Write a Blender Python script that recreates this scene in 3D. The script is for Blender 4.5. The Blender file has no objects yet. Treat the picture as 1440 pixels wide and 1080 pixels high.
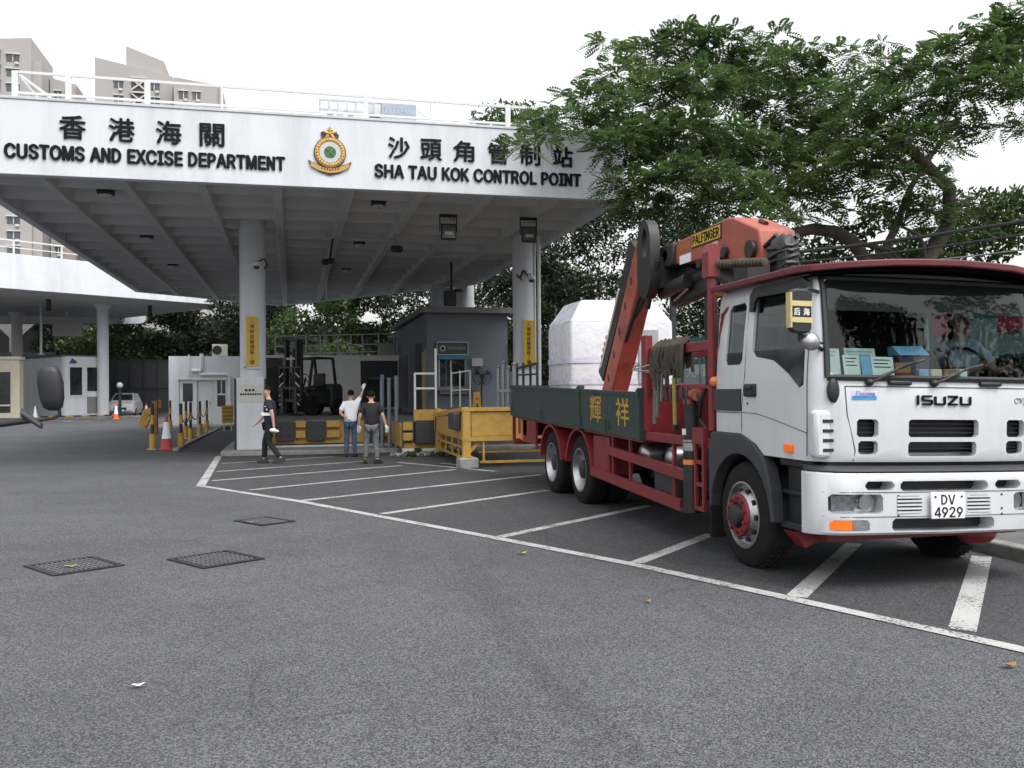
import bpy, bmesh, math, random
import numpy as np
from mathutils import Vector, Matrix, Quaternion
R = math.radians
rnd = random.Random(7)
S = bpy.context.scene
COL = S.collection

# ------------------------------------------------------------------ camera
cam_d = bpy.data.cameras.new("camera"); cam = bpy.data.objects.new("camera", cam_d); COL.objects.link(cam)
cam_d.sensor_width = 36; cam_d.lens = 32.0; cam_d.clip_end = 3000; cam_d.clip_start = 0.05
cam.matrix_world = Matrix.Translation((0, 0, 1.6)) @ Matrix.Rotation(R(-13.6), 4, 'Z') @ Matrix.Rotation(R(90 + 0.425), 4, 'X') @ Matrix.Rotation(-0.008, 4, 'Z')
S.camera = cam
S.render.resolution_x, S.render.resolution_y = 1024, 768

# ------------------------------------------------------------------ sky, sun, exposure
SUN_EL, SUN_AZ = R(58), R(150)          # azimuth measured clockwise from +Y
W = bpy.data.worlds.new("World"); S.world = W; W.use_nodes = True
nt = W.node_tree; nt.nodes.clear()
sky = nt.nodes.new("ShaderNodeTexSky"); sky.sky_type = 'NISHITA'; sky.sun_disc = False
sky.sun_elevation = SUN_EL; sky.sun_rotation = SUN_AZ; sky.air_density = 1.6; sky.dust_density = 4.0; sky.ozone_density = 1.0
hs = nt.nodes.new("ShaderNodeHueSaturation"); hs.inputs['Saturation'].default_value = 0.10
bg = nt.nodes.new("ShaderNodeBackground"); bg.inputs['Strength'].default_value = 0.15
wo = nt.nodes.new("ShaderNodeOutputWorld")
nt.links.new(sky.outputs[0], hs.inputs['Color']); nt.links.new(hs.outputs[0], bg.inputs[0]); nt.links.new(bg.outputs[0], wo.inputs[0])
sd = bpy.data.lights.new("sun", 'SUN'); sd.energy = 0.5; sd.angle = R(25); sd.color = (1, .96, .9)
sun = bpy.data.objects.new("sun", sd); COL.objects.link(sun)
sv = Vector((math.sin(SUN_AZ) * math.cos(SUN_EL), math.cos(SUN_AZ) * math.cos(SUN_EL), math.sin(SUN_EL)))
sun.rotation_euler = sv.to_track_quat('Z', 'Y').to_euler()
S.view_settings.view_transform = 'Standard'; S.view_settings.look = 'None'; S.view_settings.exposure = 1.05
S.view_settings.gamma = 1; S.view_settings.use_curve_mapping = False
S.render.engine = 'CYCLES'
S.cycles.max_bounces = 7; S.cycles.transparent_max_bounces = 12
S.cycles.use_denoising = True

# ------------------------------------------------------------------ materials
def mat(name, col, rough=.6, metal=0, var=.12, scale=3, bump=0, bscale=60, spec=.5, coat=0, dirt=None, dscale=1.2, damt=.5, emit=None, streak=False):
    """principled paint with noise in its own colour, optional dirt patches and a fine bump"""
    m = bpy.data.materials.new(name); m.use_nodes = True
    n = m.node_tree.nodes; l = m.node_tree.links; p = n['Principled BSDF']
    p.inputs['Roughness'].default_value = rough; p.inputs['Metallic'].default_value = metal
    p.inputs['Specular IOR Level'].default_value = spec
    if coat: p.inputs['Coat Weight'].default_value = coat; p.inputs['Coat Roughness'].default_value = .15
    tc = n.new('ShaderNodeTexCoord')
    no = n.new('ShaderNodeTexNoise'); no.inputs['Scale'].default_value = scale; no.inputs['Detail'].default_value = 6; no.inputs['Roughness'].default_value = .65
    l.new(tc.outputs['Object'], no.inputs['Vector'])
    cr = n.new('ShaderNodeValToRGB'); c = cr.color_ramp
    c.elements[0].position = .3; c.elements[1].position = .7
    c.elements[0].color = [max(0, x * (1 - var)) for x in col[:3]] + [1]
    c.elements[1].color = [min(1, x * (1 + var)) for x in col[:3]] + [1]
    l.new(no.outputs['Fac'], cr.inputs['Fac'])
    out = cr.outputs['Color']
    if dirt:
        mp = n.new('ShaderNodeMapping')
        if streak: mp.inputs['Scale'].default_value = (1, 1, .12)
        l.new(tc.outputs['Object'], mp.inputs['Vector'])
        n2 = n.new('ShaderNodeTexNoise'); n2.inputs['Scale'].default_value = dscale; n2.inputs['Detail'].default_value = 8; n2.inputs['Roughness'].default_value = .7
        l.new(mp.outputs['Vector'], n2.inputs['Vector'])
        r2 = n.new('ShaderNodeValToRGB'); r2.color_ramp.elements[0].position = .48; r2.color_ramp.elements[1].position = .72
        r2.color_ramp.elements[0].color = (0, 0, 0, 1); r2.color_ramp.elements[1].color = (damt, damt, damt, 1)
        l.new(n2.outputs['Fac'], r2.inputs['Fac'])
        mx = n.new('ShaderNodeMix'); mx.data_type = 'RGBA'; mx.inputs[7].default_value = (*dirt, 1)
        l.new(r2.outputs['Color'], mx.inputs[0]); l.new(out, mx.inputs[6]); out = mx.outputs[2]
    l.new(out, p.inputs['Base Color'])
    rr = n.new('ShaderNodeMapRange'); rr.inputs[3].default_value = max(0, rough - .08); rr.inputs[4].default_value = min(1, rough + .12)
    l.new(no.outputs['Fac'], rr.inputs[0]); l.new(rr.outputs[0], p.inputs['Roughness'])
    if bump:
        n3 = n.new('ShaderNodeTexNoise'); n3.inputs['Scale'].default_value = bscale; n3.inputs['Detail'].default_value = 4
        l.new(tc.outputs['Object'], n3.inputs['Vector'])
        b = n.new('ShaderNodeBump'); b.inputs['Strength'].default_value = bump; b.inputs['Distance'].default_value = .02
        l.new(n3.outputs['Fac'], b.inputs['Height']); l.new(b.outputs[0], p.inputs['Normal'])
    if emit:
        p.inputs['Emission Color'].default_value = (*emit[:3], 1); p.inputs['Emission Strength'].default_value = emit[3]
    return m

def glass(name, tint=(.6, .68, .66), refl=1.0):
    m = bpy.data.materials.new(name); m.use_nodes = True
    n = m.node_tree.nodes; l = m.node_tree.links; n.clear()
    o = n.new('ShaderNodeOutputMaterial'); t = n.new('ShaderNodeBsdfTransparent'); g = n.new('ShaderNodeBsdfGlossy'); mx = n.new('ShaderNodeMixShader')
    t.inputs[0].default_value = (*tint, 1); g.inputs['Roughness'].default_value = .02; g.inputs[0].default_value = (refl, refl, refl, 1)
    f = n.new('ShaderNodeFresnel'); ge = n.new('ShaderNodeNewGeometry'); mr = n.new('ShaderNodeMapRange'); mr.inputs[3].default_value = 1.36; mr.inputs[4].default_value = 1 / 1.36
    l.new(ge.outputs['Backfacing'], mr.inputs[0]); l.new(mr.outputs[0], f.inputs[0])
    l.new(f.outputs[0], mx.inputs[0]); l.new(t.outputs[0], mx.inputs[1]); l.new(g.outputs[0], mx.inputs[2]); l.new(mx.outputs[0], o.inputs[0])
    return m

def leafmat(name, c0, c1, c2, trans=.35):
    m = bpy.data.materials.new(name); m.use_nodes = True
    n = m.node_tree.nodes; l = m.node_tree.links; p = n['Principled BSDF']; o = n['Material Output']
    g = n.new('ShaderNodeNewGeometry'); cr = n.new('ShaderNodeValToRGB'); c = cr.color_ramp
    c.elements[0].color = (*c0, 1); c.elements[1].color = (*c2, 1); e = c.elements.new(.55); e.color = (*c1, 1)
    tc = n.new('ShaderNodeTexCoord'); no = n.new('ShaderNodeTexNoise'); no.inputs['Scale'].default_value = .7; no.inputs['Detail'].default_value = 3
    l.new(tc.outputs['Object'], no.inputs['Vector'])
    ad = n.new('ShaderNodeMath'); ad.operation = 'MULTIPLY_ADD'; ad.inputs[1].default_value = .55
    ms = n.new('ShaderNodeMath'); ms.operation = 'MULTIPLY_ADD'; ms.inputs[1].default_value = 1.1; ms.inputs[2].default_value = -.3
    l.new(no.outputs['Fac'], ms.inputs[0]); l.new(g.outputs['Random Per Island'], ad.inputs[0]); l.new(ms.outputs[0], ad.inputs[2])
    l.new(ad.outputs[0], cr.inputs['Fac']); l.new(cr.outputs[0], p.inputs['Base Color'])
    p.inputs['Roughness'].default_value = .55; p.inputs['Specular IOR Level'].default_value = .35
    tr = n.new('ShaderNodeBsdfTranslucent'); l.new(cr.outputs[0], tr.inputs[0]); mx = n.new('ShaderNodeMixShader'); mx.inputs[0].default_value = trans
    l.new(p.outputs[0], mx.inputs[1]); l.new(tr.outputs[0], mx.inputs[2]); l.new(mx.outputs[0], o.inputs[0])
    return m

M = {}
M['white_wall'] = mat('white painted concrete', (.59, .615, .66), .7, var=.04, scale=1.5, bump=.12, bscale=30, dirt=(.36, .36, .35), dscale=1.6, damt=.42, streak=True)
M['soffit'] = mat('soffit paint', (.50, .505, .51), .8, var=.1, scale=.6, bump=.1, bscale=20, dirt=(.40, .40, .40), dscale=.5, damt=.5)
M['white_metal'] = mat('white enamel', (.62, .63, .64), .45, var=.06, dirt=(.5, .48, .44), damt=.35, dscale=3)
M['letter'] = mat('dark letter metal', (.008, .009, .014), .7, var=.2, spec=.15)
M['grey_metal'] = mat('galvanised steel', (.38, .4, .42), .45, .7, var=.15, scale=8)
M['dark_metal'] = mat('dark steel', (.03, .032, .036), .5, .3, var=.3, scale=6)
M['black'] = mat('black plastic', (.014, .015, .017), .5, var=.25, scale=8)
M['rubber'] = mat('rubber', (.011, .011, .012), .85, var=.3, scale=10, spec=.25, dirt=(.03, .029, .027), dscale=6, damt=.6, bump=.1)
M['gold'] = mat('gold paint', (.46, .27, .08), .45, .25, var=.2, scale=12)
M['gold_dark'] = mat('bronze outline', (.05, .03, .02), .5, var=.2)
M['emblem_green'] = mat('emblem green', (.02, .12, .06), .5, var=.2)
M['emblem_grey'] = mat('emblem silver', (.42, .44, .42), .4, .4, var=.15, scale=30)
M['lamp_glass'] = mat('lamp lens', (.45, .46, .45), .2, var=.15)
M['yellow'] = mat('yellow traffic paint', (.48, .28, .035), .55, var=.15, dirt=(.12, .09, .05), damt=.6, dscale=4)
M['dock_yellow'] = mat('weathered yellow steel', (.46, .275, .06), .55, var=.08, scale=4, dirt=(.14, .085, .045), damt=.45, dscale=7, bump=.1)
M['sign_yellow'] = mat('yellow sign sheet', (.56, .35, .025), .5, var=.06)
M['sign_red'] = mat('sign red', (.35, .05, .03), .5)
M['hut'] = mat('slate blue wall', (.112, .124, .152), .75, var=.08, scale=1.2, bump=.08, dirt=(.09, .1, .12), damt=.4)
M['hut_roof'] = mat('grey roof edge', (.15, .15, .15), .8, var=.15)
M['glass'] = glass('clear glass', (.56, .62, .61))
M['dark_glass'] = mat('dark window', (.02, .024, .028), .08, var=.3, scale=2, spec=.8)
M['concrete'] = mat('kerb concrete', (.26, .26, .25), .9, var=.2, scale=5, bump=.4, bscale=40, dirt=(.1, .1, .09), damt=.6, dscale=2)
M['dark_concrete'] = mat('dark deck concrete', (.12, .12, .12), .9, var=.2, scale=3, bump=.3, dirt=(.05, .05, .05), damt=.5)  # darker blotchy concrete for deck, pavement and booth roof
M['tower'] = mat('apartment render', (.36, .345, .335), .85, var=.05, scale=.05, dirt=(.32, .28, .265), dscale=.06, damt=.5)
M['tower_pink'] = mat('apartment band', (.42, .32, .3), .85, var=.05, scale=.1)
M['tower_win'] = mat('apartment glazing', (.07, .08, .09), .2, var=.4, scale=.4)
M['cream'] = mat('cream paint', (.6, .57, .44), .7, var=.06, dirt=(.35, .3, .2), damt=.3)
M['blue'] = mat('blue logo', (.03, .05, .22), .5)
M['cone_red'] = mat('cone red', (.42, .06, .04), .6, var=.15, dirt=(.1, .04, .03), damt=.4, dscale=8)
M['cone_orange'] = mat('cone orange', (.75, .13, .03), .55, var=.1)
M['cone_white'] = mat('cone white sleeve', (.68, .72, .78), .5, var=.06)
M['bark'] = mat('bark', (.085, .07, .058), .9, var=.35, scale=6, bump=.6, bscale=25)
M['truck_white'] = mat('white cab paint', (.575, .595, .625), .3, var=.03, scale=2, coat=.6, dirt=(.34, .32, .28), dscale=3.5, damt=.3, streak=True, spec=.5)
M['truck_red'] = mat('dark red frame paint', (.2, .016, .022), .5, var=.2, scale=5, coat=.1, dirt=(.07, .035, .03), dscale=4, damt=.6)
M['crane_red'] = mat('faded crane orange', (.36, .085, .055), .5, var=.15, scale=4, dirt=(.08, .035, .03), dscale=3, damt=.75)
M['crane_dark'] = mat('greasy crane steel', (.03, .028, .028), .5, .3, var=.4, scale=6)
M['bed_green'] = mat('dark green bed board', (.022, .042, .04), .55, var=.2, scale=3, dirt=(.05, .05, .045), dscale=3, damt=.5, streak=True)
M['grey_plastic'] = mat('dark grey moulding', (.036, .038, .045), .6, var=.12, scale=8, bump=.1, bscale=300)
M['chrome'] = mat('bare rim metal', (.45, .45, .46), .32, .85, var=.2, scale=6, dirt=(.12, .1, .09), damt=.6, dscale=8)
M['amber'] = mat('amber lens', (.7, .13, .01), .25, emit=(1, .2, .01, .15))
M['amber_off'] = mat('orange lamp', (.7, .22, .06), .3)
M['headlight'] = mat('headlamp reflector', (.62, .64, .66), .16, .9, var=.25, scale=9)
M['clear_lens'] = glass('headlamp lens', (.85, .88, .9))
M['plate'] = mat('plate white', (.78, .79, .8), .45, var=.04)
M['wrap'] = mat('stretch film', (.65, .655, .69), .26, var=.05, scale=4, bump=.85, bscale=6, coat=.3)
M['wrap2'] = mat('blue tinted film', (.58, .6, .68), .26, var=.08, scale=6, bump=.9, bscale=8, coat=.3)
M['strap'] = mat('webbing strap', (.06, .05, .036), .9, var=.35, scale=14, bump=.3)
M['strap_y'] = mat('olive strap', (.28, .24, .05), .85, var=.3, scale=14)
M['strap_g'] = mat('grey webbing', (.13, .15, .13), .85, var=.3, scale=14)
M['teal'] = mat('teal hoarding', (.035, .2, .21), .5, var=.06, scale=1)
M['pale_board'] = mat('pale board', (.33, .42, .42), .6, var=.15, scale=1.5)
M['banner_red'] = mat('red banner', (.45, .03, .08), .6, var=.08)
M['white'] = mat('matt white', (.8, .8, .8), .6, var=.04)
M['paper'] = mat('paper', (.72, .8, .78), .7, var=.06, scale=9)
M['paper_blue'] = mat('blue print', (.2, .45, .68), .6, var=.1)
M['seat'] = mat('grey seat cloth', (.05, .052, .056), .9, var=.2)
M['dash'] = mat('dashboard', (.03, .031, .034), .7, var=.15)
M['skin'] = mat('skin', (.46, .27, .19), .6, var=.08, scale=9)
M['hair'] = mat('black hair', (.007, .0065, .006), .85, var=.3, scale=30, spec=.15)
M['shirt_white'] = mat('white cotton', (.72, .74, .77), .85, var=.05, scale=9, bump=.3, bscale=12)
M['shirt_navy'] = mat('navy cotton', (.012, .015, .03), .85, var=.25, scale=9, bump=.3, bscale=12)
M['shirt_black'] = mat('black cotton', (.012, .012, .016), .85, var=.25, scale=9, bump=.3, bscale=12)
M['jeans'] = mat('blue jeans', (.04, .075, .15), .9, var=.35, scale=12, bump=.3, bscale=14)
M['trousers_grey'] = mat('grey trousers', (.11, .115, .12), .9, var=.15, scale=9, bump=.3, bscale=14)
M['trousers_black'] = mat('black trousers', (.01, .01, .014), .85, var=.2, scale=9)
M['glove'] = mat('white work glove', (.68, .68, .68), .9, var=.08, scale=20)
M['leaf_dry'] = mat('dry leaf', (.28, .16, .05), .7, var=.3, scale=60)
M['leaf_yellow'] = mat('yellow leaf', (.36, .3, .06), .7, var=.3, scale=60)

def asphalt(name, base, speck, grain):
    m = bpy.data.materials.new(name); m.use_nodes = True
    n = m.node_tree.nodes; l = m.node_tree.links; p = n['Principled BSDF']
    tc = n.new('ShaderNodeTexCoord')
    def noise(s, d=5, r=.6, mp=None):
        t = n.new('ShaderNodeTexNoise'); t.inputs['Scale'].default_value = s; t.inputs['Detail'].default_value = d; t.inputs['Roughness'].default_value = r
        l.new(mp or tc.outputs['Object'], t.inputs['Vector']); return t.outputs['Fac']
    def ramp(src, p0, p1, c0, c1):
        r = n.new('ShaderNodeValToRGB'); r.color_ramp.elements[0].position = p0; r.color_ramp.elements[1].position = p1
        r.color_ramp.elements[0].color = (*c0, 1); r.color_ramp.elements[1].color = (*c1, 1); l.new(src, r.inputs[0]); return r.outputs[0]
    def mul(a, b, mode='MULTIPLY', f=1):
        x = n.new('ShaderNodeMix'); x.data_type = 'RGBA'; x.blend_type = mode; x.inputs[0].default_value = f; l.new(a, x.inputs[6]); l.new(b, x.inputs[7]); return x.outputs[2]
    vo = n.new('ShaderNodeTexVoronoi'); vo.inputs['Scale'].default_value = grain; l.new(tc.outputs['Object'], vo.inputs['Vector'])
    sep = n.new('ShaderNodeSeparateColor'); l.new(vo.outputs['Color'], sep.inputs[0])
    stone = ramp(sep.outputs[0], .25, .95, [x * .58 for x in base], speck)
    fine = ramp(noise(grain * 1.4, 3), .35, .65, (.8, .8, .8), (1.18, 1.18, 1.18))
    big = ramp(noise(.22, 6, .7), .3, .7, (.74, .74, .76), (1.14, 1.14, 1.14))
    mid = ramp(noise(1.6, 6, .7), .3, .75, (.88, .88, .88), (1.08, 1.08, 1.07))
    mp = n.new('ShaderNodeMapping'); mp.inputs['Rotation'].default_value = (0, 0, R(-28)); mp.inputs['Scale'].default_value = (1.1, .09, 1); l.new(tc.outputs['Object'], mp.inputs['Vector'])
    tyre = ramp(noise(.9, 7, .75, mp.outputs[0]), .56, .74, (1, 1, 1), (.7, .7, .71))
    spot = ramp(noise(1.7, 8, .8), .62, .72, (1, 1, 1), (.5, .5, .5))
    # thin wandering cracks, only in places
    wn = n.new('ShaderNodeTexNoise'); wn.inputs['Scale'].default_value = 1.3; wn.inputs['Detail'].default_value = 6; l.new(tc.outputs['Object'], wn.inputs['Vector'])
    wv = n.new('ShaderNodeMix'); wv.data_type = 'VECTOR'; wv.inputs[0].default_value = .12; l.new(tc.outputs['Object'], wv.inputs[4]); l.new(wn.outputs['Color'], wv.inputs[5])
    vc = n.new('ShaderNodeTexVoronoi'); vc.feature = 'DISTANCE_TO_EDGE'; vc.inputs['Scale'].default_value = .42; l.new(wv.outputs[1], vc.inputs['Vector'])
    crack = ramp(vc.outputs['Distance'], .0015, .005, (.72, .72, .72), (1, 1, 1)); keep = ramp(noise(.35, 3), .5, .56, (1, 1, 1), (0, 0, 0))
    ck = n.new('ShaderNodeMix'); ck.data_type = 'RGBA'; l.new(keep, ck.inputs[0]); l.new(crack, ck.inputs[6]); ck.inputs[7].default_value = (1, 1, 1, 1)
    c = mul(mul(mul(mul(mul(mul(stone, fine), big), mid), tyre), spot), ck.outputs[2])
    l.new(c, p.inputs['Base Color']); p.inputs['Roughness'].default_value = .82; p.inputs['Specular IOR Level'].default_value = .35
    b = n.new('ShaderNodeBump'); b.inputs['Strength'].default_value = .75; b.inputs['Distance'].default_value = .006
    l.new(vo.outputs['Distance'], b.inputs['Height'])
    l.new(b.outputs[0], p.inputs['Normal'])
    return m
M['asphalt'] = asphalt('asphalt road', (.078, .08, .087), (.168, .171, .181), 125)
M['bay'] = asphalt('asphalt bay', (.048, .049, .054), (.115, .117, .124), 125)

def worn_paint(name, col, gap=.5):
    m = bpy.data.materials.new(name); m.use_nodes = True
    n = m.node_tree.nodes; l = m.node_tree.links; p = n['Principled BSDF']; o = n['Material Output']
    tc = n.new('ShaderNodeTexCoord'); a = n.new('ShaderNodeTexNoise'); a.inputs['Scale'].default_value = 45; a.inputs['Detail'].default_value = 5; a.inputs['Roughness'].default_value = .7
    b = n.new('ShaderNodeTexNoise'); b.inputs['Scale'].default_value = 2.5; b.inputs['Detail'].default_value = 4
    l.new(tc.outputs['Object'], a.inputs[0]); l.new(tc.outputs['Object'], b.inputs[0])
    ad = n.new('ShaderNodeMath'); ad.operation = 'MULTIPLY_ADD'; ad.inputs[1].default_value = .45; l.new(b.outputs[0], ad.inputs[0]); l.new(a.outputs[0], ad.inputs[2])
    r = n.new('ShaderNodeValToRGB'); r.color_ramp.elements[0].position = gap + .1; r.color_ramp.elements[1].position = gap + .17; l.new(ad.outputs[0], r.inputs[0])
    cr = n.new('ShaderNodeValToRGB'); cr.color_ramp.elements[0].color = [x * .75 for x in col] + [1]; cr.color_ramp.elements[1].color = [*col, 1]; l.new(b.outputs[0], cr.inputs[0])
    l.new(cr.outputs[0], p.inputs['Base Color']); p.inputs['Roughness'].default_value = .75
    t = n.new('ShaderNodeBsdfTransparent'); mx = n.new('ShaderNodeMixShader'); l.new(r.outputs[0], mx.inputs[0]); l.new(t.outputs[0], mx.inputs[1]); l.new(p.outputs[0], mx.inputs[2]); l.new(mx.outputs[0], o.inputs[0])
    return m
M['line'] = worn_paint('worn road paint', (.44, .44, .435), .50)
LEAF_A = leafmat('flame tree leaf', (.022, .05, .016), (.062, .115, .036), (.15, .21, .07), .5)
LEAF_SHADED = leafmat('far leaf', (.006, .011, .005), (.013, .024, .008), (.034, .052, .017), .2)  # far foliage in shade: the gloom is put into these greens
LEAF_C = leafmat('lit far leaf', (.02, .044, .013), (.045, .085, .022), (.1, .15, .04), .3)  # brighter copy of the far leaf, daylight put into its colours

# ------------------------------------------------------------------ mesh builder
TRUCK = None      # optional warp applied to vertices of the truck body
class MB:
    def __init__(s): s.v = []; s.f = []
    def add(s, vs, fs):
        o = len(s.v); s.v += [tuple(map(float, v)) for v in vs]; s.f += [tuple(i + o for i in f) for f in fs]; return s
    def box(s, x0, x1, y0, y1, z0, z1):
        if x0 > x1: x0, x1 = x1, x0
        if y0 > y1: y0, y1 = y1, y0
        if z0 > z1: z0, z1 = z1, z0
        return s.add([(x0, y0, z0), (x1, y0, z0), (x1, y1, z0), (x0, y1, z0), (x0, y0, z1), (x1, y0, z1), (x1, y1, z1), (x0, y1, z1)],
                     [(3, 2, 1, 0), (4, 5, 6, 7), (0, 1, 5, 4), (1, 2, 6, 5), (2, 3, 7, 6), (3, 0, 4, 7)])
    def bar(s, p, q, w, h, up=(0, 0, 1)):
        p = Vector(p); q = Vector(q); d = (q - p).normalized(); up = Vector(up)
        if abs(d.dot(up)) > .99: up = Vector((0, 1, 0))
        a = d.cross(up).normalized() * w / 2; b = a.cross(d).normalized() * h / 2
        vs = [p - a - b, p + a - b, p + a + b, p - a + b, q - a - b, q + a - b, q + a + b, q - a + b]
        return s.add(vs, [(0, 1, 2, 3), (7, 6, 5, 4), (0, 4, 5, 1), (1, 5, 6, 2), (2, 6, 7, 3), (3, 7, 4, 0)])
    def ring(s, c, ax, r, n):
        ax = Vector(ax).normalized(); a = ax.orthogonal().normalized(); b = ax.cross(a)
        return [Vector(c) + a * (r * math.cos(2 * math.pi * i / n)) + b * (r * math.sin(2 * math.pi * i / n)) for i in range(n)]
    def loft(s, rings, caps=True, closed=True):
        n = len(rings[0]); vs = [v for r in rings for v in r]; fs = []
        for k in range(len(rings) - 1):
            for i in range(n if closed else n - 1):
                j = (i + 1) % n; fs.append((k * n + i, k * n + j, (k + 1) * n + j, (k + 1) * n + i))
        if caps and closed: fs.append(tuple(range(n))[::-1]); fs.append(tuple((len(rings) - 1) * n + i for i in range(n)))
        return s.add(vs, fs)
    def cyl(s, p, q, r, r2=None, n=16):
        p = Vector(p); q = Vector(q); r2 = r if r2 is None else r2
        return s.loft([s.ring(p, q - p, r, n), s.ring(q, q - p, r2, n)])
    def lathe(s, p, ax, prof, n=24, caps=True):
        """prof: list of (distance along ax, radius)"""
        p = Vector(p); ax = Vector(ax).normalized()
        return s.loft([s.ring(p + ax * d, ax, max(r, 1e-4), n) for d, r in prof], caps=caps)
    def tube(s, path, r, n=8):
        P = [Vector(p) for p in path]; rr = r if isinstance(r, (list, tuple)) else [r] * len(P); rings = []; a = None
        for i, p in enumerate(P):
            d = ((P[i + 1] - p) if i == 0 else (p - P[i - 1]) if i == len(P) - 1 else (P[i + 1] - P[i - 1])).normalized()
            a = d.orthogonal().normalized() if a is None else (a - d * a.dot(d)).normalized()
            b = d.cross(a); rings.append([p + a * (rr[i] * math.cos(2 * math.pi * k / n)) + b * (rr[i] * math.sin(2 * math.pi * k / n)) for k in range(n)])
        return s.loft(rings)
    def prism(s, poly, ax, a, b):
        """poly: 2D points in the two other axes (order x,y,z without ax)"""
        def pt(u, v, w): return {'x': (w, u, v), 'y': (u, w, v), 'z': (u, v, w)}[ax]
        n = len(poly); vs = [pt(u, v, a) for u, v in poly] + [pt(u, v, b) for u, v in poly]
        fs = [tuple(range(n))[::-1], tuple(range(n, 2 * n))] + [(i, (i + 1) % n, n + (i + 1) % n, n + i) for i in range(n)]
        return s.add(vs, fs)
    def ball(s, c, rx, ry=None, rz=None, n=14):
        ry = rx if ry is None else ry; rz = rx if rz is None else rz; c = Vector(c); rings = []
        for k in range(1, n // 2 + 1):
            t = math.pi * k / (n // 2 + 1); rings.append([c + Vector((rx * math.sin(t) * math.cos(2 * math.pi * i / n), ry * math.sin(t) * math.sin(2 * math.pi * i / n), rz * math.cos(t))) for i in range(n)])
        return s.loft(rings[::-1])
    def quad(s, a, b, c, d): return s.add([a, b, c, d], [(0, 1, 2, 3)])
    def build(s, name, m, parent=None, bevel=0, seg=2, smooth=35, warp=None, fix=True):
        off = Vector((0, 0, 0)); p = parent
        while p is not None: off += p.location; p = p.parent
        vs = s.v
        w = warp or TRUCK
        if w: vs = [w(*v) for v in vs]
        me = bpy.data.meshes.new(name); me.from_pydata([(v[0] - off.x, v[1] - off.y, v[2] - off.z) for v in vs], [], s.f); me.update()
        if fix:
            bm = bmesh.new(); bm.from_mesh(me); bmesh.ops.recalc_face_normals(bm, faces=bm.faces); bm.to_mesh(me); bm.free()
        me.materials.append(m)
        o = bpy.data.objects.new(name, me); COL.objects.link(o)
        if parent is not None: o.parent = parent
        if smooth:
            me.shade_smooth(); me.set_sharp_from_angle(angle=R(smooth))
        if bevel:
            b = o.modifiers.new('bevel', 'BEVEL'); b.width = bevel; b.segments = seg; b.limit_method = 'ANGLE'; b.angle_limit = R(40); b.harden_normals = False
        return o

def tag(o, label=None, cat=None, group=None, kind=None):
    if label: o['label'] = label
    if cat: o['category'] = cat
    if group: o['group'] = group
    if kind: o['kind'] = kind
    return o
def thing(name, label, cat, loc=(0, 0, 0), group=None):
    o = bpy.data.objects.new(name, None); COL.objects.link(o); o.location = loc; o.empty_display_size = .2
    return tag(o, label, cat, group)
def struct(name, mb, m, **k):
    return tag(mb.build(name, m, None, **k), kind='structure')
def copy_tree(o, parent=None):
    c = o.copy(); COL.objects.link(c)
    if parent is not None: c.parent = parent
    for ch in list(o.children): copy_tree(ch, c)
    return c
def place(proto, used, loc, rz, label, group=None):
    o = proto if not used[0] else copy_tree(proto)
    used[0] = True; o.location = loc; o.rotation_euler = (0, 0, rz); o['label'] = label
    if group: o['group'] = group
    return o

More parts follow.
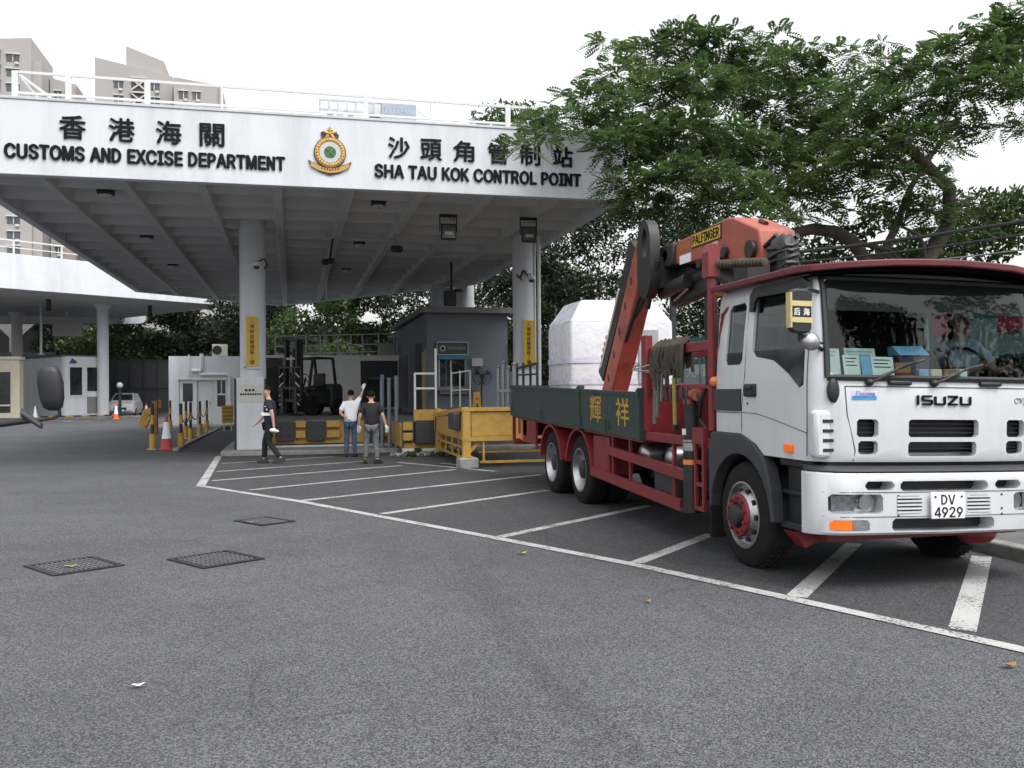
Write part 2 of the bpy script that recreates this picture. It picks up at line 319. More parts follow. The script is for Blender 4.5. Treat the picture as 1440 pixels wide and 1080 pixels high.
# outlines of plain grotesque capitals and digits (advance, closed loops)
GLYPHS = {'A':(48,['2,0 20,51 28,51 46,0 40,0 29,30 28,32 27,35 26,37 25,40 24,44 23,48 25,48 23,44 22,40 21,37 20,34 20,32 19,30 9,0','11,14 11,20 37,20 37,14']),'B':(46,['6,0 6,51 24,51 27,51 30,50 33,49 35,48 37,46 38,44 39,42 40,40 40,37 40,35 39,34 39,32 38,31 37,30 36,29 34,28 33,27 31,27 31,26 33,26 35,25 36,25 38,23 39,22 40,20 41,18 42,16 42,14 42,11 41,9 40,7 39,5 37,3 34,2 32,1 28,0 25,0','12,6 24,6 28,6 31,7 33,8 34,10 35,12 36,14 35,15 35,17 34,18 33,20 32,21 31,22 29,23 27,23 25,23 12,23','12,29 24,29 26,29 27,29 29,30 30,30 31,31 32,33 33,34 33,36 34,37 33,39 33,41 31,43 29,44 27,45 24,45 12,45']),'C':(51,['27,-1 23,0 19,1 15,2 12,5 9,8 7,12 5,16 4,20 4,25 4,31 5,35 7,39 9,43 12,46 15,48 19,50 23,51 27,52 29,51 32,51 34,50 36,50 38,48 40,47 42,46 43,44 45,42 46,40 47,37 47,35 41,35 40,37 40,38 39,39 38,41 37,42 36,43 34,44 33,44 32,45 30,45 28,46 27,46 24,45 21,45 18,43 16,41 14,39 12,36 11,33 11,30 10,25 11,21 11,18 13,14 14,12 16,9 18,8 21,6 24,6 27,5 28,5 30,6 32,6 33,7 34,7 36,8 37,9 38,10 39,11 40,13 40,14 41,16 47,16 47,14 46,11 45,9 43,7 42,5 40,4 38,2 36,1 34,0 32,0 29,-1']),'D':(46,['4,0 4,51 18,51 23.1,50.4 28,48.5 32.3,45.4 36,41.4 38.7,36.6 40.4,31.2 41,25.5 40.4,19.8 38.7,14.4 36,9.6 32.3,5.6 28,2.5 23.1,0.6 18,0','10,6 10,45 18,45 21.8,44.5 25.4,43.1 28.6,40.7 31.3,37.7 33.3,34 34.6,29.8 35,25.5 34.6,21.2 33.3,17 31.3,13.3 28.6,10.3 25.4,7.9 21.8,6.5 18,6']),'E':(42,['6,0 6,51 37,51 37,45 12,45 12,29 36,29 36,23 12,23 12,6 38,6 38,0']),'F':(41,['6,0 6,51 37,51 37,45 12,45 12,28 35,28 35,22 12,22 12,0']),'G':(52,['27,-1 23,0 19,1 15,3 12,5 9,8 7,12 5,16 4,20 4,25 4,31 5,35 7,39 9,43 12,46 15,48 18,50 22,51 26,52 29,51 32,51 34,50 36,49 38,48 40,47 42,45 44,44 45,42 46,40 47,37 47,35 41,35 40,36 40,38 39,39 38,41 37,42 36,43 34,44 33,44 32,45 30,45 28,45 27,46 24,45 21,45 18,43 16,41 14,39 12,36 11,33 11,30 10,25 11,21 11,18 13,14 14,12 16,9 18,8 21,6 24,6 27,5 30,5 32,6 34,7 37,9 38,10 40,12 41,15 41,17 41,20 43,20 28,20 28,26 48,26 48,20 47,16 47,12 45,9 43,6 41,4 38,2 34,0 31,0']),'H':(52,['6,0 6,51 12,51 12,29 39,29 39,51 46,51 46,0 39,0 39,23 12,23 12,0']),'I':(30,['3,0 3,6 12,6 12,45 3,45 3,51 27,51 27,45 18,45 18,6 27,6 27,0']),'K':(43,['4,0 4,51 10,51 10,27 32,51 40,51 21,30 41,0 33.5,0 16.5,25.5 10,18.5 10,0']),'L':(39,['6,0 6,51 12,51 12,6 36,6 36,0']),'M':(55,['4,0 4,51 13,51 27,15 41,51 50,51 50,0 44,0 44,37 30,0 24,0 10,37 10,0']),'N':(45,['4,0 4,51 11,51 33,13 33,51 39,51 39,0 32,0 10,38 10,0']),'O':(53,['27,-1 22,0 19,1 15,2 12,5 9,8 7,12 5,16 4,20 4,25 4,31 5,35 7,39 9,43 12,46 15,48 19,50 22,51 27,52 31,51 35,50 38,48 42,46 44,43 46,39 48,35 49,31 49,25 49,20 48,16 46,12 44,8 42,5 38,2 35,1 31,0','27,5 30,6 32,6 35,8 37,9 39,12 41,14 42,18 43,21 43,25 43,30 42,33 41,36 39,39 37,41 35,43 32,45 30,45 27,46 24,45 21,45 18,43 16,41 14,39 13,36 11,33 11,30 10,25 11,21 11,18 13,14 14,12 16,9 18,8 21,6 24,6']),'P':(42,['4,0 4,51 22,51 26.9,50.2 31.4,48 34.9,44.6 37.2,40.3 38,35.5 37.2,30.7 34.9,26.4 31.4,23 26.9,20.8 22,20 10,20 10,0','10,26 10,45 22,45 25.1,44.5 27.9,43.2 30.1,41.1 31.5,38.4 32,35.5 31.5,32.6 30.1,29.9 27.9,27.8 25.1,26.5 22,26']),'R':(44,['4,0 4,51 22.5,51 26.9,50.4 30.9,48.8 34.3,46.2 36.8,42.8 38.2,38.9 38.4,34.7 37.5,30.7 35.4,27.1 32.3,24.1 28.5,22.1 40,0 33,0 21.5,21 10,21 10,0','10,27 10,45 22.5,45 25.6,44.6 28.4,43.3 30.6,41.3 32,38.8 32.5,36 32,33.2 30.6,30.7 28.4,28.7 25.6,27.4 22.5,27']),'S':(45,['22,-1 19,-1 16,0 13,1 10,2 8,4 6,6 5,8 4,11 4,14 10,14 11,12 11,10 12,9 14,8 15,7 17,6 18,5 20,5 22,5 25,5 27,5 29,6 30,7 32,8 33,9 34,11 34,12 35,14 34,15 34,17 33,18 32,19 31,20 30,20 28,21 26,22 24,22 18,24 14,25 11,27 9,29 7,31 6,34 5,37 5,40 6,43 7,45 9,47 11,48 14,50 17,51 19,51 23,52 26,51 29,51 32,50 34,48 36,47 38,45 39,43 40,40 40,38 34,38 33,40 32,42 30,44 28,45 25,46 22,46 20,46 18,45 17,45 15,44 14,43 13,42 12,41 12,39 12,38 12,36 12,35 13,33 14,32 16,32 17,31 18,30 20,30 21,29 26,28 28,27 30,27 31,26 33,26 34,25 36,24 37,23 38,21 39,20 40,18 41,16 41,14 41,11 40,9 39,6 37,4 35,3 32,1 29,0 26,-1']),'T':(45,['3,45 3,51 42,51 42,45 26,45 26,0 19,0 19,45']),'U':(52,['26,-1 22,-1 19,0 15,2 13,3 10,5 8,8 7,11 6,14 6,17 6,51 12,51 12,18 13,15 13,13 14,11 15,10 17,8 19,7 21,6 23,5 26,5 29,5 31,6 33,7 35,8 36,10 38,11 39,13 39,15 39,18 39,51 46,51 46,17 45,14 45,11 43,8 41,5 39,3 36,2 33,0 30,-1']),'V':(48,['20,0 2,51 8,51 19,21 20,19 21,16 22,14 23,11 24,7 25,3 23,3 25,7 26,11 27,14 28,16 28,19 29,21 39,51 46,51 28,0']),'X':(43,['0,0 17,26.5 1,51 8.5,51 21,31 33.5,51 41,51 25,26.5 42,0 34.5,0 21,21.5 7.5,0']),'Y':(47,['20,0 20,21 2,51 9,51 19,34 20,33 21,31 22,29 23,27 24,25 25,23 22,23 23,25 24,27 25,29 26,31 27,33 28,34 38,51 46,51 27,21 27,0']),'Z':(44,['4,0 4,5 27,39 28,40 29,42 31,43 32,45 33,46 34,48 35,45 33,45 31,45 29,45 26,45 24,45 22,45 4,45 4,51 40,51 40,46 17,13 16,11 15,10 13,8 12,6 11,5 10,3 9,5 11,6 13,6 15,6 17,6 19,6 21,6 40,6 40,0']),'0':(45,['23,-1 19,0 16,1 13,2 11,5 8,8 7,11 6,15 5,20 5,25 5,31 6,35 7,39 9,43 11,46 13,48 16,50 19,51 23,52 26,51 29,50 32,48 35,46 37,43 38,39 40,35 40,31 41,25 40,20 40,15 38,11 37,8 35,5 32,2 29,1 26,0','23,5 25,5 27,6 29,7 31,9 32,12 33,14 34,18 34,21 34,25 34,30 34,33 33,36 32,39 31,42 29,44 27,45 25,46 23,46 20,46 18,45 16,44 15,42 13,39 12,36 12,33 11,30 11,25 11,21 12,18 12,14 13,12 15,9 16,7 18,6 20,5']),'1':(45,['8,0 8,5 39,5 39,0','28,51 28,0 21,0 21,45 9,36 9,43 20,51']),'2':(45,['6,0 6,5 23,23 25,25 27,27 28,28 29,30 30,31 31,33 32,34 32,36 32,37 32,39 31,40 31,42 30,43 29,44 27,45 26,45 24,46 22,46 20,46 19,45 17,45 16,44 15,43 14,41 13,40 13,38 13,36 7,36 7,39 7,42 9,44 10,46 12,48 14,50 17,51 20,51 22,52 25,51 28,51 31,50 33,48 35,47 36,45 37,42 38,40 38,37 38,35 38,34 37,32 36,30 35,28 34,26 32,24 29,21 27,18 15,6 39,6 39,0']),'3':(45,['22,-1 19,0 16,0 13,1 11,2 9,4 7,6 6,8 5,10 4,13 11,13 11,12 12,10 13,9 14,8 15,7 17,6 18,5 20,5 22,5 24,5 26,5 28,6 29,7 30,8 31,9 32,11 33,13 33,14 33,16 32,18 32,20 31,21 29,22 27,23 25,24 23,25 20,25 16,25 16,30 29,45 7,45 7,51 37,51 37,46 21,28 21,29 25,29 28,29 31,28 33,26 35,24 37,22 38,20 39,17 39,14 39,12 38,9 37,7 35,4 33,3 31,1 28,0 25,0']),'4':(40,['24,0 24,11 1,11 1,17 22,51 30,51 30,17 37,17 37,11 30,11 30,0','8,17 24,17 24,43']),'5':(45,['22,-1 19,0 16,0 14,1 12,2 10,4 8,6 7,8 6,11 6,13 12,13 12,12 13,10 14,9 15,8 16,7 17,6 19,5 20,5 22,5 24,5 26,6 28,6 29,8 30,9 31,10 32,12 33,14 33,16 33,18 32,20 31,22 30,24 29,25 27,26 26,27 24,28 22,28 20,28 18,27 17,27 15,26 14,25 13,25 7,25 10,51 37,51 37,45 15,45 13,30 14,30 15,31 16,32 18,32 19,33 21,33 23,33 25,33 27,33 29,32 31,31 33,30 34,29 36,27 37,25 38,23 39,21 39,19 39,16 39,13 38,10 37,8 35,5 33,3 31,2 28,0 25,0']),'6':(45,['23,-1 20,0 17,0 14,1 12,3 10,5 8,7 7,10 7,13 6,16 7,19 7,21 8,24 9,27 11,30 14,34 25,51 32,51 15,26 15,27 16,28 17,29 17,30 18,30 20,31 21,31 22,31 23,31 26,31 29,31 32,29 34,28 36,26 37,24 38,21 39,19 39,16 39,13 38,10 37,7 35,5 33,3 31,1 28,0 26,0','23,5 25,5 26,5 28,6 29,7 30,9 31,10 32,12 33,14 33,16 33,18 32,20 31,21 30,23 29,24 28,25 26,26 25,26 23,27 21,26 19,26 17,25 16,24 15,23 14,21 13,20 13,18 12,16 13,14 13,12 14,10 15,9 16,7 17,6 19,5 21,5']),'7':(45,['10,0 32,45 6,45 6,51 39,51 39,45 16,0']),'8':(45,['23,-1 19,0 16,0 14,1 11,3 9,4 7,6 6,8 5,11 5,14 5,16 6,18 7,20 7,21 9,23 10,24 12,25 13,26 15,26 15,27 13,28 11,29 9,31 8,33 7,35 7,38 7,41 8,43 9,45 11,47 12,48 15,50 17,51 20,51 23,52 26,51 28,51 31,50 33,48 35,47 36,45 37,43 38,41 38,38 38,35 37,33 36,31 34,29 32,28 30,27 30,26 32,26 34,25 35,24 37,23 38,21 39,20 39,18 40,16 40,14 40,11 39,8 38,6 36,4 34,3 32,1 29,0 26,0','23,5 25,5 27,5 28,6 30,7 31,8 32,9 33,11 34,12 34,14 34,16 33,17 32,19 31,20 30,21 28,22 27,23 25,23 23,24 21,23 19,23 17,22 15,21 14,20 13,19 12,17 12,16 12,14 12,12 12,11 13,9 14,8 15,7 17,6 18,5 20,5','23,29 24,29 26,29 27,30 29,31 30,32 31,33 31,34 32,36 32,38 32,39 31,41 31,42 30,43 29,44 28,45 26,46 24,46 23,46 21,46 19,46 18,45 16,44 15,43 14,42 14,41 13,39 13,38 13,36 14,34 14,33 15,32 16,31 18,30 19,29 21,29']),'9':(40,['33.4,23.5 35.9,27.9 37,32.7 36.6,37.7 34.8,42.3 31.8,46.3 27.7,49.1 23,50.7 18,50.9 13.2,49.6 9,47 5.7,43.2 3.7,38.7 3,33.8 3.8,28.8 6,24.4 9.4,20.7 13.7,18.2 18.5,17.1 8.5,0 16,0','31,34 30.4,37.6 28.7,40.8 26,43.2 22.7,44.7 19,45 15.5,44 12.5,42 10.3,39.2 9.1,35.7 9.2,32.1 10.4,28.7 12.6,25.8 15.7,23.9 19.2,23 22.8,23.4 26.2,24.9 28.8,27.4 30.5,30.6'])}
def text_mb(body, box, plane, at, depth, bold=0.0, sx=1, rot=0):
    """lettering fitted into box (u0,u1,v0,v1) of a plane: 'y' faces -Y, 'x' faces -X"""
    if all(c in GLYPHS or c == ' ' for c in body):
        cu = bpy.data.curves.new('t', 'CURVE'); cu.dimensions = '2D'; cu.fill_mode = 'BOTH'; cu.extrude = .5; px = 0
        for c in body:
            if c == ' ': px += 22; continue
            adv, loops = GLYPHS[c]
            for lp in loops:
                pts = [tuple(map(float, p.split(','))) for p in lp.split()]; sp = cu.splines.new('POLY'); sp.points.add(len(pts) - 1); sp.use_cyclic_u = True
                for q, (x, y) in zip(sp.points, pts): q.co = ((px + x) / 50, y / 50, 0, 1)
            px += adv + 1
    else:
        cu = bpy.data.curves.new('t', 'FONT'); cu.body = body; cu.extrude = .5; cu.align_x = 'CENTER'; cu.resolution_u = 3
    ob = bpy.data.objects.new('t', cu); COL.objects.link(ob)
    dg = bpy.context.evaluated_depsgraph_get(); me = bpy.data.meshes.new_from_object(ob.evaluated_get(dg))
    n = len(me.vertices); co = np.zeros(n * 3); me.vertices.foreach_get('co', co); co = co.reshape(-1, 3)
    fs = [tuple(p.vertices) for p in me.polygons]
    bpy.data.objects.remove(ob); bpy.data.curves.remove(cu); bpy.data.meshes.remove(me)
    if n == 0: return MB()
    lo, hi = co.min(0), co.max(0); q = (co - lo) / np.maximum(hi - lo, 1e-6)
    u0, u1, v0, v1 = box; U = u0 + q[:, 0] * (u1 - u0); V = v0 + q[:, 1] * (v1 - v0)
    D = at - (q[:, 2]) * depth
    if plane == 'y': P = np.stack([U, D, V], 1)
    elif plane == 'x': P = np.stack([D, u0 + u1 - U if False else U, V], 1)
    b = MB(); sm = bold * abs(v1 - v0)
    ax = 0 if plane == 'y' else 1; dax = 1 if plane == 'y' else 0
    for k, (du, dv) in enumerate(((0, 0), (-1, 0), (1, 0), (0, .6), (0, -.6)) if sm else ((0, 0),)):
        Q = P.copy(); Q[:, ax] += du * sm; Q[:, 2] += dv * sm; Q[:, dax] -= .0006 * k * (1 if depth > .02 else .5); b.add([tuple(x) for x in Q], fs)
    return b

def boolean(o, cutters, op='DIFFERENCE'):
    for c in cutters:
        m = o.modifiers.new('b', 'BOOLEAN'); m.operation = op; m.object = c; m.solver = 'EXACT'
    bpy.context.view_layer.update()
    dg = bpy.context.evaluated_depsgraph_get(); me = bpy.data.meshes.new_from_object(o.evaluated_get(dg))
    o.modifiers.clear(); old = o.data; o.data = me; bpy.data.meshes.remove(old)
    for c in cutters:
        d = c.data; bpy.data.objects.remove(c); bpy.data.meshes.remove(d)
    me.shade_smooth(); me.set_sharp_from_angle(angle=R(35))
    return o
def cutter(mb, parent=None):
    o = mb.build('cut', M['black'], None, smooth=0); return o

# ================================================================== GROUND
g = MB(); g.quad((-400, -60, 0), (400, -60, 0), (400, 500, 0), (-400, 500, 0)); struct('ground', g, M['asphalt'], smooth=0)
edge = [(-1.80, 24.1), (-1.53, 16.48), (0.09, 13.72), (2.13, 9.66), (3.01, 7.86), (3.67, 6.24), (4.30, 4.65), (4.62, 3.6), (5.2, 1.6)]
bay = MB(); poly = edge + [(6.42, 1.6), (6.42, 24.1)]
bay.add([(x, y, .004) for x, y in poly], [tuple(range(len(poly)))]); struct('parking_bay_asphalt', bay, M['bay'], smooth=0)
def strip(mb, pts, w, z):
    P = [Vector((x, y)) for x, y in pts]; L = []; Rr = []
    for i, p in enumerate(P):
        d = (P[min(i + 1, len(P) - 1)] - P[max(i - 1, 0)]).normalized(); nn = Vector((-d.y, d.x)) * w / 2; L.append(p + nn); Rr.append(p - nn)
    n = len(P); mb.add([(a.x, a.y, z) for a in L] + [(a.x, a.y, z) for a in Rr], [(i, i + 1, n + i + 1, n + i) for i in range(n - 1)])
ln = MB(); strip(ln, edge[1:], .13, .008); strip(ln, [(-1.80, 24.1), (-1.60, 18.5), (-1.53, 16.41)], .15, .0085)
struct('road_edge_line', ln, M['line'], smooth=0)
hl = MB()
for a, b, w in [((3.08, 7.90), (4.47, 9.22), .14), ((2.20, 9.70), (4.75, 11.72), .13), ((1.13, 11.97), (3.96, 14.01), .13), ((.15, 13.78), (4.57, 16.64), .13),
                ((-.68, 15.54), (3.24, 18.30), .12), ((-1.42, 17.40), (2.30, 19.67), .12), ((-1.50, 19.4), (1.7, 21.2), .12), ((-1.55, 21.6), (1.0, 22.9), .12),
                ((3.74, 6.27), (5.6, 8.27), .16), ((4.26, 5.12), (6.3, 7.3), .17), ((4.9, 3.2), (6.3, 4.9), .17)]:
    strip(hl, [a, b], w, .008)
struct('bay_hatching_line', hl, M['line'], smooth=0)
sl = MB()
strip(sl, [(2.3, 20.6), (3.9, 17.6)], .12, .0095); strip(sl, [(3.2, 20.0), (3.75, 18.9)], .12, .0095)
struct('bay_stop_line', sl, M['line'], smooth=0)
fl = MB()
for x0, y0, x1, y1 in [(-20, 58, -15.2, 58), (-13, 58, -11.5, 58), (-14.2, 60, -13, 60), (-16.5, 51, -14.8, 51), (-10.5, 61.5, -9.6, 61.5), (-8, 60, -7, 60)]:
    strip(fl, [(x0, y0), (x1, y1)], .45, .006)
struct('far_lane_line', fl, M['line'], smooth=0)
# kerb and pavement on the truck's far side
kb = MB(); kb.box(6.45, 6.62, .5, 24, -.1, .13); struct('kerb', kb, M['concrete'], bevel=.02)
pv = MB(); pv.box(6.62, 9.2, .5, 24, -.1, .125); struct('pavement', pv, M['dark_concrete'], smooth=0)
sp = MB(); sp.box(9.2, 60, -5, 60, -.1, .06); struct('planted_ground', sp, mat('bare soil', (.07, .06, .045), .95, var=.3, scale=3, bump=.5, dirt=(.03, .05, .02), damt=.8), smooth=0)
# kerb island under the columns and dock
ki = MB(); ki.prism([(-1.78, 24.35), (-1.55, 24.05), (7.4, 24.05), (7.4, 41), (-1.78, 41)], 'z', -.1, .11); struct('kerb_island', ki, M['concrete'], bevel=.025)
fk = MB(); fk.box(-22, -9.3, 61.5, 66, -.1, .16); struct('booth_island_kerb', fk, M['dark_concrete'], bevel=.02)
lw = MB(); lw.box(-6.3, -2.2, 43.6, 50, -.1, .1); struct('office_pavement', lw, M['concrete'], bevel=.02)

# drain covers: steel frame blackened as recess shadow, grating over a flat black pit
def grate(cx, cy, w, d, rz, label):
    t = thing('drain_grate', label, 'drain cover', (0, 0, 0), 'drain grates in the road')
    f = MB(); z0, z1 = .002, .012
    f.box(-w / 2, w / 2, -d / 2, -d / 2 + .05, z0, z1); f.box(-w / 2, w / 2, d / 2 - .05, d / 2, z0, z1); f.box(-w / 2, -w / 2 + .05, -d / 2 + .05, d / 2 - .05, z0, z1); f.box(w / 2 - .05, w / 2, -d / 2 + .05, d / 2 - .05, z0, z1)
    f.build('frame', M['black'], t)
    b = MB(); b.quad((-w / 2 + .05, -d / 2 + .05, .0045), (w / 2 - .05, -d / 2 + .05, .0045), (w / 2 - .05, d / 2 - .05, .0045), (-w / 2 + .05, d / 2 - .05, .0045)); b.build('pit_shade', M['black'], t, smooth=0)
    s = MB(); n = 12
    for i in range(1, n): x = -w / 2 + .05 + (w - .1) * i / n; s.box(x - .008, x + .008, -d / 2 + .05, d / 2 - .05, .005, .0115)
    for i in range(1, 7): y = -d / 2 + .05 + (d - .1) * i / 7; s.box(-w / 2 + .05, w / 2 - .05, y - .009, y + .009, .005, .0105)
    s.build('grating', M['grate'], t)
    t.location = (cx, cy, .001); t.rotation_euler = (0, 0, rz)
M['grate'] = mat('worn cast iron', (.13, .13, .135), .6, .4, var=.3, scale=12)
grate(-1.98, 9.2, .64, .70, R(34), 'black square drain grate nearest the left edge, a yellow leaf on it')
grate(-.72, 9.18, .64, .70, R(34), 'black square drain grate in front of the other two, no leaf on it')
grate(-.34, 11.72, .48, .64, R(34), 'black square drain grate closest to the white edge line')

# fallen leaves
def leaf(x, y, s, rz, m, label, name='fallen_leaf', cat='leaf'):
    b = MB(); n = 9; up = []
    for i in range(n + 1): t = i / n; w = .28 * math.sin(math.pi * t ** .8) + .01; up.append((t - .5, w, .05 + .12 * (t - .5) ** 2 * 4 + .03 * math.sin(9 * t)))
    vs = [(u, w, z + .10 * abs(w)) for u, w, z in up] + [(u, 0, z - .03) for u, w, z in up] + [(u, -w, z + .14 * w) for u, w, z in up]
    k = n + 1; fs = [(i, i + 1, k + i + 1, k + i) for i in range(n)] + [(k + i, k + i + 1, 2 * k + i + 1, 2 * k + i) for i in range(n)]
    c, q = math.cos(rz), math.sin(rz)
    b.add([(x + s * (u * c - w * q), y + s * (u * q + w * c), .014 + s * z) for u, w, z in vs], fs)
    tag(b.build(name, m, None, fix=False), label, cat, 'leaves fallen on the road' if cat == 'leaf' else None)
leaf(2.18, 8.62, .10, .2, M['leaf_yellow'], 'yellow leaf on the asphalt just outside the long white edge line')
leaf(2.58, 6.40, .075, .5, M['leaf_dry'], 'small brown leaf on open asphalt in front of the truck')
leaf(3.96, 4.38, .10, .1, M['leaf_dry'], 'large dry brown leaf lying nearest the right edge of the road')
leaf(-1.98, 9.1, .12, .3, M['leaf_yellow'], 'pale yellow leaf lying on the leftmost drain grate')
leaf(-.5, 11.58, .10, .2, M['leaf_yellow'], 'yellow leaf on the rim of the drain grate near the white line')
leaf(-.82, 5.30, .07, .3, M['white'], 'white scrap of paper on the asphalt in the left foreground', 'paper_scrap', 'litter')

# ================================================================== MAIN CANOPY
CAN = thing('checkpoint_canopy', 'white flat concrete canopy with black lettering and a gold crest above the truck lanes', 'canopy')
YF, ZB, ZT = 19.58, 5.92, 7.40
plan = [(-6.43, YF), (7.43, YF), (7.43, 36.2), (-.45, 46.9), (-6.43, 41.3)]
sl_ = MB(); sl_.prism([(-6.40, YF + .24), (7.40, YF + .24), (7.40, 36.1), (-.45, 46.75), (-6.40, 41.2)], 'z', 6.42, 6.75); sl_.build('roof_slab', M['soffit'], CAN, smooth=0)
fa = MB(); fa.box(-6.43, 7.43, YF, YF + .22, ZB, ZT); fa.build('fascia', M['white_wall'], CAN, bevel=.012)
cp = MB(); cp.box(-6.46, 7.46, YF - .02, YF + .26, ZT, ZT + .06); cp.build('fascia_cap', mat('cap flashing', (.5, .52, .54), .6, var=.1, dirt=(.25, .25, .25), damt=.4), CAN, bevel=.008)
sw = MB()
def wallstrip(mb, a, b, z0, z1, th):
    a = Vector((*a, 0)); b = Vector((*b, 0)); d = (b - a).normalized(); nn = Vector((-d.y, d.x, 0)) * th
    mb.add([a + Vector((0, 0, z0)), b + Vector((0, 0, z0)), b + nn + Vector((0, 0, z0)), a + nn + Vector((0, 0, z0)), a + Vector((0, 0, z1)), b + Vector((0, 0, z1)), b + nn + Vector((0, 0, z1)), a + nn + Vector((0, 0, z1))],
           [(3, 2, 1, 0), (4, 5, 6, 7), (0, 1, 5, 4), (1, 2, 6, 5), (2, 3, 7, 6), (3, 0, 4, 7)])
wallstrip(sw, (7.43, YF + .225), (7.43, 36.2), ZB + .003, ZT - .003, .2); wallstrip(sw, (7.43, 36.2), (-.45, 46.9), ZB, 6.9, .2); wallstrip(sw, (-.45, 46.9), (-6.43, 41.3), ZB, 6.9, .2); wallstrip(sw, (-6.43, 41.3), (-6.43, YF + .225), ZB + .003, ZT - .003, .2)
sw.build('side_fascia', M['white_wall'], CAN, smooth=0)
# waffle soffit: tapered beams both ways
def ymax(x): return (36.2 + (7.43 - x) * (46.9 - 36.2) / 7.88) if x > -.45 else (46.9 - (-.45 - x) * 5.6 / 5.98)
rb = MB()
P = (7.43 + 6.43) / 9
def vee(mb, a, b, wb, wt, z0, z1):
    a = Vector(a); b = Vector(b); d = (b - a).normalized(); nn = Vector((-d.y, d.x, 0)); z = Vector((0, 0, 1))
    vs = []
    for p in (a, b): vs += [p - nn * wb / 2 + z * z0, p + nn * wb / 2 + z * z0, p + nn * wt / 2 + z * z1, p - nn * wt / 2 + z * z1]
    mb.add(vs, [(0, 1, 2, 3), (7, 6, 5, 4), (0, 4, 5, 1), (1, 5, 6, 2), (2, 6, 7, 3), (3, 7, 4, 0)])
for i in range(1, 9):
    x = -6.43 + P * i; vee(rb, (x, YF + .23, 0), (x, ymax(x) - .2, 0), .17, .5, ZB + .012, 6.43)
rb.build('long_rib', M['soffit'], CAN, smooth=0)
cb = MB(); y = YF + 1.45
def xr(y):
    lo = -6.43 if y < 41.3 else -6.43 + (y - 41.3) * 5.98 / 5.6
    hi = 7.43 if y < 36.2 else 7.43 - (y - 36.2) * 7.88 / 10.7
    return lo + .2, hi - .2
while y < 46.3:
    lo, hi = xr(y); vee(cb, (lo, y, 0), (hi, y, 0), .16, .8, ZB + .10, 6.425); y += 1.47
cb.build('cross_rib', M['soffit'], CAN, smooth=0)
# lettering
def letters(name, body, box, depth=.03, bold=.02, m='letter', at=YF, parent=CAN, plane='y'):
    b = text_mb(body, box, plane, at - .002 if plane == 'y' else at, depth, bold); return b.build(name, M[m], parent, smooth=0)
letters('english_lettering', "CUSTOMS AND EXCISE DEPARTMENT", (-5.42, -.12, 6.235, 6.52), bold=.055)
letters('english_lettering', "SHA TAU KOK CONTROL POINT", (1.76, 6.36, 6.195, 6.475), bold=.055)
for ch, x in zip("香港海關", (-4.20, -3.29, -2.40, -1.56)): letters('chinese_character', ch, (x - .235, x + .235, 6.67, 7.13), bold=.022)
for ch, x in zip("沙頭角管制站", (2.27, 2.97, 3.69, 4.46, 5.19, 5.95)): letters('chinese_character', ch, (x - .225, x + .225, 6.62, 7.07), bold=.022)
# crest: wreath ring, silver belt, green field with a saltire, flower on top, scroll below
cx, cz = .815, 6.66
em = MB(); em.lathe((cx, YF - .001, cz), (0, -1, 0), [(0, .335), (.035, .335), (.045, .31)], 40)
em.prism([(cx + u, cz + v) for u, v in [(-.45, -.17), (-.40, -.30), (-.2, -.42), (0, -.48), (.2, -.42), (.40, -.30), (.45, -.17), (.3, -.24), (.0, -.36), (-.3, -.24)]], 'y', YF - .03, YF - .001)
em.prism([(cx + u, cz + v) for u, v in [(-.17, .30), (-.19, .42), (-.08, .47), (0, .50), (.09, .46), (.19, .38), (.16, .28)]], 'y', YF - .03, YF - .001)
E_ = em.build('crest', M['gold_dark'], CAN, smooth=30)
wr = MB()
for k in range(28):
    a = 2 * math.pi * k / 28; wr.ball((cx + .268 * math.cos(a), YF - .052, cz + .268 * math.sin(a)), .038, .022, .038, 8)
wr.lathe((cx, YF - .04, cz), (0, -1, 0), [(0, .315), (.012, .315), (.012, .225), (0, .225)], 40); wr.build('wreath', M['gold'], E_)
bl = MB(); bl.lathe((cx, YF - .04, cz), (0, -1, 0), [(0, .222), (.022, .222), (.022, .0)], 36); bl.build('belt', M['emblem_grey'], E_)
fi = MB(); fi.lathe((cx, YF - .063, cz), (0, -1, 0), [(0, .125), (.006, .125), (.006, 0)], 28); fi.build('field', M['emblem_green'], E_)
sa = MB(); sa.bar((cx - .085, YF - .073, cz - .085), (cx + .085, YF - .073, cz + .085), .022, .006); sa.bar((cx - .085, YF - .078, cz + .085), (cx + .085, YF - .078, cz - .085), .022, .006); sa.build('saltire', M['gold'], E_, smooth=0)
fw = MB()
for k in range(5):
    a = math.pi / 2 + 2 * math.pi * k / 5; c = Vector((cx + .085 * math.cos(a), YF - .05, cz + .40 + .075 * math.sin(a)))
    fw.loft([[c + Vector((math.cos(a) * u - math.sin(a) * v, w, math.sin(a) * u + math.cos(a) * v)) for v, w in ((-q, 0), (0, -.014), (q, 0), (0, .014))] for u, q in ((-.07, .008), (-.02, .036), (.035, .034), (.075, .006))])
fw.ball((cx, YF - .062, cz + .40), .03, .015, .03, 8); fw.build('flower', M['gold'], E_)
sc = MB(); pts = []
for k in range(11):
    u = -1 + k / 5; pts.append((cx + .40 * u, cz - .245 - .13 * (1 - u * u)))
for i in range(10):
    (u0, v0), (u1, v1) = pts[i], pts[i + 1]; sc.add([(u0, YF - .045, v0 - .055), (u1, YF - .045, v1 - .055), (u1, YF - .045, v1 + .045), (u0, YF - .045, v0 + .045), (u0, YF - .03, v0 - .055), (u1, YF - .03, v1 - .055), (u1, YF - .03, v1 + .045), (u0, YF - .03, v0 + .045)], [(0, 1, 2, 3), (0, 4, 5, 1), (2, 6, 7, 3), (4, 7, 6, 5)])
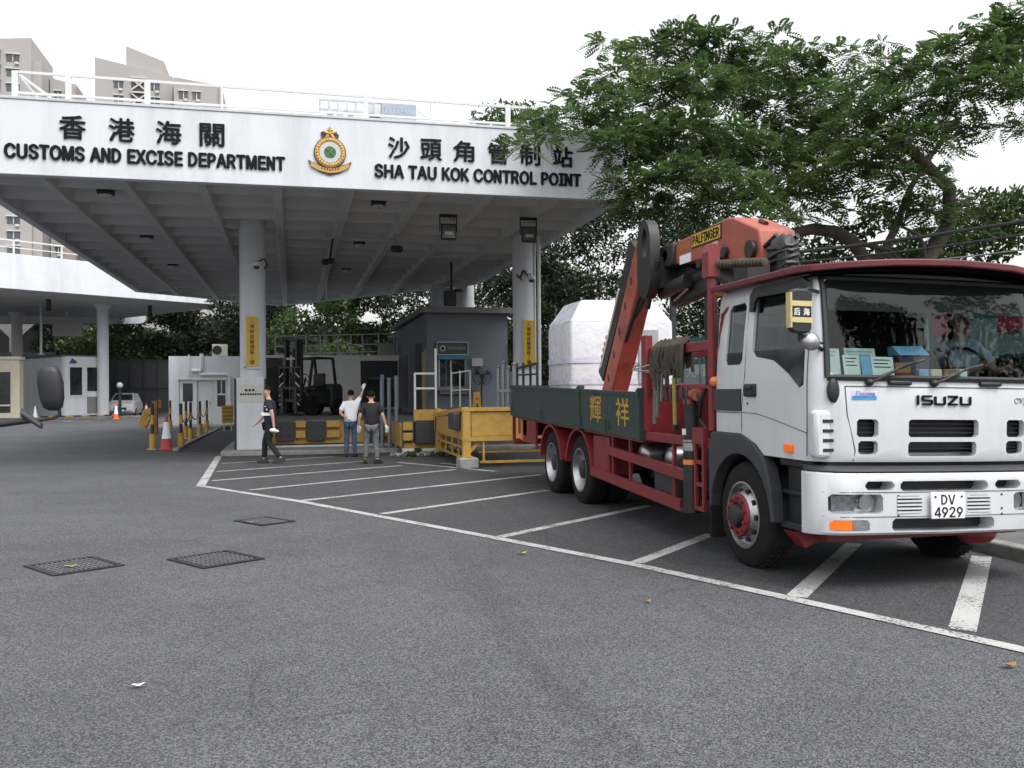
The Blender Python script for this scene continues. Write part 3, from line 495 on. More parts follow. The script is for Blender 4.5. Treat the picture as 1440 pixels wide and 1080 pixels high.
sc.build('scroll', M['gold'], E_, smooth=0)
t_ = MB()
for k in range(-3, 4): u = k * .055; t_.box(cx + u - .014, cx + u + .014, YF - .05, YF - .046, cz - .37 - .02 + abs(k) * .012, cz - .37 + .025 + abs(k) * .012)
t_.build('motto', M['gold_dark'], E_, smooth=0)
# columns
def column(x, y, r, zb=0, z1=6.2):
    c = MB(); c.lathe((x, y, zb), (0, 0, 1), [(0, r), (z1 - zb, r)], 32); return c.build('column', M['white_wall'], CAN, smooth=50)
column(-1.0, 25.2, .335); column(6.48, 25.2, .335); column(7.0, 37.1, .38); column(5.9, 37.3, .34)
pl_ = MB(); pl_.box(-1.42, -.70, 24.86, 25.58, .10, 2.0); pl_.build('column_casing', M['white_wall'], CAN, bevel=.02)
ed = MB(); ed.box(-1.47, -1.421, 24.84, 25.6, .105, 1.98); ed.box(-.699, -.65, 24.84, 25.6, .105, 1.98); ed.build('edge_guard', M['black'], CAN)
nb = MB(); nb.box(-1.38, -.74, 24.845, 24.858, 1.36, 1.82); NB = nb.build('notice_board', mat('aged notice', (.56, .54, .5), .6, var=.08, dirt=(.35, .33, .3), damt=.5, dscale=6), CAN)
nt_ = MB()
for k in range(3): nt_.box(-1.20 + k * .09, -1.13 + k * .09, 24.840, 24.844, 1.64, 1.70)
for k in range(9): nt_.box(-1.32 + k * .062, -1.275 + k * .062, 24.840, 24.844, 1.54, 1.59)
nt_.build('notice_lettering', M['black'], NB, smooth=0)
pp = MB(); pp.tube([(6.86, 25.0, .2), (6.86, 25.0, 6.0)], .05, 10); pp.tube([(6.72, 24.93, 2.2), (6.72, 24.93, 5.9)], .025, 8); pp.build('rain_pipe', M['white_metal'], CAN)
# roof railing
rl = MB(); yr = YF + .12
for x in (-5.27, -4.30, -2.82, -1.37, .09, 1.58, 3.0, 4.72): rl.box(x - (.055 if x in (-5.27, -4.30, -2.82, 1.58, 4.72) else .022), x + (.055 if x in (-5.27, -4.30, -2.82, 1.58, 4.72) else .022), yr - .03, yr + .03, ZT + .06, 7.98)
rl.bar((-5.27, yr, 7.97), (6.2, yr, 7.93), .05, .05); rl.bar((-5.27, yr, 7.56), (6.2, yr, 7.55), .045, .045); rl.box(6.16, 6.2, yr - .02, yr + .02, 7.46, 7.93)
rl.bar((-5.2, yr + .01, 7.93), (-4.62, yr + .01, 7.5), .05, .05)
rl.bar((-5.27, yr, 7.97), (-5.27, 30, 7.97), .05, .05); rl.bar((-5.27, yr, 7.56), (-5.27, 30, 7.56), .045, .045)
for y in (22, 25, 28, 30): rl.box(-5.3, -5.24, y, y + .06, 6.75, 7.97)
rl.build('roof_railing', M['white_metal'], CAN, smooth=0)
ga = MB(); ga.bar((1.1, 30, 5.88), (1.1, 30, 4.6), .04, .04); ga.build('hanging_rod', M['grey_metal'], CAN)

# --- fittings hung under the canopy (things of their own)
def ceiling_light(x, y):
    t = thing('ceiling_light', 'oval bulkhead lamp recessed in the waffle ceiling', 'lamp', (x, y, 6.1), 'bulkhead lamps under the canopy')
    b = MB(); b.box(x - .17, x + .17, y - .17, y + .17, 6.03, 6.42); b.build('housing', M['dark_metal'], t, bevel=.03)
    l = MB(); l.ball((x, y, 6.03), .15, .15, .08); l.build('lens', M['lamp_glass'], t); return t
proto = ceiling_light(-4.0, 21.78); 
labs = ['bulkhead lamp in the front row of coffers near the left end of the canopy', 'bulkhead lamp in the front row of coffers below the crest', 'bulkhead lamp in the second row behind the left front lamp', 'bulkhead lamp in the second row right of the left column', 'bulkhead lamp in the third row deep under the canopy on the left', 'bulkhead lamp in the third row behind the left column']
for i, (x, y) in enumerate([(-4.0, 21.78), (2.03, 21.78), (-4.0, 27.66), (2.0, 27.66), (-4.0, 33.54), (1.95, 33.54)]):
    o = proto if i == 0 else copy_tree(proto); o.location = (x, y, 6.1); o['label'] = labs[i]
def floodlight(x, y, label):
    t = thing('floodlight', label, 'floodlight', (x, y, 5.7), 'square floodlights under the fascia')
    h = MB(); h.loft([[Vector((x + sx * w, y + d, 5.5 + sz * hh)) for sx, sz in ((-1, -1), (1, -1), (1, 1), (-1, 1))] for d, w, hh in ((.16, .11, .12), (.0, .19, .2), (-.05, .19, .2))]); h.build('housing', M['dark_metal'], t, smooth=0, bevel=.01)
    l = MB(); l.box(x - .16, x + .16, y - .062, y - .052, 5.35, 5.66); l.build('lens', mat('flood lens', (.10, .10, .10), .12, var=.5, scale=5), t)
    r = MB(); r.box(x - .10, x + .10, y - .075, y - .064, 5.42, 5.50); r.build('lamp_tube', M['lamp_glass'], t)
    b = MB(); b.box(x - .22, x - .2, y + .0, y + .04, 5.5, 5.86); b.box(x + .2, x + .22, y + .0, y + .04, 5.5, 5.86); b.box(x - .22, x + .22, y, y + .04, 5.86, 5.94)
    for k in range(6): b.box(x - .2 + k * .078, x - .19 + k * .078, y - .1, y - .09, 5.74, 5.80)
    b.box(x - .2, x + .2, y - .1, y - .09, 5.79, 5.80); b.bar((x - .195, y - .095, 5.74), (x - .195, y, 5.70), .01, .01); b.bar((x + .195, y - .095, 5.74), (x + .195, y, 5.70), .01, .01)
    b.build('bracket', M['black'], t)
floodlight(3.75, 22.0, 'black square floodlight hanging between the two front columns'); floodlight(5.78, 22.0, 'black square floodlight hanging in front of the right column')
def cctv(x, y, z, label, side=1):
    t = thing('security_camera', label, 'camera', (x, y, z), 'dome cameras on the columns')
    m = MB(); m.box(x - .05, x + .05, y - .02, y + .06, z + .12, z + .26); m.tube([(x, y, z + .2), (x, y - .14, z + .24), (x, y - .2, z + .17)], .02); m.build('bracket', M['white_metal'], t)
    d = MB(); d.lathe((x, y - .2, z + .17), (0, 0, -1), [(0, .05), (.03, .10), (.1, .105), (.12, .09)], 18); d.build('housing', M['white_metal'], t)
    q = MB(); q.ball((x, y - .2, z + .04), .08, .08, .08); q.build('dome', M['dark_glass'], t)
    c = MB(); c.tube([(x + side * .05, y, z + .2), (x + side * .2, y - .02, z + .28), (x + side * .26, y + .05, z + .12), (x + side * .2, y + .1, z + .02)], .022); c.build('conduit', M['black'], t)
cctv(-.88, 24.84, 4.86, 'white dome camera high on the left column'); cctv(6.55, 24.84, 4.66, 'white dome camera high on the right column', -1)
bc = thing('bullet_camera', 'dark bullet camera under the ceiling rib right of the left column', 'camera', (2.9, 25, 5.6))
q = MB(); q.cyl((2.75, 25.2, 5.55), (2.9, 24.9, 5.5), .09, .1, 16); q.cyl((2.9, 24.9, 5.5), (2.92, 24.86, 5.497), .075, .075, 16); q.build('housing', M['dark_metal'], bc)
q = MB(); q.bar((2.8, 25.1, 5.6), (2.8, 25.1, 5.95), .05, .05); q.bar((2.8, 25.1, 5.8), (.9, 25.1, 5.85), .03, .03); q.build('bracket', M['grey_metal'], bc)
bc = thing('bullet_camera', 'dark bullet camera on a bracket beside the left column top', 'camera', (1.0, 26, 5.3))
q = MB(); q.cyl((1.15, 26, 5.3), (.85, 25.9, 5.22), .08, .09, 14); q.build('housing', M['dark_metal'], bc); q = MB(); q.bar((1.05, 26, 5.3), (1.15, 26.1, 5.93), .04, .04); q.build('bracket', M['dark_metal'], bc)
ps = thing('hanging_signal', 'dark signal box hanging on a rod from the canopy above the slate blue hut', 'signal', (5.2, 30, 5.9))
q = MB(); q.bar((5.2, 30, 5.93), (5.2, 30, 4.9), .07, .07); q.build('rod', M['black'], ps); q = MB(); q.box(4.95, 5.35, 29.9, 30.1, 4.45, 4.95); q.lathe((5.45, 30, 4.93), (0, 0, 1), [(0, .16), (.05, .16), (.08, .1)], 14); q.build('signal_box', M['dark_metal'], ps)

def yellow_sign(x0, x1, y, z0, z1, num, label):
    t = thing('bay_sign', label, 'sign', (x0, y, z0), 'yellow upright bay signs')
    b = MB(); b.box(x0, x1, y - .03, y, z0, z1); b.build('sign_board', M['sign_yellow'], t, bevel=.006)
    k = MB(); k.box(x0 - .04, x0, y - .01, y + .02, z0 - .04, z1 + .04); k.box(x0 - .04, x1 + .06, y - .01, y + .02, z0 - .06, z0 - .002); k.box(x0 + .03, x0 + .07, y - .01, y + .3, z1 - .14, z1 - .1); k.box(x0 + .03, x0 + .07, y - .01, y + .3, z0 + .1, z0 + .14); k.build('bracket', M['grey_metal'], t)
    n = 9; body = "入境檢查驗貨區" + num + "號"; h = (z1 - z0 - .1) / n; cx = (x0 + x1) / 2
    L = MB(); Rr = MB()
    for i, ch in enumerate(body):
        zz = z1 - .05 - h * (i + .5); w = .34 * h * (.5 if ch.isdigit() else 1.25)
        tb = text_mb(ch, (cx - w, cx + w, zz - h * .42, zz + h * .42), 'y', y - .031, .004, .02); (Rr if i == 0 or ch.isdigit() else L).add(tb.v, tb.f)
    L.build('lettering', M['black'], t, smooth=0); Rr.build('red_lettering', M['sign_red'], t, smooth=0)
yellow_sign(-1.16, -.85, 24.83, 2.29, 3.60, "1", 'yellow upright sign with Chinese text on the left column')
yellow_sign(6.34, 6.66, 24.83, 2.29, 3.58, "2", 'yellow upright sign with Chinese text on the right column')
hk = thing('wall_hook', 'grey gooseneck lamp bracket curving from the right column', 'bracket', (6.2, 24.9, 4.7))
q = MB(); q.tube([(6.45, 24.87, 4.95), (6.35, 24.8, 4.98), (6.28, 24.75, 4.84), (6.2, 24.72, 4.76), (6.14, 24.72, 4.86)], .03, 8); q.build('bracket_tube', M['dark_metal'], hk)

# roof equipment behind the fascia
rf = thing('floodlight_rack', 'grey rack of square floodlights standing on the canopy roof', 'floodlight rack', (1.2, 24, 6.75))
q = MB(); q.bar((.72, 24, 9.18), (2.1, 24, 9.18), .05, .05); q.bar((.72, 24, 8.93), (2.1, 24, 8.93), .05, .05)
for i in range(7): q.box(.72 + i * .23, .77 + i * .23, 23.97, 24.03, 8.9, 9.2)
q.bar((1.0, 24, 6.75), (1.0, 24, 9.0), .08, .08); q.bar((1.9, 24.05, 6.75), (1.9, 24.05, 8.95), .06, .06); q.build('rack_frame', M['grey_metal'], rf, smooth=0)
for i, x in enumerate((.93, 1.17, 1.45)):
    q = MB(); q.box(x, x + .16, 23.85, 24.0, 8.76 - .02 * (i % 2), 8.9); q.build('lamp_head', M['grey_metal'], rf, bevel=.01)
rs = thing('roof_sign', 'blue grey sign panel on a frame standing on the canopy roof', 'sign', (2.6, 24.3, 6.75))
q = MB(); q.box(1.9, 1.96, 24.2, 24.3, 6.75, 9.34); q.box(3.28, 3.33, 24.2, 24.3, 6.75, 9.2); q.bar((1.93, 24.25, 9.3), (3.3, 24.25, 9.3), .05, .08); q.bar((3.33, 24.3, 9.15), (3.6, 24.5, 9.05), .04, .04); q.build('frame', M['white_metal'], rs)
q = MB(); q.box(1.97, 2.36, 24.24, 24.28, 8.6, 9.27); q.build('plain_panel', mat('pale roof panel', (.5, .52, .52), .6), rs)
q = MB(); q.box(2.36, 3.28, 24.20, 24.24, 8.6, 9.26); q.build('blue_panel', mat('faded blue panel', (.30, .345, .41), .6, var=.08), rs)
q = MB()
for k, ch in enumerate("泊海魚街"):
    tb = text_mb(ch, (2.42 + k * .21, 2.6 + k * .21, 8.98, 9.2), 'y', 24.198, .004, .01); q.add(tb.v, tb.f)
q.build('lettering', mat('pale blue characters', (.38, .46, .55), .6), rs, smooth=0)
q = MB(); q.box(2.05, 2.32, 24.2, 24.235, 8.74, 8.9); q.box(2.45, 2.75, 24.17, 24.195, 8.68, 8.74); q.build('lower_marking', M['letter'], rs)

# ================================================================== SECOND CANOPY (far left)
C2 = thing('booth_canopy', 'long white canopy over the toll booths at the far left', 'canopy', (-12.1, 64.9, 0))
plan2 = [(-30, 44.4), (-4.1, 64.4), (-13.8, 77), (-38, 74)]
q = MB(); q.prism(plan2, 'z', 7.5, 8.0); q.build('roof_slab', M['soffit'], C2, smooth=0)
q = MB(); a = Vector((-30, 44.4)); d = (Vector((-4.1, 64.4)) - a).normalized(); n_ = Vector((d.y, -d.x)) * .25; b = Vector((-4.05, 64.45))
q.prism([tuple(a), tuple(a + n_), tuple(b + n_), tuple(b)], 'z', 7.48, 9.45); q.build('fascia', M['white_wall'], C2, bevel=.02)
q = MB(); wallstrip(q, (-4.05, 64.46), (-13.8, 77.05), 7.46, 9.4, .2); q.build('side_fascia', M['white_wall'], C2, smooth=0)
def col2(x, y, r, zt, name='column'):
    c = MB(); c.lathe((x, y, 0), (0, 0, 1), [(0, r), (zt - .8, r), (zt - .3, r * 1.05), (zt, r * 1.6)], 28); return c.build(name, M['white_wall'], C2, smooth=50)
col2(-12.14, 64.9, .36, 7.5); col2(-19.2, 72.0, .36, 7.5)
q = MB()
def pip(p0, p1, z, r): q.bar((*p0, z), (*p1, z), r, r)
e0, e1 = (-29.8, 44.7), (-4.6, 64.2)
pip(e0, e1, 10.25, .07); pip(e0, e1, 9.85, .05)
for k in range(13): t = k / 12; q.box(e0[0] + (e1[0] - e0[0]) * t - .04, e0[0] + (e1[0] - e0[0]) * t + .04, e0[1] + (e1[1] - e0[1]) * t - .04, e0[1] + (e1[1] - e0[1]) * t + .04, 9.4, 10.27)
q.build('roof_railing', M['white_metal'], C2, smooth=0)
q = MB(); q.loft([[Vector((x, 76 + yy, 7.45 + zz)) for yy, zz in ((-.6, -h), (.6, -h), (.6, h), (-.6, h))] for x, h in ((-24, .45), (-11.6, .42), (-11.2, .35), (-11.0, .15))]); q.build('rear_beam', M['white_wall'], C2)
for x, y in [(-14.6, 61.5), (-9.2, 64.9), (-18.3, 60.5)]: q = MB(); q.box(x - .12, x + .12, y - .12, y + .12, 6.95, 7.5); q.ball((x, y, 6.9), .16); q.build('downlight', M['dark_metal'], C2)

SD = thing('service_shed', 'dark open shed with heavy pillars under the far canopy behind the toll booths', 'shed', (-24, 82, 0))
q = MB(); q.box(-40, -18.2, 84, 84.4, 0, 7.6); q.build('rear_wall', M['black'], SD, smooth=0)
for x in (-33, -27.2, -21.5): q = MB(); q.box(x - .4, x + .4, 80, 80.8, 0, 6.2); q.prism([(x - .4, 6.2), (x + .4, 6.2), (x + 1.6, 7.4), (x - 1.6, 7.4)], 'y', 80, 80.8); q.build('pillar', M['hut_roof'], SD, smooth=0)
q = MB(); q.box(-40, -18.5, 79.9, 80.9, 7.4, 7.9); q.box(-40, -18.5, 79.9, 80.2, 4.6, 5.0); q.build('beam', M['dark_metal'], SD, smooth=0)
# toll booths, turned with their lane
def rot_pt(o, ax, u, v): a = Vector(ax); b = Vector((-a.y, a.x)); return (o[0] + a.x * u + b.x * v, o[1] + a.y * u + b.y * v)
BA = Vector((.82, .57)); BO = (-14.3, 63.75)
def bx2(q, u0, u1, v0, v1, z0, z1): q.prism([rot_pt(BO, BA, u0, v0), rot_pt(BO, BA, u1, v0), rot_pt(BO, BA, u1, v1), rot_pt(BO, BA, u0, v1)], 'z', z0, z1)
TB = thing('toll_booth', 'white toll booth with rounded corner and blue emblem beside the far column', 'booth', (-15.0, 63.2, 0))
q = MB(); pts = []
for k in range(7): t = math.pi + k * math.pi / 12; pts.append(rot_pt(BO, BA, .45 + .45 * math.cos(t), .45 + .45 * math.sin(t)))
pts += [rot_pt(BO, BA, 2.9, 0), rot_pt(BO, BA, 2.9, 12), rot_pt(BO, BA, 0, 12)]
q.prism(pts, 'z', .16, 4.05); q.build('wall', M['white_wall'], TB, smooth=40)
q = MB(); bx2(q, -.08, 3.0, .05, 12.1, 4.05, 4.15); q.build('roof', M['dark_concrete'], TB, smooth=0)
for (u0, u1) in ((.4, 1.18), (1.5, 2.15)):
    q = MB(); bx2(q, u0, u1, -.03, -.005, 1.55 if u0 < 1 else 1.8, 3.35); w = q.build('window', M['dark_glass'], TB, smooth=0)
    q = MB(); bx2(q, u0 - .07, u0 - .001, -.05, .02, 1.5, 3.4); bx2(q, u1 + .001, u1 + .07, -.05, .02, 1.5, 3.4); bx2(q, u0 - .07, u1 + .07, -.052, .018, 3.4, 3.47); bx2(q, u0 - .07, u1 + .07, -.052, .018, 1.43, 1.499); q.build('frame', M['white_metal'], w, smooth=0)
q = MB(); bx2(q, 1.5, 2.15, -.03, -.005, .35, 1.4); q.build('door_panel', mat('frosted panel', (.2, .2, .2), .4), TB, smooth=0)
for v in (1.2, 8.6, 10.6):
    q = MB(); bx2(q, -.03, -.005, v - .5, v + .5, 1.5, 3.2); q.build('side_window', M['dark_glass'], TB, smooth=0)
q = MB(); p = [rot_pt(BO, BA, u, -.03) for u in (.35, .55, .85)]
q.add([(*p[0], 3.6), (*p[2], 3.6), (*p[1], 3.95), (*p[2], 3.72)], [(0, 1, 3, 2)]); q.build('emblem', M['blue'], TB, smooth=0)
KB = thing('striped_kerb', 'black and yellow striped kerb in front of the toll booth', 'kerb', (-15, 62.3, 0))
q = MB(); y2 = MB()
for k in range(12): (q if k % 2 else y2).add(*[(lambda u: ([(*rot_pt(BO, BA, u, -.75), .0), (*rot_pt(BO, BA, u + .5, -.75), .0), (*rot_pt(BO, BA, u + .5, -.35), .0), (*rot_pt(BO, BA, u, -.35), .0), (*rot_pt(BO, BA, u, -.75), .24), (*rot_pt(BO, BA, u + .5, -.75), .24), (*rot_pt(BO, BA, u + .5, -.35), .24), (*rot_pt(BO, BA, u, -.35), .24)], [(3, 2, 1, 0), (4, 5, 6, 7), (0, 1, 5, 4), (1, 2, 6, 5), (2, 3, 7, 6), (3, 0, 4, 7)]))(-2.2 + k * .5)][0])
q.build('black_band', M['black'], KB, smooth=0); y2.build('yellow_band', M['yellow'], KB, smooth=0)
CB = thing('toll_booth', 'cream toll booth with an open counter window at the left edge', 'booth', (-18.6, 60.5, 0))
q = MB(); q.box(-22.5, -16.3, 61.6, 62.5, .16, 3.75); q.build('wall', M['cream'], CB, bevel=.03)
q = MB(); q.box(-22.6, -16.2, 61.5, 62.6, 3.75, 3.95); q.build('roof', M['cream'], CB, bevel=.03)
q = MB(); q.box(-20.5, -16.8, 61.57, 61.595, .5, 3.0); w = q.build('window', M['dark_glass'], CB, smooth=0)
q = MB(); q.box(-20.5, -16.8, 61.45, 61.56, .9, 1.0); q.build('sill', M['cream'], w)
lp = thing('pole', 'thin grey pole rising through the roof of the white toll booth', 'pole', (-15.9, 65.3, 0)); q = MB(); q.cyl((-15.9, 65.0, 4.2), (-15.9, 65.0, 7.5), .09); q.cyl((-15.9, 65.0, 4.2), (-15.9, 65.0, 4.3), .2); q.build('shaft', M['grey_metal'], lp)
hb = thing('overhead_cabinet', 'grey equipment cabinet under the canopy above the toll booth', 'cabinet', (-14.4, 70, 5.9)); q = MB(); q.box(-16.4, -14.6, 70, 70.6, 5.7, 6.7); q.build('box', M['soffit'], hb, bevel=.03); q = MB(); q.box(-15.6, -15.4, 70.2, 70.4, 6.7, 7.5); q.build('hanger', M['grey_metal'], hb)

# road cones
def cone(name, h, m_body, m_slv, base_red, label):
    t = thing(name, label, 'traffic cone', (0, 0, 0))
    q = MB(); q.box(-.2, .2, -.2, .2, 0, .05); q.build('base', M['cone_red'] if base_red else m_body, t, bevel=.02)
    q = MB(); q.lathe((0, 0, .05), (0, 0, 1), [(0, .165), (h * .28, .135), (h * .285, .12), (h * .93, .03), (h * .95, .0)], 24); q.build('body', m_body, t)
    q = MB(); q.lathe((0, 0, .05), (0, 0, 1), [(h * .28, .134), (h * .32, .122), (h * .74, .066), (h * .74, .05)], 24); q.build('sleeve', m_slv, t); return t
def stdcone(p, h, m, label, red=True):
    t = cone('traffic_cone', h, M[m], M['cone_white'], red, label); t.location = (*p, .002)
stdcone((-3.45, 27.3), 1.0, 'cone_red', 'large red cone with white sleeve at the head of the bollard row')
stdcone((-10.7, 61.2), 1.05, 'cone_orange', 'orange cone in front of the white car by the far column', False)
stdcone((-9.7, 66.5), 1.0, 'cone_red', 'red cone with white sleeve before the dark fence behind the white car')
stdcone((-15.5, 61.9), .9, 'cone_white', 'pale cone half hidden behind the coach mirror')

# white car half hidden behind the far column
WC = thing('parked_car', 'white car with dark windscreen half hidden by the far column', 'car', (-11.2, 68, 0))
def carprof(mb, pts, y0, y1, x_in=0): mb.prism(pts, 'x', y0, y1)
q = MB(); secs = []
for yy, zl, zh, w in [(66.1, .45, .85, .70), (66.3, .28, 1.0, .84), (67.3, .25, 1.08, .88), (69.6, .25, 1.12, .88), (70.3, .3, 1.05, .82), (70.5, .5, .95, .7)]:
    secs.append([Vector((-11.3 + sx * w, yy, z)) for sx, z in ((-1, zl), (1, zl), (1.02, (zl + zh) / 2), (.94, zh), (-.94, zh), (-1.02, (zl + zh) / 2))])
q.loft(secs); q.build('body', M['truck_white'], WC, bevel=.05)
q = MB(); secs = []
for yy, z, w in [(66.9, 1.06, .78), (67.7, 1.58, .62), (68.2, 1.66, .62), (69.4, 1.62, .62), (70.1, 1.08, .76)]:
    secs.append([Vector((-11.3 + sx * w, yy, zz)) for sx, zz in ((-1, 1.0), (1, 1.0), (1, z), (-1, z))])
q.loft(secs); q.build('roof', M['truck_white'], WC, bevel=.06)
q = MB(); q.quad((-11.94, 67.03, 1.17), (-10.66, 67.03, 1.17), (-10.76, 67.62, 1.55), (-11.84, 67.62, 1.55)); q.build('windscreen', M['dark_glass'], WC, smooth=0, warp=lambda x, y, z: (x, y - .02, z + .02))
for sx in (-1, 1):
    for yy in (67.0, 69.6):
        q = MB(); q.lathe((-11.3 + sx * .72, yy, .31), (sx, 0, 0), [(0, .2), (0, .31), (.17, .31), (.17, .2)], 24); w = q.build('wheel', M['rubber'], WC); q = MB(); q.lathe((-11.3 + sx * .72, yy, .31), (sx, 0, 0), [(.1, .2), (.175, .19), (.175, .0)], 20); q.build('rim', M['chrome'], w)
    q = MB(); q.ball((-11.3 + sx * .62, 66.28, .78), .16, .1, .1); q.build('headlight', M['headlight'], WC)
q = MB(); q.box(-11.7, -10.9, 66.08, 66.2, .5, .68); q.build('grille', M['black'], WC)
q = MB(); q.box(-11.55, -11.05, 66.02, 66.08, .42, .54); q.build('licence_plate', M['plate'], WC)
st = thing('lamp_post', 'short black post with a round lamp standing beside the far column', 'post', (-10.9, 62.6, 0))
q = MB(); q.cyl((-10.75, 62.8, 0), (-10.75, 62.8, 2.0), .09); q.cyl((-10.75, 62.8, 0), (-10.75, 62.8, .2), .18)
for k in range(4): q.cyl((-10.75, 62.8, .5 + k * .35), (-10.75, 62.8, .6 + k * .35), .13)
q.build('shaft', M['black'], st); q = MB(); q.ball((-10.75, 62.8, 2.15), .2); q.build('lamp', M['lamp_glass'], st)
DF = thing('metal_fence', 'dark tall metal fence behind the white car', 'fence', (-8, 74, 0))
q = MB(); q.box(-14, -3, 74.04, 74.08, .15, 4.1); q.build('panel', M['dark_metal'], DF, smooth=0)
q = MB()
for k in range(12): q.box(-14 + k, -13.9 + k, 73.96, 74.04, 0, 4.3)
q.box(-14, -3, 73.98, 74.035, 4.1, 4.2); q.box(-14, -3, 73.98, 74.035, 2, 2.08); q.build('fence_post', M['black'], DF, smooth=0)

# ================================================================== WHITE OFFICE
OF = thing('office_building', 'low white flat-roofed office with two doors behind the bollards', 'building', (-3.5, 46, 0))
def wallholes(q, x0, x1, z0, z1, y0, y1, holes):
    """front wall with rectangular holes (sorted by x, not overlapping in x)"""
    cur = x0
    for hx0, hx1, hz0, hz1 in holes:
        if hx0 > cur: q.box(cur, hx0, y0, y1, z0, z1)
        if hz0 > z0: q.box(hx0, hx1, y0, y1, z0, hz0)
        if hz1 < z1: q.box(hx0, hx1, y0, y1, hz1, z1)
        cur = hx1
    if cur < x1: q.box(cur, x1, y0, y1, z0, z1)
q = MB(); wallholes(q, -5.7, -.4, .1, 3.38, 46, 46.2, [(-5.25, -4.45, .1, 2.25), (-4.42, -3.72, .1, 2.2), (-3.68, -3.06, .95, 2.22)])
q.box(-5.7, -5.5, 46.2, 50, .1, 3.38); q.box(-.6, -.4, 46.2, 50, .1, 3.38); q.box(-5.5, -.6, 49.8, 50, .1, 3.38); q.build('wall', M['white_wall'], OF, smooth=0)
q = MB(); q.box(-5.5, -.6, 46.2, 49.8, 3.1, 3.3); q.build('roof', M['concrete'], OF, smooth=0)
q = MB(); wallholes(q, -5.24, -4.46, .11, 2.24, 46.08, 46.13, [(-5.08, -4.62, 1.2, 2.08)]); d_ = q.build('door', M['white_metal'], OF, smooth=0)
q = MB(); q.box(-5.08, -4.62, 46.1, 46.11, 1.2, 2.08); q.build('pane', M['dark_glass'], d_, smooth=0)
q = MB(); q.box(-4.41, -3.73, 46.08, 46.13, .11, 2.19); d_ = q.build('door', M['white_metal'], OF, bevel=.01); q = MB(); q.box(-3.86, -3.82, 46.03, 46.079, 1.05, 1.2); q.build('handle', M['grey_metal'], d_)
q = MB(); q.box(-3.68, -3.06, 46.14, 46.15, .95, 2.22); w = q.build('window', M['dark_glass'], OF, smooth=0)
q = MB(); q.box(-3.68, -3.5, 46.02, 46.08, .95, 2.22); q.box(-3.12, -3.06, 46.05, 46.1, .95, 2.22); q.box(-3.499, -3.121, 46.05, 46.1, 1.5, 1.58); q.box(-3.33, -3.28, 46.051, 46.101, 1.581, 2.22); q.build('frame', M['white_metal'], w, smooth=0)
q = MB(); q.box(-4.55, -3.0, 45.9, 45.998, 2.24, 2.32); q.box(-5.3, -4.42, 45.95, 45.998, 2.26, 2.31); q.build('door_hood', M['white_metal'], OF)
q = MB(); q.tube([(-4.2, 45.93, 3.5), (-4.2, 45.93, 2.75), (-4.25, 45.93, 2.68), (-4.65, 45.93, 2.68)], .09, 10); q.tube([(-4.78, 45.95, 3.45), (-4.78, 45.95, 2.4)], .04); q.tube([(-4.3, 45.92, 2.5), (-3.05, 45.92, 2.5), (-2.92, 45.92, 2.4), (-2.92, 45.92, .2)], .07, 10); q.build('drain_pipe', M['white_metal'], OF)
ac = thing('air_conditioner', 'beige outdoor air conditioner unit on the flat office roof', 'air conditioner', (-3.4, 46.6, 3.3))
q = MB(); q.box(-3.75, -3.05, 46.4, 46.75, 3.4, 3.98); q.build('casing', M['cream'], ac, bevel=.015); q = MB(); q.lathe((-3.52, 46.399, 3.69), (0, -1, 0), [(0, .22), (.02, .22), (.02, 0)], 22); q.build('grille', M['dark_metal'], ac); q = MB(); q.box(-3.7, -3.6, 46.45, 46.7, 3.3, 3.4); q.box(-3.2, -3.1, 46.45, 46.7, 3.3, 3.4); q.build('foot', M['grey_metal'], ac)
yb = thing('notice_sign', 'yellow notice board on two legs in front of the office window', 'sign', (-2.4, 38, .1))
q = MB(); q.box(-2.72, -2.28, 37.98, 38.02, .4, 1.1); q.build('sign_board', mat('faded yellow board', (.42, .3, .04), .6, var=.15, dirt=(.2, .15, .05), damt=.6, dscale=8), yb, bevel=.01)
q = MB(); q.box(-2.66, -2.62, 38.0, 38.05, .09, .5); q.box(-2.38, -2.34, 38.0, 38.05, .09, .5); q.build('leg', M['grey_metal'], yb)
q = MB()
for r_ in range(4):
    for k in range(5): q.box(-2.66 + k * .075, -2.61 + k * .075, 37.97, 37.979, .5 + r_ * .15, .58 + r_ * .15)
q.build('lettering', mat('worn brown lettering', (.2, .1, .03), .7), yb, smooth=0)

# bollards with chains
def bollard():
    t = thing('bollard', '', 'bollard', (0, 0, 0), 'black and yellow bollards along the dark ramp')
    H = 1.28; n = 4
    q = MB(); q.cyl((0, 0, 0), (0, 0, H), .045, n=14); q.ball((0, 0, H), .046, .046, .03, 10); q.build('shaft', M['black'], t)
    for z0, z1, r in ((0.0, .45, .085), (.72, .98, .052)):
        q = MB(); q.cyl((0, 0, z0), (0, 0, z1), r, n=14); q.build('yellow_band', M['yellow'], t)
    q = MB(); q.box(-.13, .13, -.13, .13, 0, .025); q.build('base_plate', M['grey_metal'], t); return t
pb = bollard(); used = [False]
BP = [((-3.88, 27.7), 'bollard left of the large red cone, nearest the road'), ((-3.12, 27.8), 'bollard right of the large red cone, first of the row'), ((-3.27, 31.85), 'second bollard back in the row along the dark ramp'), ((-3.36, 35.95), 'third bollard back in the row along the dark ramp'), ((-3.44, 39.8), 'last bollard of the row by the office door'), ((-3.6, 33.6), 'bollard doubled behind the second one of the row'), ((-5.05, 41.2), 'bollard in front of the left office door beside the yellow box')]
for p, l in BP: place(pb, used, (*p, .004), rnd.uniform(-.3, .3), 'black and yellow ' + l)
ch = MB()
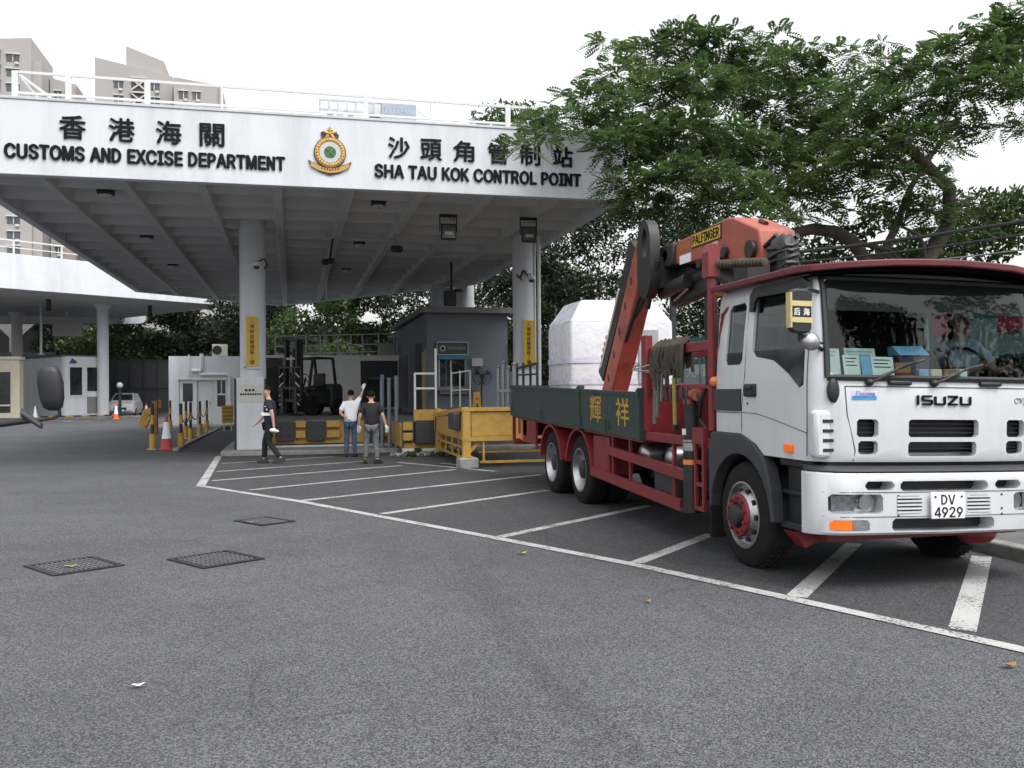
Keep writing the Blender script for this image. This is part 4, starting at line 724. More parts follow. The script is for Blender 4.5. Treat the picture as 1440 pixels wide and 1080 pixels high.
for (a, b) in [((-3.12, 27.8), (-3.27, 31.85)), ((-3.27, 31.85), (-3.36, 35.95)), ((-3.36, 35.95), (-3.44, 39.8))]:
    ch.tube([(a[0] + (b[0] - a[0]) * t, a[1] + (b[1] - a[1]) * t, 1.0 - 1.3 * t * (1 - t)) for t in [k / 10 for k in range(11)]], .018, 6)
tag(ch.build('chain', M['dark_metal']), 'dark chain slung between the row of bollards', 'chain')
rk = MB(); rk.box(-3.2, -3.05, 26.6, 42, 0, .09); tag(rk.build('ramp_kerb', M['concrete'], bevel=.02), kind='structure')
dr = MB(); dr.box(-3.05, -1.79, 26.2, 43, 0, .03); tag(dr.build('dark_ramp', M['bay'], smooth=0), kind='structure')
ym = thing('barrier_machine', 'battered yellow and brown barrier box beside the nearest bollard', 'barrier', (-5.3, 39, 0))
q = MB(); q.box(-5.62, -5.46, 38.8, 39.2, .75, 1.0); q.prism([(-6.0, .42), (-5.7, .2), (-5.5, .6), (-5.55, 1.05), (-5.75, .98)], 'y', 38.85, 39.15); q.build('hood', M['yellow'], ym, bevel=.03)
q = MB(); q.box(-5.45, -5.25, 38.85, 39.15, 0, 1.3); q.box(-5.24, -5.08, 38.9, 39.1, 1.0, 1.35); q.build('cabinet', mat('rusty brown box', (.25, .13, .04), .8, var=.3), ym, bevel=.02)

# ================================================================== LOADING DOCK
DK = thing('loading_dock', 'raised concrete loading dock with yellow steel edge and black rubber bumpers', 'loading dock', (1, 30, 0))
DZ = .84
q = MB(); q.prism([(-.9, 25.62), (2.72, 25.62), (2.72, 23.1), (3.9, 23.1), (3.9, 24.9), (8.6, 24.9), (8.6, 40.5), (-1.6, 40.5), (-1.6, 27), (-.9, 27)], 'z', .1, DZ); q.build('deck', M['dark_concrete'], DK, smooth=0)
q = MB(); q.box(-.72, 2.715, 25.57, 25.619, .2, .80); q.box(2.665, 2.719, 23.2, 25.56, .2, .8); q.build('yellow_plate', M['dock_yellow'], DK)
q = MB(); q.box(-.72, 2.70, 25.53, 25.568, .11, .16); q.build('white_base_line', M['white_metal'], DK)
for x0, x1 in ((.10, .36), (.92, 1.28), (2.5, 2.7)):
    for z0, z1 in ((.64, .83), (.36, .56)): q = MB(); q.box(x0, x1, 25.40, 25.568, z0, z1); q.build('yellow_block', M['dock_yellow'], DK, bevel=.01)
for x0, x1 in ((-.42, .06), (.39, .88), (1.95, 2.45)):
    q = MB(); q.box(x0, x1, 25.36, 25.568, .28, .80)
    b_ = q.build('bumper', M['grey_plastic'], DK, bevel=.02); q = MB()
    for u, v in ((.12, .66), (x1 - x0 - .12, .66), (.12, .42), (x1 - x0 - .12, .42)): q.cyl((x0 + u, 25.359, v), (x0 + u, 25.34, v), .03, n=10)
    q.build('bolt', M['black'], b_)
q = MB(); wallholes(q, -1.6, 4.2, DZ + .002, 3.06, 36.6, 36.85, [(2.66, 4.12, DZ + .002, 2.84)]); q.build('rear_wall', mat('bright dock wall', (.78, .79, .8), .7, var=.05, dirt=(.4, .4, .38), damt=.4, streak=True), DK, smooth=0)
q = MB(); q.box(2.66, 2.95, 36.5, 36.62, DZ + .004, 2.84); q.box(4.02, 4.12, 36.5, 36.62, DZ + .004, 2.84); q.box(2.951, 4.019, 36.5, 36.62, 2.2, 2.84); q.build('door_surround', M['grey_plastic'], DK, bevel=.01)
q = MB(); q.box(2.952, 4.018, 36.64, 36.7, 2.1, 2.72); q.build('door_panel', mat('grey shutter', (.17, .175, .18), .6, var=.12, scale=4), DK); q = MB(); q.box(2.952, 4.018, 37.2, 37.25, DZ, 2.6); q.build('dark_interior', M['black'], DK)
q = MB(); q.box(2.9, 4.1, 36.2, 36.5, .92, .97); q.build('door_bumper', M['grey_metal'], DK)
q = MB(); q.box(-1.55, -.35, 36.4, 36.6, DZ + .003, 2.95); q.build('dark_shutter', mat('dark shutter', (.06, .06, .058), .7, var=.2), DK, smooth=0)
q = MB()
for x in (-.62, .15, .55, 1.1, 1.8, 2.3, 2.75, 3.4, 4.0): q.box(x - .025, x + .025, 36.7, 36.75, 3.06, 3.88)
for z in (3.86, 3.46, 3.16): q.bar((-.62, 36.72, z - .06), (4.1, 36.72, z + .08), .04, .04)
q.bar((-.62, 36.73, 3.9), (2.6, 38.5, 3.5), .04, .04); q.bar((-.62, 36.73, 3.5), (2.6, 38.5, 3.1), .04, .04)
q.build('wall_railing', M['grey_metal'], DK, smooth=0)
q = MB(); q.box(3.4, 4.05, 36.62, 37.1, 3.065, 3.5); q.build('roof_cabinet', mat('pale cabinet', (.35, .35, .33), .7, var=.15), DK, bevel=.02)
wl = MB(); wl.box(-1.30, -1.22, 27.2, 27.28, 3.0, 5.0); 
# yellow landing in front of the hut
q = MB(); q.box(3.0, 3.86, 23.0, 23.098, .86, 1.14); q.build('landing_fascia', M['dock_yellow'], DK, bevel=.01)
for e_ in ((2.72, 2.96, 22.9, 23.098, .62, .82), (2.72, 2.96, 22.9, 23.098, .36, .56), (3.6, 3.88, 22.9, 23.098, .62, .82), (3.56, 3.88, 22.95, 23.098, .301, .55), (2.76, 3.86, 23.05, 23.098, .16, .3)): q = MB(); q.box(*e_); q.build('yellow_block', M['dock_yellow'], DK, bevel=.01)
q = MB(); q.box(3.02, 3.55, 22.84, 23.098, .28, .84); q.build('bumper', M['grey_plastic'], DK, bevel=.02)
q = MB(); q.box(2.7, 3.0, 22.98, 23.1, .0, .16); q.box(3.2, 3.8, 22.98, 23.1, .0, .16); q.build('white_base', M['white_metal'], DK)
q = MB()
for x in (3.06, 3.60): q.box(x - .025, x + .025, 23.2, 23.25, DZ, 2.08 if x < 3.3 else 2.7)
for z in (2.06, 1.68): q.bar((3.06, 23.22, z), (3.60, 23.22, z), .05, .05)
q.build('white_guard_rail', M['white_metal'], DK, smooth=0)
q = MB()
for x in (3.9, 4.12, 4.38): q.box(x - .017, x + .017, 22.6, 22.635, 1.2, 2.12)
q.bar((3.9, 22.62, 2.05), (4.38, 22.62, 2.12), .03, .03); q.bar((3.9, 22.62, 1.62), (4.38, 22.62, 1.64), .03, .03); q.build('thin_rail', M['grey_metal'], DK, smooth=0)
q = MB()
for k, (x, y) in enumerate([(2.32, 24.3), (2.5, 24.2), (2.68, 24.1), (2.42, 25.2)]): q.cyl((x, y, .1), (x, y, .84), .045); q.cyl((x, y, .84), (x, y, 1.92 + .05 * k), .05)
q.build('guard_post', mat('blue grey pipe', (.16, .19, .23), .5, .3, var=.2), DK)
# rubble and concrete at its foot
rb_ = MB()
for k in range(40):
    x, y, s = rnd.uniform(2.4, 4.0), rnd.uniform(22.2, 22.95), rnd.uniform(.05, .13); rb_.ball((x, y, s * .4), s, s * .8, s * .6, 8)
tag(rb_.build('rubble', M['concrete'], smooth=0), 'broken concrete and weeds', kind='stuff')

# yellow dock ramp standing out toward the truck
YR = thing('dock_leveller', 'yellow steel dock ramp on legs behind the truck tail', 'dock ramp', (4, 19, 0))
q = MB(); q.box(3.62, 4.92, 18.6, 18.64, .66, 1.18); q.build('front_panel', M['dock_yellow'], YR, bevel=.01)
q = MB(); q.box(3.42, 5.3, 18.55, 18.75, 1.182, 1.26); q.box(3.42, 5.4, 18.55, 18.65, .56, .655); q.box(3.44, 3.6, 18.56, 18.72, .25, 1.18); q.box(3.46, 3.58, 22.3, 22.45, .1, 1.18); q.bar((3.52, 18.7, 1.22), (3.52, 22.8, 1.0), .1, .1); q.box(4.95, 5.0, 18.56, 18.62, .66, 1.18); q.box(5.06, 5.1, 18.56, 18.62, .66, 1.18); q.bar((3.6, 18.66, .35), (3.85, 18.66, .6), .05, .08)
q.box(3.86, 3.9, 18.58, 18.64, .12, .56); q.bar((3.8, 18.62, .12), (6, 18.62, .12), .05, .05); q.bar((3.8, 18.8, .32), (6, 18.8, .32), .04, .04); q.box(3.4, 3.64, 18.5, 18.8, .22, .25)
for z in (.2, .42, .6): q.bar((3.5, 18.75, z), (3.5, 22.4, z), .04, .05)
for y in (19.4, 20.2, 21.1, 21.9): q.box(3.48, 3.52, y, y + .04, .2, .62)
q.build('frame', M['dock_yellow'], YR, smooth=0)
q = MB(); q.quad((3.45, 18.7, 1.2), (5.2, 18.7, 1.2), (5.2, 23.0, .86), (3.45, 23.0, .86)); q.quad((3.46, 18.8, .62), (3.46, 22.6, .62), (3.46, 22.6, .95), (3.46, 18.8, 1.1)); q.build('ramp_plate', M['dock_yellow'], YR, smooth=0)
q = MB(); q.box(3.30, 3.455, 18.9, 19.6, .78, 1.14); q.build('rubber_pad', M['grey_plastic'], YR, bevel=.02)
q = MB(); q.box(3.34, 3.74, 18.4, 18.86, .0, .22); q.build('concrete_foot', M['concrete'], YR, bevel=.03)

# ================================================================== HUT
HT = thing('checkpoint_hut', 'slate blue hut with service window and flat grey roof on the dock', 'hut', (5.5, 29, DZ))
q = MB(); wallholes(q, 4.22, 6.88, DZ + .002, 4.12, 29, 29.2, [(4.6, 5.5, 1.75, 2.62)]); q.box(4.22, 4.42, 29.2, 38, DZ + .002, 4.12); q.box(6.68, 6.88, 29.2, 36.3, DZ + .002, 4.12); q.build('wall', M['hut'], HT, smooth=0)
q = MB(); q.prism([(4.02, 28.75), (7.1, 28.75), (7.1, 36.2), (4.02, 38.2)], 'z', 4.12, 4.30); q.build('roof', M['hut_roof'], HT, smooth=0)
q = MB(); q.box(4.6, 5.5, 29.12, 29.13, 1.75, 2.62); w = q.build('window', glass('booth glass', (.5, .55, .55)), HT, smooth=0)
q = MB(); q.box(4.6, 4.64, 29.06, 29.11, 1.75, 2.62); q.box(5.46, 5.5, 29.06, 29.11, 1.75, 2.62); q.box(4.98, 5.02, 29.06, 29.11, 1.75, 2.62); q.build('frame', M['grey_metal'], w, smooth=0)
q = MB(); q.box(4.66, 4.85, 29.3, 29.32, 1.78, 2.6); q.box(5.2, 5.45, 29.3, 29.32, 1.85, 2.6); q.box(4.9, 5.18, 29.34, 29.36, 2.15, 2.5); q.build('blind', mat('pale blind', (.42, .45, .44), .8), w, smooth=0)
q = MB(); q.box(4.5, 5.7, 28.72, 28.998, 1.62, 1.74); q.box(4.6, 5.6, 28.8, 28.998, 1.5, 1.62); q.build('counter', M['hut_roof'], HT, bevel=.01)
q = MB(); q.box(4.56, 5.53, 28.95, 28.998, 2.8, 3.16); sb = q.build('sign_board', mat('dark green sign', (.02, .035, .035), .4), HT, bevel=.01)
q = MB(); q.box(4.53, 5.56, 28.93, 28.99, 3.161, 3.2); q.box(4.53, 5.56, 28.93, 28.99, 2.76, 2.799); q.box(4.53, 4.559, 28.93, 28.99, 2.8, 3.16); q.box(5.531, 5.56, 28.93, 28.99, 2.8, 3.16); q.lathe((4.72, 28.949, 2.98), (0, -1, 0), [(0, .1), (.01, .1), (.01, .05), (0, .05)], 20); q.build('frame', mat('pale green trim', (.25, .33, .31), .5), sb, smooth=0)
q = MB()
for k in range(8): q.box(4.9 + k * .072, 4.95 + k * .072, 28.944, 28.949, 2.94, 3.04)
q.build('lettering', mat('dim sign characters', (.12, .15, .15), .5), sb, smooth=0)
q = MB(); q.box(4.58, 5.5, 28.96, 28.998, 2.64, 2.75); q.build('blue_header', mat('blue header strip', (.03, .17, .27), .5), HT)
q = MB(); q.box(4.0, 4.22 - .002, 30.2, 30.3, DZ, 3.2); q.box(4.19, 4.218, 31.5, 33, 1.0, 3.0); q.box(4.19, 4.218, 34, 35.5, 1.0, 3.0); q.build('side_door', mat('dark side door', (.06, .062, .07), .6, var=.2), HT)
q = MB(); q.cyl((4.05, 28.7, DZ), (4.05, 28.7, 2.85), .05); q.cyl((4.15, 28.9, DZ), (4.15, 28.9, 2.95), .035); q.build('conduit', mat('olive pipe', (.17, .15, .09), .7), HT)
q = MB(); q.box(5.66, 6.02, 28.9, 28.998, 2.4, 2.66); q.build('electric_box', mat('grey box', (.3, .32, .33), .6, var=.1), HT, bevel=.01)
fn = thing('pedestal_fan', 'black round industrial fan on a stand before the hut wall', 'fan', (5.93, 28.6, DZ))
q = MB()
for r_ in (.08, .16, .24, .31):
    q.tube([(5.93 + r_ * math.cos(t * math.pi / 12), 28.5 - .06 * (1 - r_ / .33), 2.08 + r_ * math.sin(t * math.pi / 12)) for t in range(25)], .009, 5)
for k in range(18): a = k * math.pi / 9; q.bar((5.93 + .04 * math.cos(a), 28.44, 2.08 + .04 * math.sin(a)), (5.93 + .31 * math.cos(a), 28.5, 2.08 + .31 * math.sin(a)), .007, .007)
q.lathe((5.93, 28.47, 2.08), (0, 1, 0), [(.03, .32), (.13, .32)], 28, caps=False); q.build('cage', M['black'], fn)
for k in range(3):
    a = k * 2.094 + .5; q = MB(); q.add([(5.93 + .05 * math.cos(a), 28.53, 2.08 + .05 * math.sin(a)), (5.93 + .28 * math.cos(a - .35), 28.52, 2.08 + .28 * math.sin(a - .35)), (5.93 + .28 * math.cos(a + .35), 28.56, 2.08 + .28 * math.sin(a + .35)), (5.93 + .05 * math.cos(a), 28.56, 2.08 + .05 * math.sin(a)), (5.93 + .28 * math.cos(a + .35), 28.58, 2.08 + .28 * math.sin(a + .35)), (5.93 + .28 * math.cos(a - .35), 28.54, 2.08 + .28 * math.sin(a - .35))], [(0, 1, 2), (3, 4, 5), (1, 5, 4, 2)]); q.build('blade', M['dark_metal'], fn, smooth=0)
q = MB(); q.cyl((5.93, 28.52, 2.08), (5.93, 28.72, 2.08), .07); q.build('motor', M['dark_metal'], fn); q = MB(); q.cyl((5.93, 28.68, DZ), (5.93, 28.68, 2.05), .025); q.lathe((5.93, 28.68, DZ), (0, 0, 1), [(0, .22), (.03, .2), (.04, .03)], 20); q.build('stand', M['dark_metal'], fn)
fs = thing('floor_sign', 'yellow folding caution sign standing on the dock before the hut', 'sign', (5.2, 24.2, DZ + .4))
q = MB(); q.prism([(4.72, 24.0), (4.98, 24.0), (4.96, 24.03), (4.74, 24.03)], 'z', DZ, 1.58)
q.build('front_leaf', M['yellow'], fs, smooth=0, warp=lambda x, y, z: (4.85 + (x - 4.85) * (1 - .35 * (z - DZ) / .74), y + .12 * (z - DZ), z))
q = MB(); q.prism([(4.72, 24.30), (4.98, 24.30), (4.96, 24.33), (4.74, 24.33)], 'z', DZ, 1.57); q.build('rear_leaf', M['yellow'], fs, smooth=0, warp=lambda x, y, z: (4.85 + (x - 4.85) * (1 - .35 * (z - DZ) / .74), y - .24 * (z - DZ), z))
q = MB(); tb = text_mb("小心", (4.79, 4.91, 1.36, 1.44), 'y', 24.06, .004, .01); q.add(tb.v, tb.f); q.prism([(4.80, 1.12), (4.90, 1.12), (4.85, 1.3)], 'y', 24.03, 24.04); q.build('pictogram', M['black'], fs, smooth=0)
q = MB(); q.box(6.1, 6.86, 24.86, 25.55, .1, 2.15); q.build('column_casing', M['white_wall'], CAN, bevel=.02)
pb_ = thing('pipe_bundle', 'pale pipes and valves strapped beside the right column', 'pipes', (6.0, 24.8, .84))
q = MB()
for k, (x, y, z1) in enumerate([(5.72, 25.3, 2.3), (5.84, 25.2, 2.42), (5.96, 25.1, 2.26), (6.04, 24.75, 2.35)]): q.cyl((x, y, .84), (x, y, z1), .05, n=12); q.ball((x, y, z1), .07)
q.bar((5.68, 25.25, 1.6), (6.1, 24.9, 1.6), .05, .08); q.build('pipe', M['grey_metal'], pb_)

# ================================================================== FORKLIFT on the dock
FK = thing('forklift', 'black forklift with tall mast parked on the dock', 'forklift', (.4, 31, DZ))
wheelprof = lambda r, w: [(0, r * .5), (0, r * .93), (w * .12, r), (w * .88, r), (w, r * .93), (w, r * .5)]
def LF(x, y, z):   # forklift frame: +u forward, +v to its left
    a = R(225); return (.56 + x * math.cos(a) - y * math.sin(a), 31.2 + x * math.sin(a) + y * math.cos(a), DZ + z)
def fk(mb, name, m, p=FK, **k): return mb.build(name, m, p, warp=LF, **k)
q = MB(); q.box(-1.0, .55, -.45, .45, .35, .8); b_ = fk(q, 'body', M['dark_metal'], bevel=.05)
q = MB(); q.loft([[Vector((x, sy * w, z)) for sy, z in ((-1, .25), (1, .25), (1, h), (-1, h))] for x, w, h in ((-1.25, .38, .95), (-1.0, .5, 1.05), (-.55, .5, 1.0))]); fk(q, 'counterweight', M['grey_plastic'], bevel=.06)
q = MB()
for sy in (-.42, .42):
    q.bar((.45, sy, .8), (.25, sy, 1.9), .07, .07); q.bar((-.85, sy, .95), (-.7, sy, 1.9), .07, .07); q.bar((.25, sy, 1.9), (-.7, sy, 1.9), .07, .07)
for k in range(6): q.bar((.22 - k * .18, -.42, 1.9), (.22 - k * .18, .42, 1.9), .04, .04)
fk(q, 'overhead_guard', M['black'])
q = MB(); q.box(-.5, .0, -.25, .25, .8, .95); q.box(-.55, -.45, -.25, .25, .95, 1.4); fk(q, 'seat', M['black'], bevel=.04)
q = MB(); q.bar((.3, 0, .8), (.15, 0, 1.25), .04, .04); q.tube([(.15 + .06 * math.sin(t), .15 * math.cos(t), 1.25 + .12 * math.sin(t)) for t in [k * math.pi / 8 for k in range(17)]], .015, 6); fk(q, 'steering_wheel', M['black'])
q = MB()
for sy in (-.30, .30): q.box(.62, .74, sy - .05, sy + .05, .12, 2.5); q.box(.75, .84, sy * .8 - .04, sy * .8 + .04, .12, 2.48)
for z in (.5, 1.3, 2.0, 2.44): q.box(.64, .72, -.25, .25, z, z + .1)
q.cyl((.7, 0, .2), (.7, 0, 2.2), .05, n=12); fk(q, 'mast', M['dark_metal'], smooth=0)
q = MB(); q.box(.85, .9, -.5, .5, .45, .55); q.box(.85, .9, -.5, .5, .85, .95)
for k in range(5): q.box(.86, .89, -.5 + k * .24, -.46 + k * .24, .551, 1.55)
q.box(.86, .89, -.5, .5, 1.551, 1.6); fk(q, 'load_backrest', M['black'], smooth=0)
q = MB()
for sy in (-.3, .3): q.box(.9, .95, sy - .06, sy + .06, .05, .9); q.box(.95, 1.95, sy - .06, sy + .06, .05, .09)
fk(q, 'fork', M['dark_metal'], smooth=0)
for sx, r in ((.4, .33), (-.85, .27)):
    for sy in (-1, 1):
        q = MB(); q.lathe((sx, sy * .36, r), (0, sy, 0), wheelprof(r, .2), 24); w = fk(q, 'wheel', M['rubber']); q = MB(); q.lathe((sx, sy * .36, r), (0, sy, 0), [(.1, r * .5), (.18, r * .45), (.18, 0)], 18); fk(q, 'rim', M['grey_metal'], w)
q = MB()
for k in range(4):
    z = .35 + k * .3; q.bar((.905, -.45, z), (.905, -.28, z + .14), .02, .03); q.bar((.905, .45, z), (.905, .28, z + .14), .02, .03)
fk(q, 'hazard_stripe', M['white_metal'], smooth=0)
q = MB()
for k in range(7): q.box(.846, .852, -.18 + k * .055, -.145 + k * .055, 1.83, 1.9)
fk(q, 'maker_lettering', M['white_metal'], smooth=0)
tr = thing('hose_reel', 'large dark round reel standing on the dock left of the forklift mast', 'reel', (-.35, 32.5, DZ))
q = MB(); q.lathe((-.6, 32.5, 1.75), (.25, -1, 0), [(0, .7), (.06, .72), (.06, .6), (.5, .6), (.5, .72), (.56, .7)], 36); q.build('drum', M['black'], tr)
q = MB()
for k in range(8): a = k * math.pi / 4; q.bar((-.61, 32.46, 1.75), (-.61 + .68 * math.cos(a), 32.45 + .15 * math.cos(a), 1.75 + .68 * math.sin(a)), .05, .05)
q.build('spoke', M['dark_metal'], tr); q = MB(); q.box(-1.1, .1, 32.0, 32.9, DZ, .98); q.bar((-1.0, 32.4, .95), (-.6, 32.4, 1.75), .08, .08); q.bar((-.1, 32.5, .95), (-.6, 32.5, 1.75), .08, .08); q.build('stand', M['dark_metal'], tr)

# ================================================================== APARTMENT TOWERS
M['balcony'] = mat('balcony shade', (.10, .09, .085), .8, var=.3, scale=.3); M['brace'] = mat('pale brace', (.5, .48, .46), .8)
def tower(label, x0, x1, y, depth, ztop_l, ztop_r, cols, steps, xb=None, floors=23):
    t = thing('apartment_tower', label, 'building', ((x0 + x1) / 2, y, 0), 'pale apartment towers behind the canopy')
    q = MB(); q.prism([(x0, 0), (x1, 0), (x1, ztop_r), (x0, ztop_l)], 'y', y, y + depth); q.build('wall', M['tower'], t, smooth=0)
    if steps:
        q = MB()
        for sx0, sx1, zl, zr, zb in steps: q.prism([(sx0, zb), (sx1, zb), (sx1, zr), (sx0, zl)], 'y', y + .8, y + depth - 2)
        q.build('roof_block', M['tower'], t, smooth=0)
    fh = 2.75; base = min(ztop_l, ztop_r) - 2.9
    for wx0, wx1, kind in cols:
        nwin = 9 if kind != 'w' else 14
        if kind == 'w':
            for k in range(nwin):
                z = base - k * fh; gl = MB(); gl.box(wx0, wx1, y - .06, y - .02, z, z + 1.35); w = gl.build('window', M['tower_win'], t, smooth=0)
                fr = MB(); fr.box(wx0 - .12, wx1 + .12, y - .35, y - .02, z + 1.36, z + 1.5); fr.box((wx0 + wx1) / 2 - .06, (wx0 + wx1) / 2 + .06, y - .1, y - .061, z, z + 1.36); fr.build('frame', M['white_metal'], w, smooth=0)
                if k % 3 != 1: b_ = MB(); b_.box(wx1 - .7, wx1 - .1, y - .5, y - .02, z - .5, z - .1); b_.build('air_conditioner', M['cream'], t, smooth=0)
        elif kind == 'x':
            for k in range(nwin):
                z = base - k * fh; bk = MB(); br = MB(); bk.box(wx0, wx1, y - .05, y - .02, z - .3, z + 1.9); br.box(wx0 - .1, wx1 + .1, y - .5, y - .02, z + 1.95, z + 2.25); br.bar((wx0, y - .3, z - .25), (wx1, y - .3, z + 1.9), .12, .28); br.bar((wx0, y - .34, z + 1.9), (wx1, y - .34, z - .25), .12, .28)
                w = bk.build('balcony', M['balcony'], t, smooth=0); br.build('brace', M['brace'], w, smooth=0)
        elif kind == 'p':
            bk = MB(); bk.box(wx0, wx1, y - .3, y - .01, 0, base + 2.4); bk.build('pink_band', M['tower_pink'], t, smooth=0)
    return t
tower('grey apartment tower at the left edge, cut by the frame', -64, -47.0, 186, 16, 66.5, 68.3, [(-55.5, -52.2, 'x'), (-51.2, -49.0, 'w'), (-61, -58, 'w')], [(-52.5, -45.4, 64.5, 64.2, 0), (-56, -53, 65.5, 66, 0)])
tower('narrow pinkish apartment tower just right of the leftmost tower', -45.2, -40.5, 192, 10, 63, 62, [(-44.4, -43.2, 'w'), (-42.4, -40.7, 'p')], None)
tower('tallest apartment tower above the left part of the sign, with stepped sloping roof', -35.2, -21.6, 182, 16, 64.2, 61.6, [(-31.9, -30.3, 'w'), (-28.9, -26.2, 'x'), (-25.8, -23.9, 'w')], [(-29.9, -23.2, 67.0, 64.6, 55), (-22.4, -21.3, 61.6, 61.2, 0)])
tower('lower apartment block stepping down right of the tallest tower', -20.9, -12.9, 178, 14, 60.2, 59.2, [(-20.0, -18.4, 'w'), (-17.6, -16.2, 'w'), (-12.85, -12.3, 'p')], [(-13.2, -12.2, 58.6, 58.2, 0)])

# ================================================================== CRANE TRUCK
XL, XR, XC = 3.93, 6.17, 5.05
def cabwarp(x, y, z): return (x, y + .09 * max(0, min(1, (6.44 - y) / .24)), z - .02 * (x - XL))
def bedwarp(x, y, z): return (x, y, z + .02 * (y - 9.83) - .012 * (x - XL))
TK = thing('crane_truck', 'white cab flatbed truck with dark red frame and folded orange crane', 'truck', (XC, 10, 0))
LV = [(1.03, .0, 6.215, .24), (1.06, .0, 6.20, .24), (1.30, 0, 6.185, .24), (1.62, 0, 6.185, .24), (1.70, .004, 6.20, .22), (2.10, .03, 6.29, .17), (2.44, .06, 6.38, .15), (2.54, .10, 6.45, .18), (2.59, .2, 6.58, .22)]
def lev(z):
    for a, b in zip(LV, LV[1:]):
        if z <= b[0]:
            t = max(0, (z - a[0]) / (b[0] - a[0])); return [a[i] + (b[i] - a[i]) * t for i in range(4)]
    return list(LV[-1])
BOW = .075
def plan_ring(z, inset=0, yr=8.02):
    _, xi, yf, rc = lev(z); x0, x1 = XL + xi + inset, XR - xi - inset; y0 = yf + inset; y1 = yr - inset; P = []
    hw = (x1 - x0) / 2
    def bow(x): return -BOW * (1 - ((x - XC) / hw) ** 2)
    for k in range(7): t = math.pi + k * math.pi / 12; P.append((x0 + rc + rc * math.cos(t), y0 + rc + rc * math.sin(t)))
    for k in range(1, 8): P.append((x0 + rc + (x1 - x0 - 2 * rc) * k / 8, y0))
    for k in range(7): t = 1.5 * math.pi + k * math.pi / 12; P.append((x1 - rc + rc * math.cos(t), y0 + rc + rc * math.sin(t)))
    P += [(x1, y0 + rc + (y1 - .06 - y0 - rc) * k / 4) for k in range(1, 4)]
    for k in range(4): t = k * math.pi / 6; P.append((x1 - .06 + .06 * math.cos(t), y1 - .06 + .06 * math.sin(t)))
    for k in range(4): t = math.pi / 2 + k * math.pi / 6; P.append((x0 + .06 + .06 * math.cos(t), y1 - .06 + .06 * math.sin(t)))
    P += [(x0, y1 - .06 - (y1 - .06 - y0 - rc) * k / 4) for k in range(1, 4)]
    return [Vector((x, y + bow(x) * max(0, min(1, (6.9 - y) / .5)), z)) for x, y in P]
def front_y(x, z, off=0):
    _, xi, yf, rc = lev(z); x0, x1 = XL + xi, XR - xi; hw = (x1 - x0) / 2; y = yf
    d = min(x - x0, x1 - x)
    if d < rc: y += rc - math.sqrt(max(0, rc * rc - (rc - max(d, 0)) ** 2))
    return y - BOW * (1 - ((x - XC) / hw) ** 2) * max(0, min(1, (6.9 - y) / .5)) - off
def side_x(z): return XL + lev(z)[1]
zz = sorted(set([l[0] for l in LV] + [1.15, 1.45, 1.8, 1.9, 2.0, 2.2, 2.3]))
sh = MB(); sh.loft([plan_ring(z) for z in zz])
shell = sh.build('cab_body', M['truck_white'], TK, smooth=0); shell.data.materials.append(M['dash'])
inn = MB(); zi = [1.10] + [z for z in zz if 1.12 < z < 2.5] + [2.53]; inn.loft([plan_ring(z, .05) for z in zi])
ci = cutter(inn); ci.data.materials.append(M['dash'])
for p in ci.data.polygons: p.material_index = 1
cuts = [ci]
DOORWIN = [(7.30, 2.40), (7.30, 1.93), (7.24, 1.88), (6.95, 1.84), (6.7, 1.72), (6.52, 1.60), (6.45, 1.63), (6.45, 2.40), (6.50, 2.43), (7.26, 2.43)]
q = MB(); q.prism(DOORWIN, 'x', 3.5, 6.8); cuts.append(cutter(q))
QW = [(7.78, 2.32), (7.80, 1.86), (7.76, 1.82), (7.52, 1.82), (7.48, 1.86), (7.45, 2.34), (7.49, 2.38), (7.73, 2.37)]
q = MB(); q.prism(QW, 'x', 3.5, 6.8); cuts.append(cutter(q))
q = MB(); q.prism([(4.06, 1.74), (4.10, 1.70), (6.00, 1.70), (6.04, 1.74), (6.01, 2.44), (5.97, 2.48), (4.13, 2.48), (4.09, 2.44)], 'y', 5.8, 6.62); cuts.append(cutter(q))
# grille slots, wheel arch
GR = [(4.26, 4.44, 1.225, 1.365), (4.275, 4.44, 1.09, 1.195), (4.70, 5.34, 1.225, 1.365), (4.70, 5.325, 1.075, 1.19), (5.62, 5.80, 1.225, 1.365), (5.62, 5.785, 1.09, 1.195)]
for x0, x1, z0, z1 in GR:
    q = MB(); q.prism([(x0, z0 + .02), (x0 + .02, z0), (x1 - .02, z0), (x1, z0 + .02), (x1, z1 - .02), (x1 - .02, z1), (x0 + .02, z1), (x0, z1 - .02)], 'y', 5.9, 6.34); cuts.append(cutter(q))
arch = [(8.2, .9), (8.2, 1.2), (7.48, 1.2), (7.22, 1.12), (7.08, 1.03), (7.0, .9)]
q = MB(); q.prism(arch, 'x', 3.5, 4.35); cuts.append(cutter(q)); q = MB(); q.prism(arch, 'x', 5.75, 6.6); cuts.append(cutter(q))
TRUCK = None
boolean(shell, cuts)
for v in shell.data.vertices:
    v.co = Vector(cabwarp(*(v.co + TK.location))) - TK.location
TRUCK = cabwarp
q = MB(); q.box(4.1, 6.0, 6.345, 6.36, 1.06, 1.4); q.build('grille_backing', M['black'], TK, smooth=0)
q = MB()
for x0, x1, z0, z1 in GR:
    for k in range(1, 4): q.box(x0, x1, front_y((x0 + x1) / 2, 1.2) + .05, front_y((x0 + x1) / 2, 1.2) + .07, z0 + (z1 - z0) * k / 4 - .004, z0 + (z1 - z0) * k / 4 + .004)
q.build('grille', M['black'], TK, smooth=0)
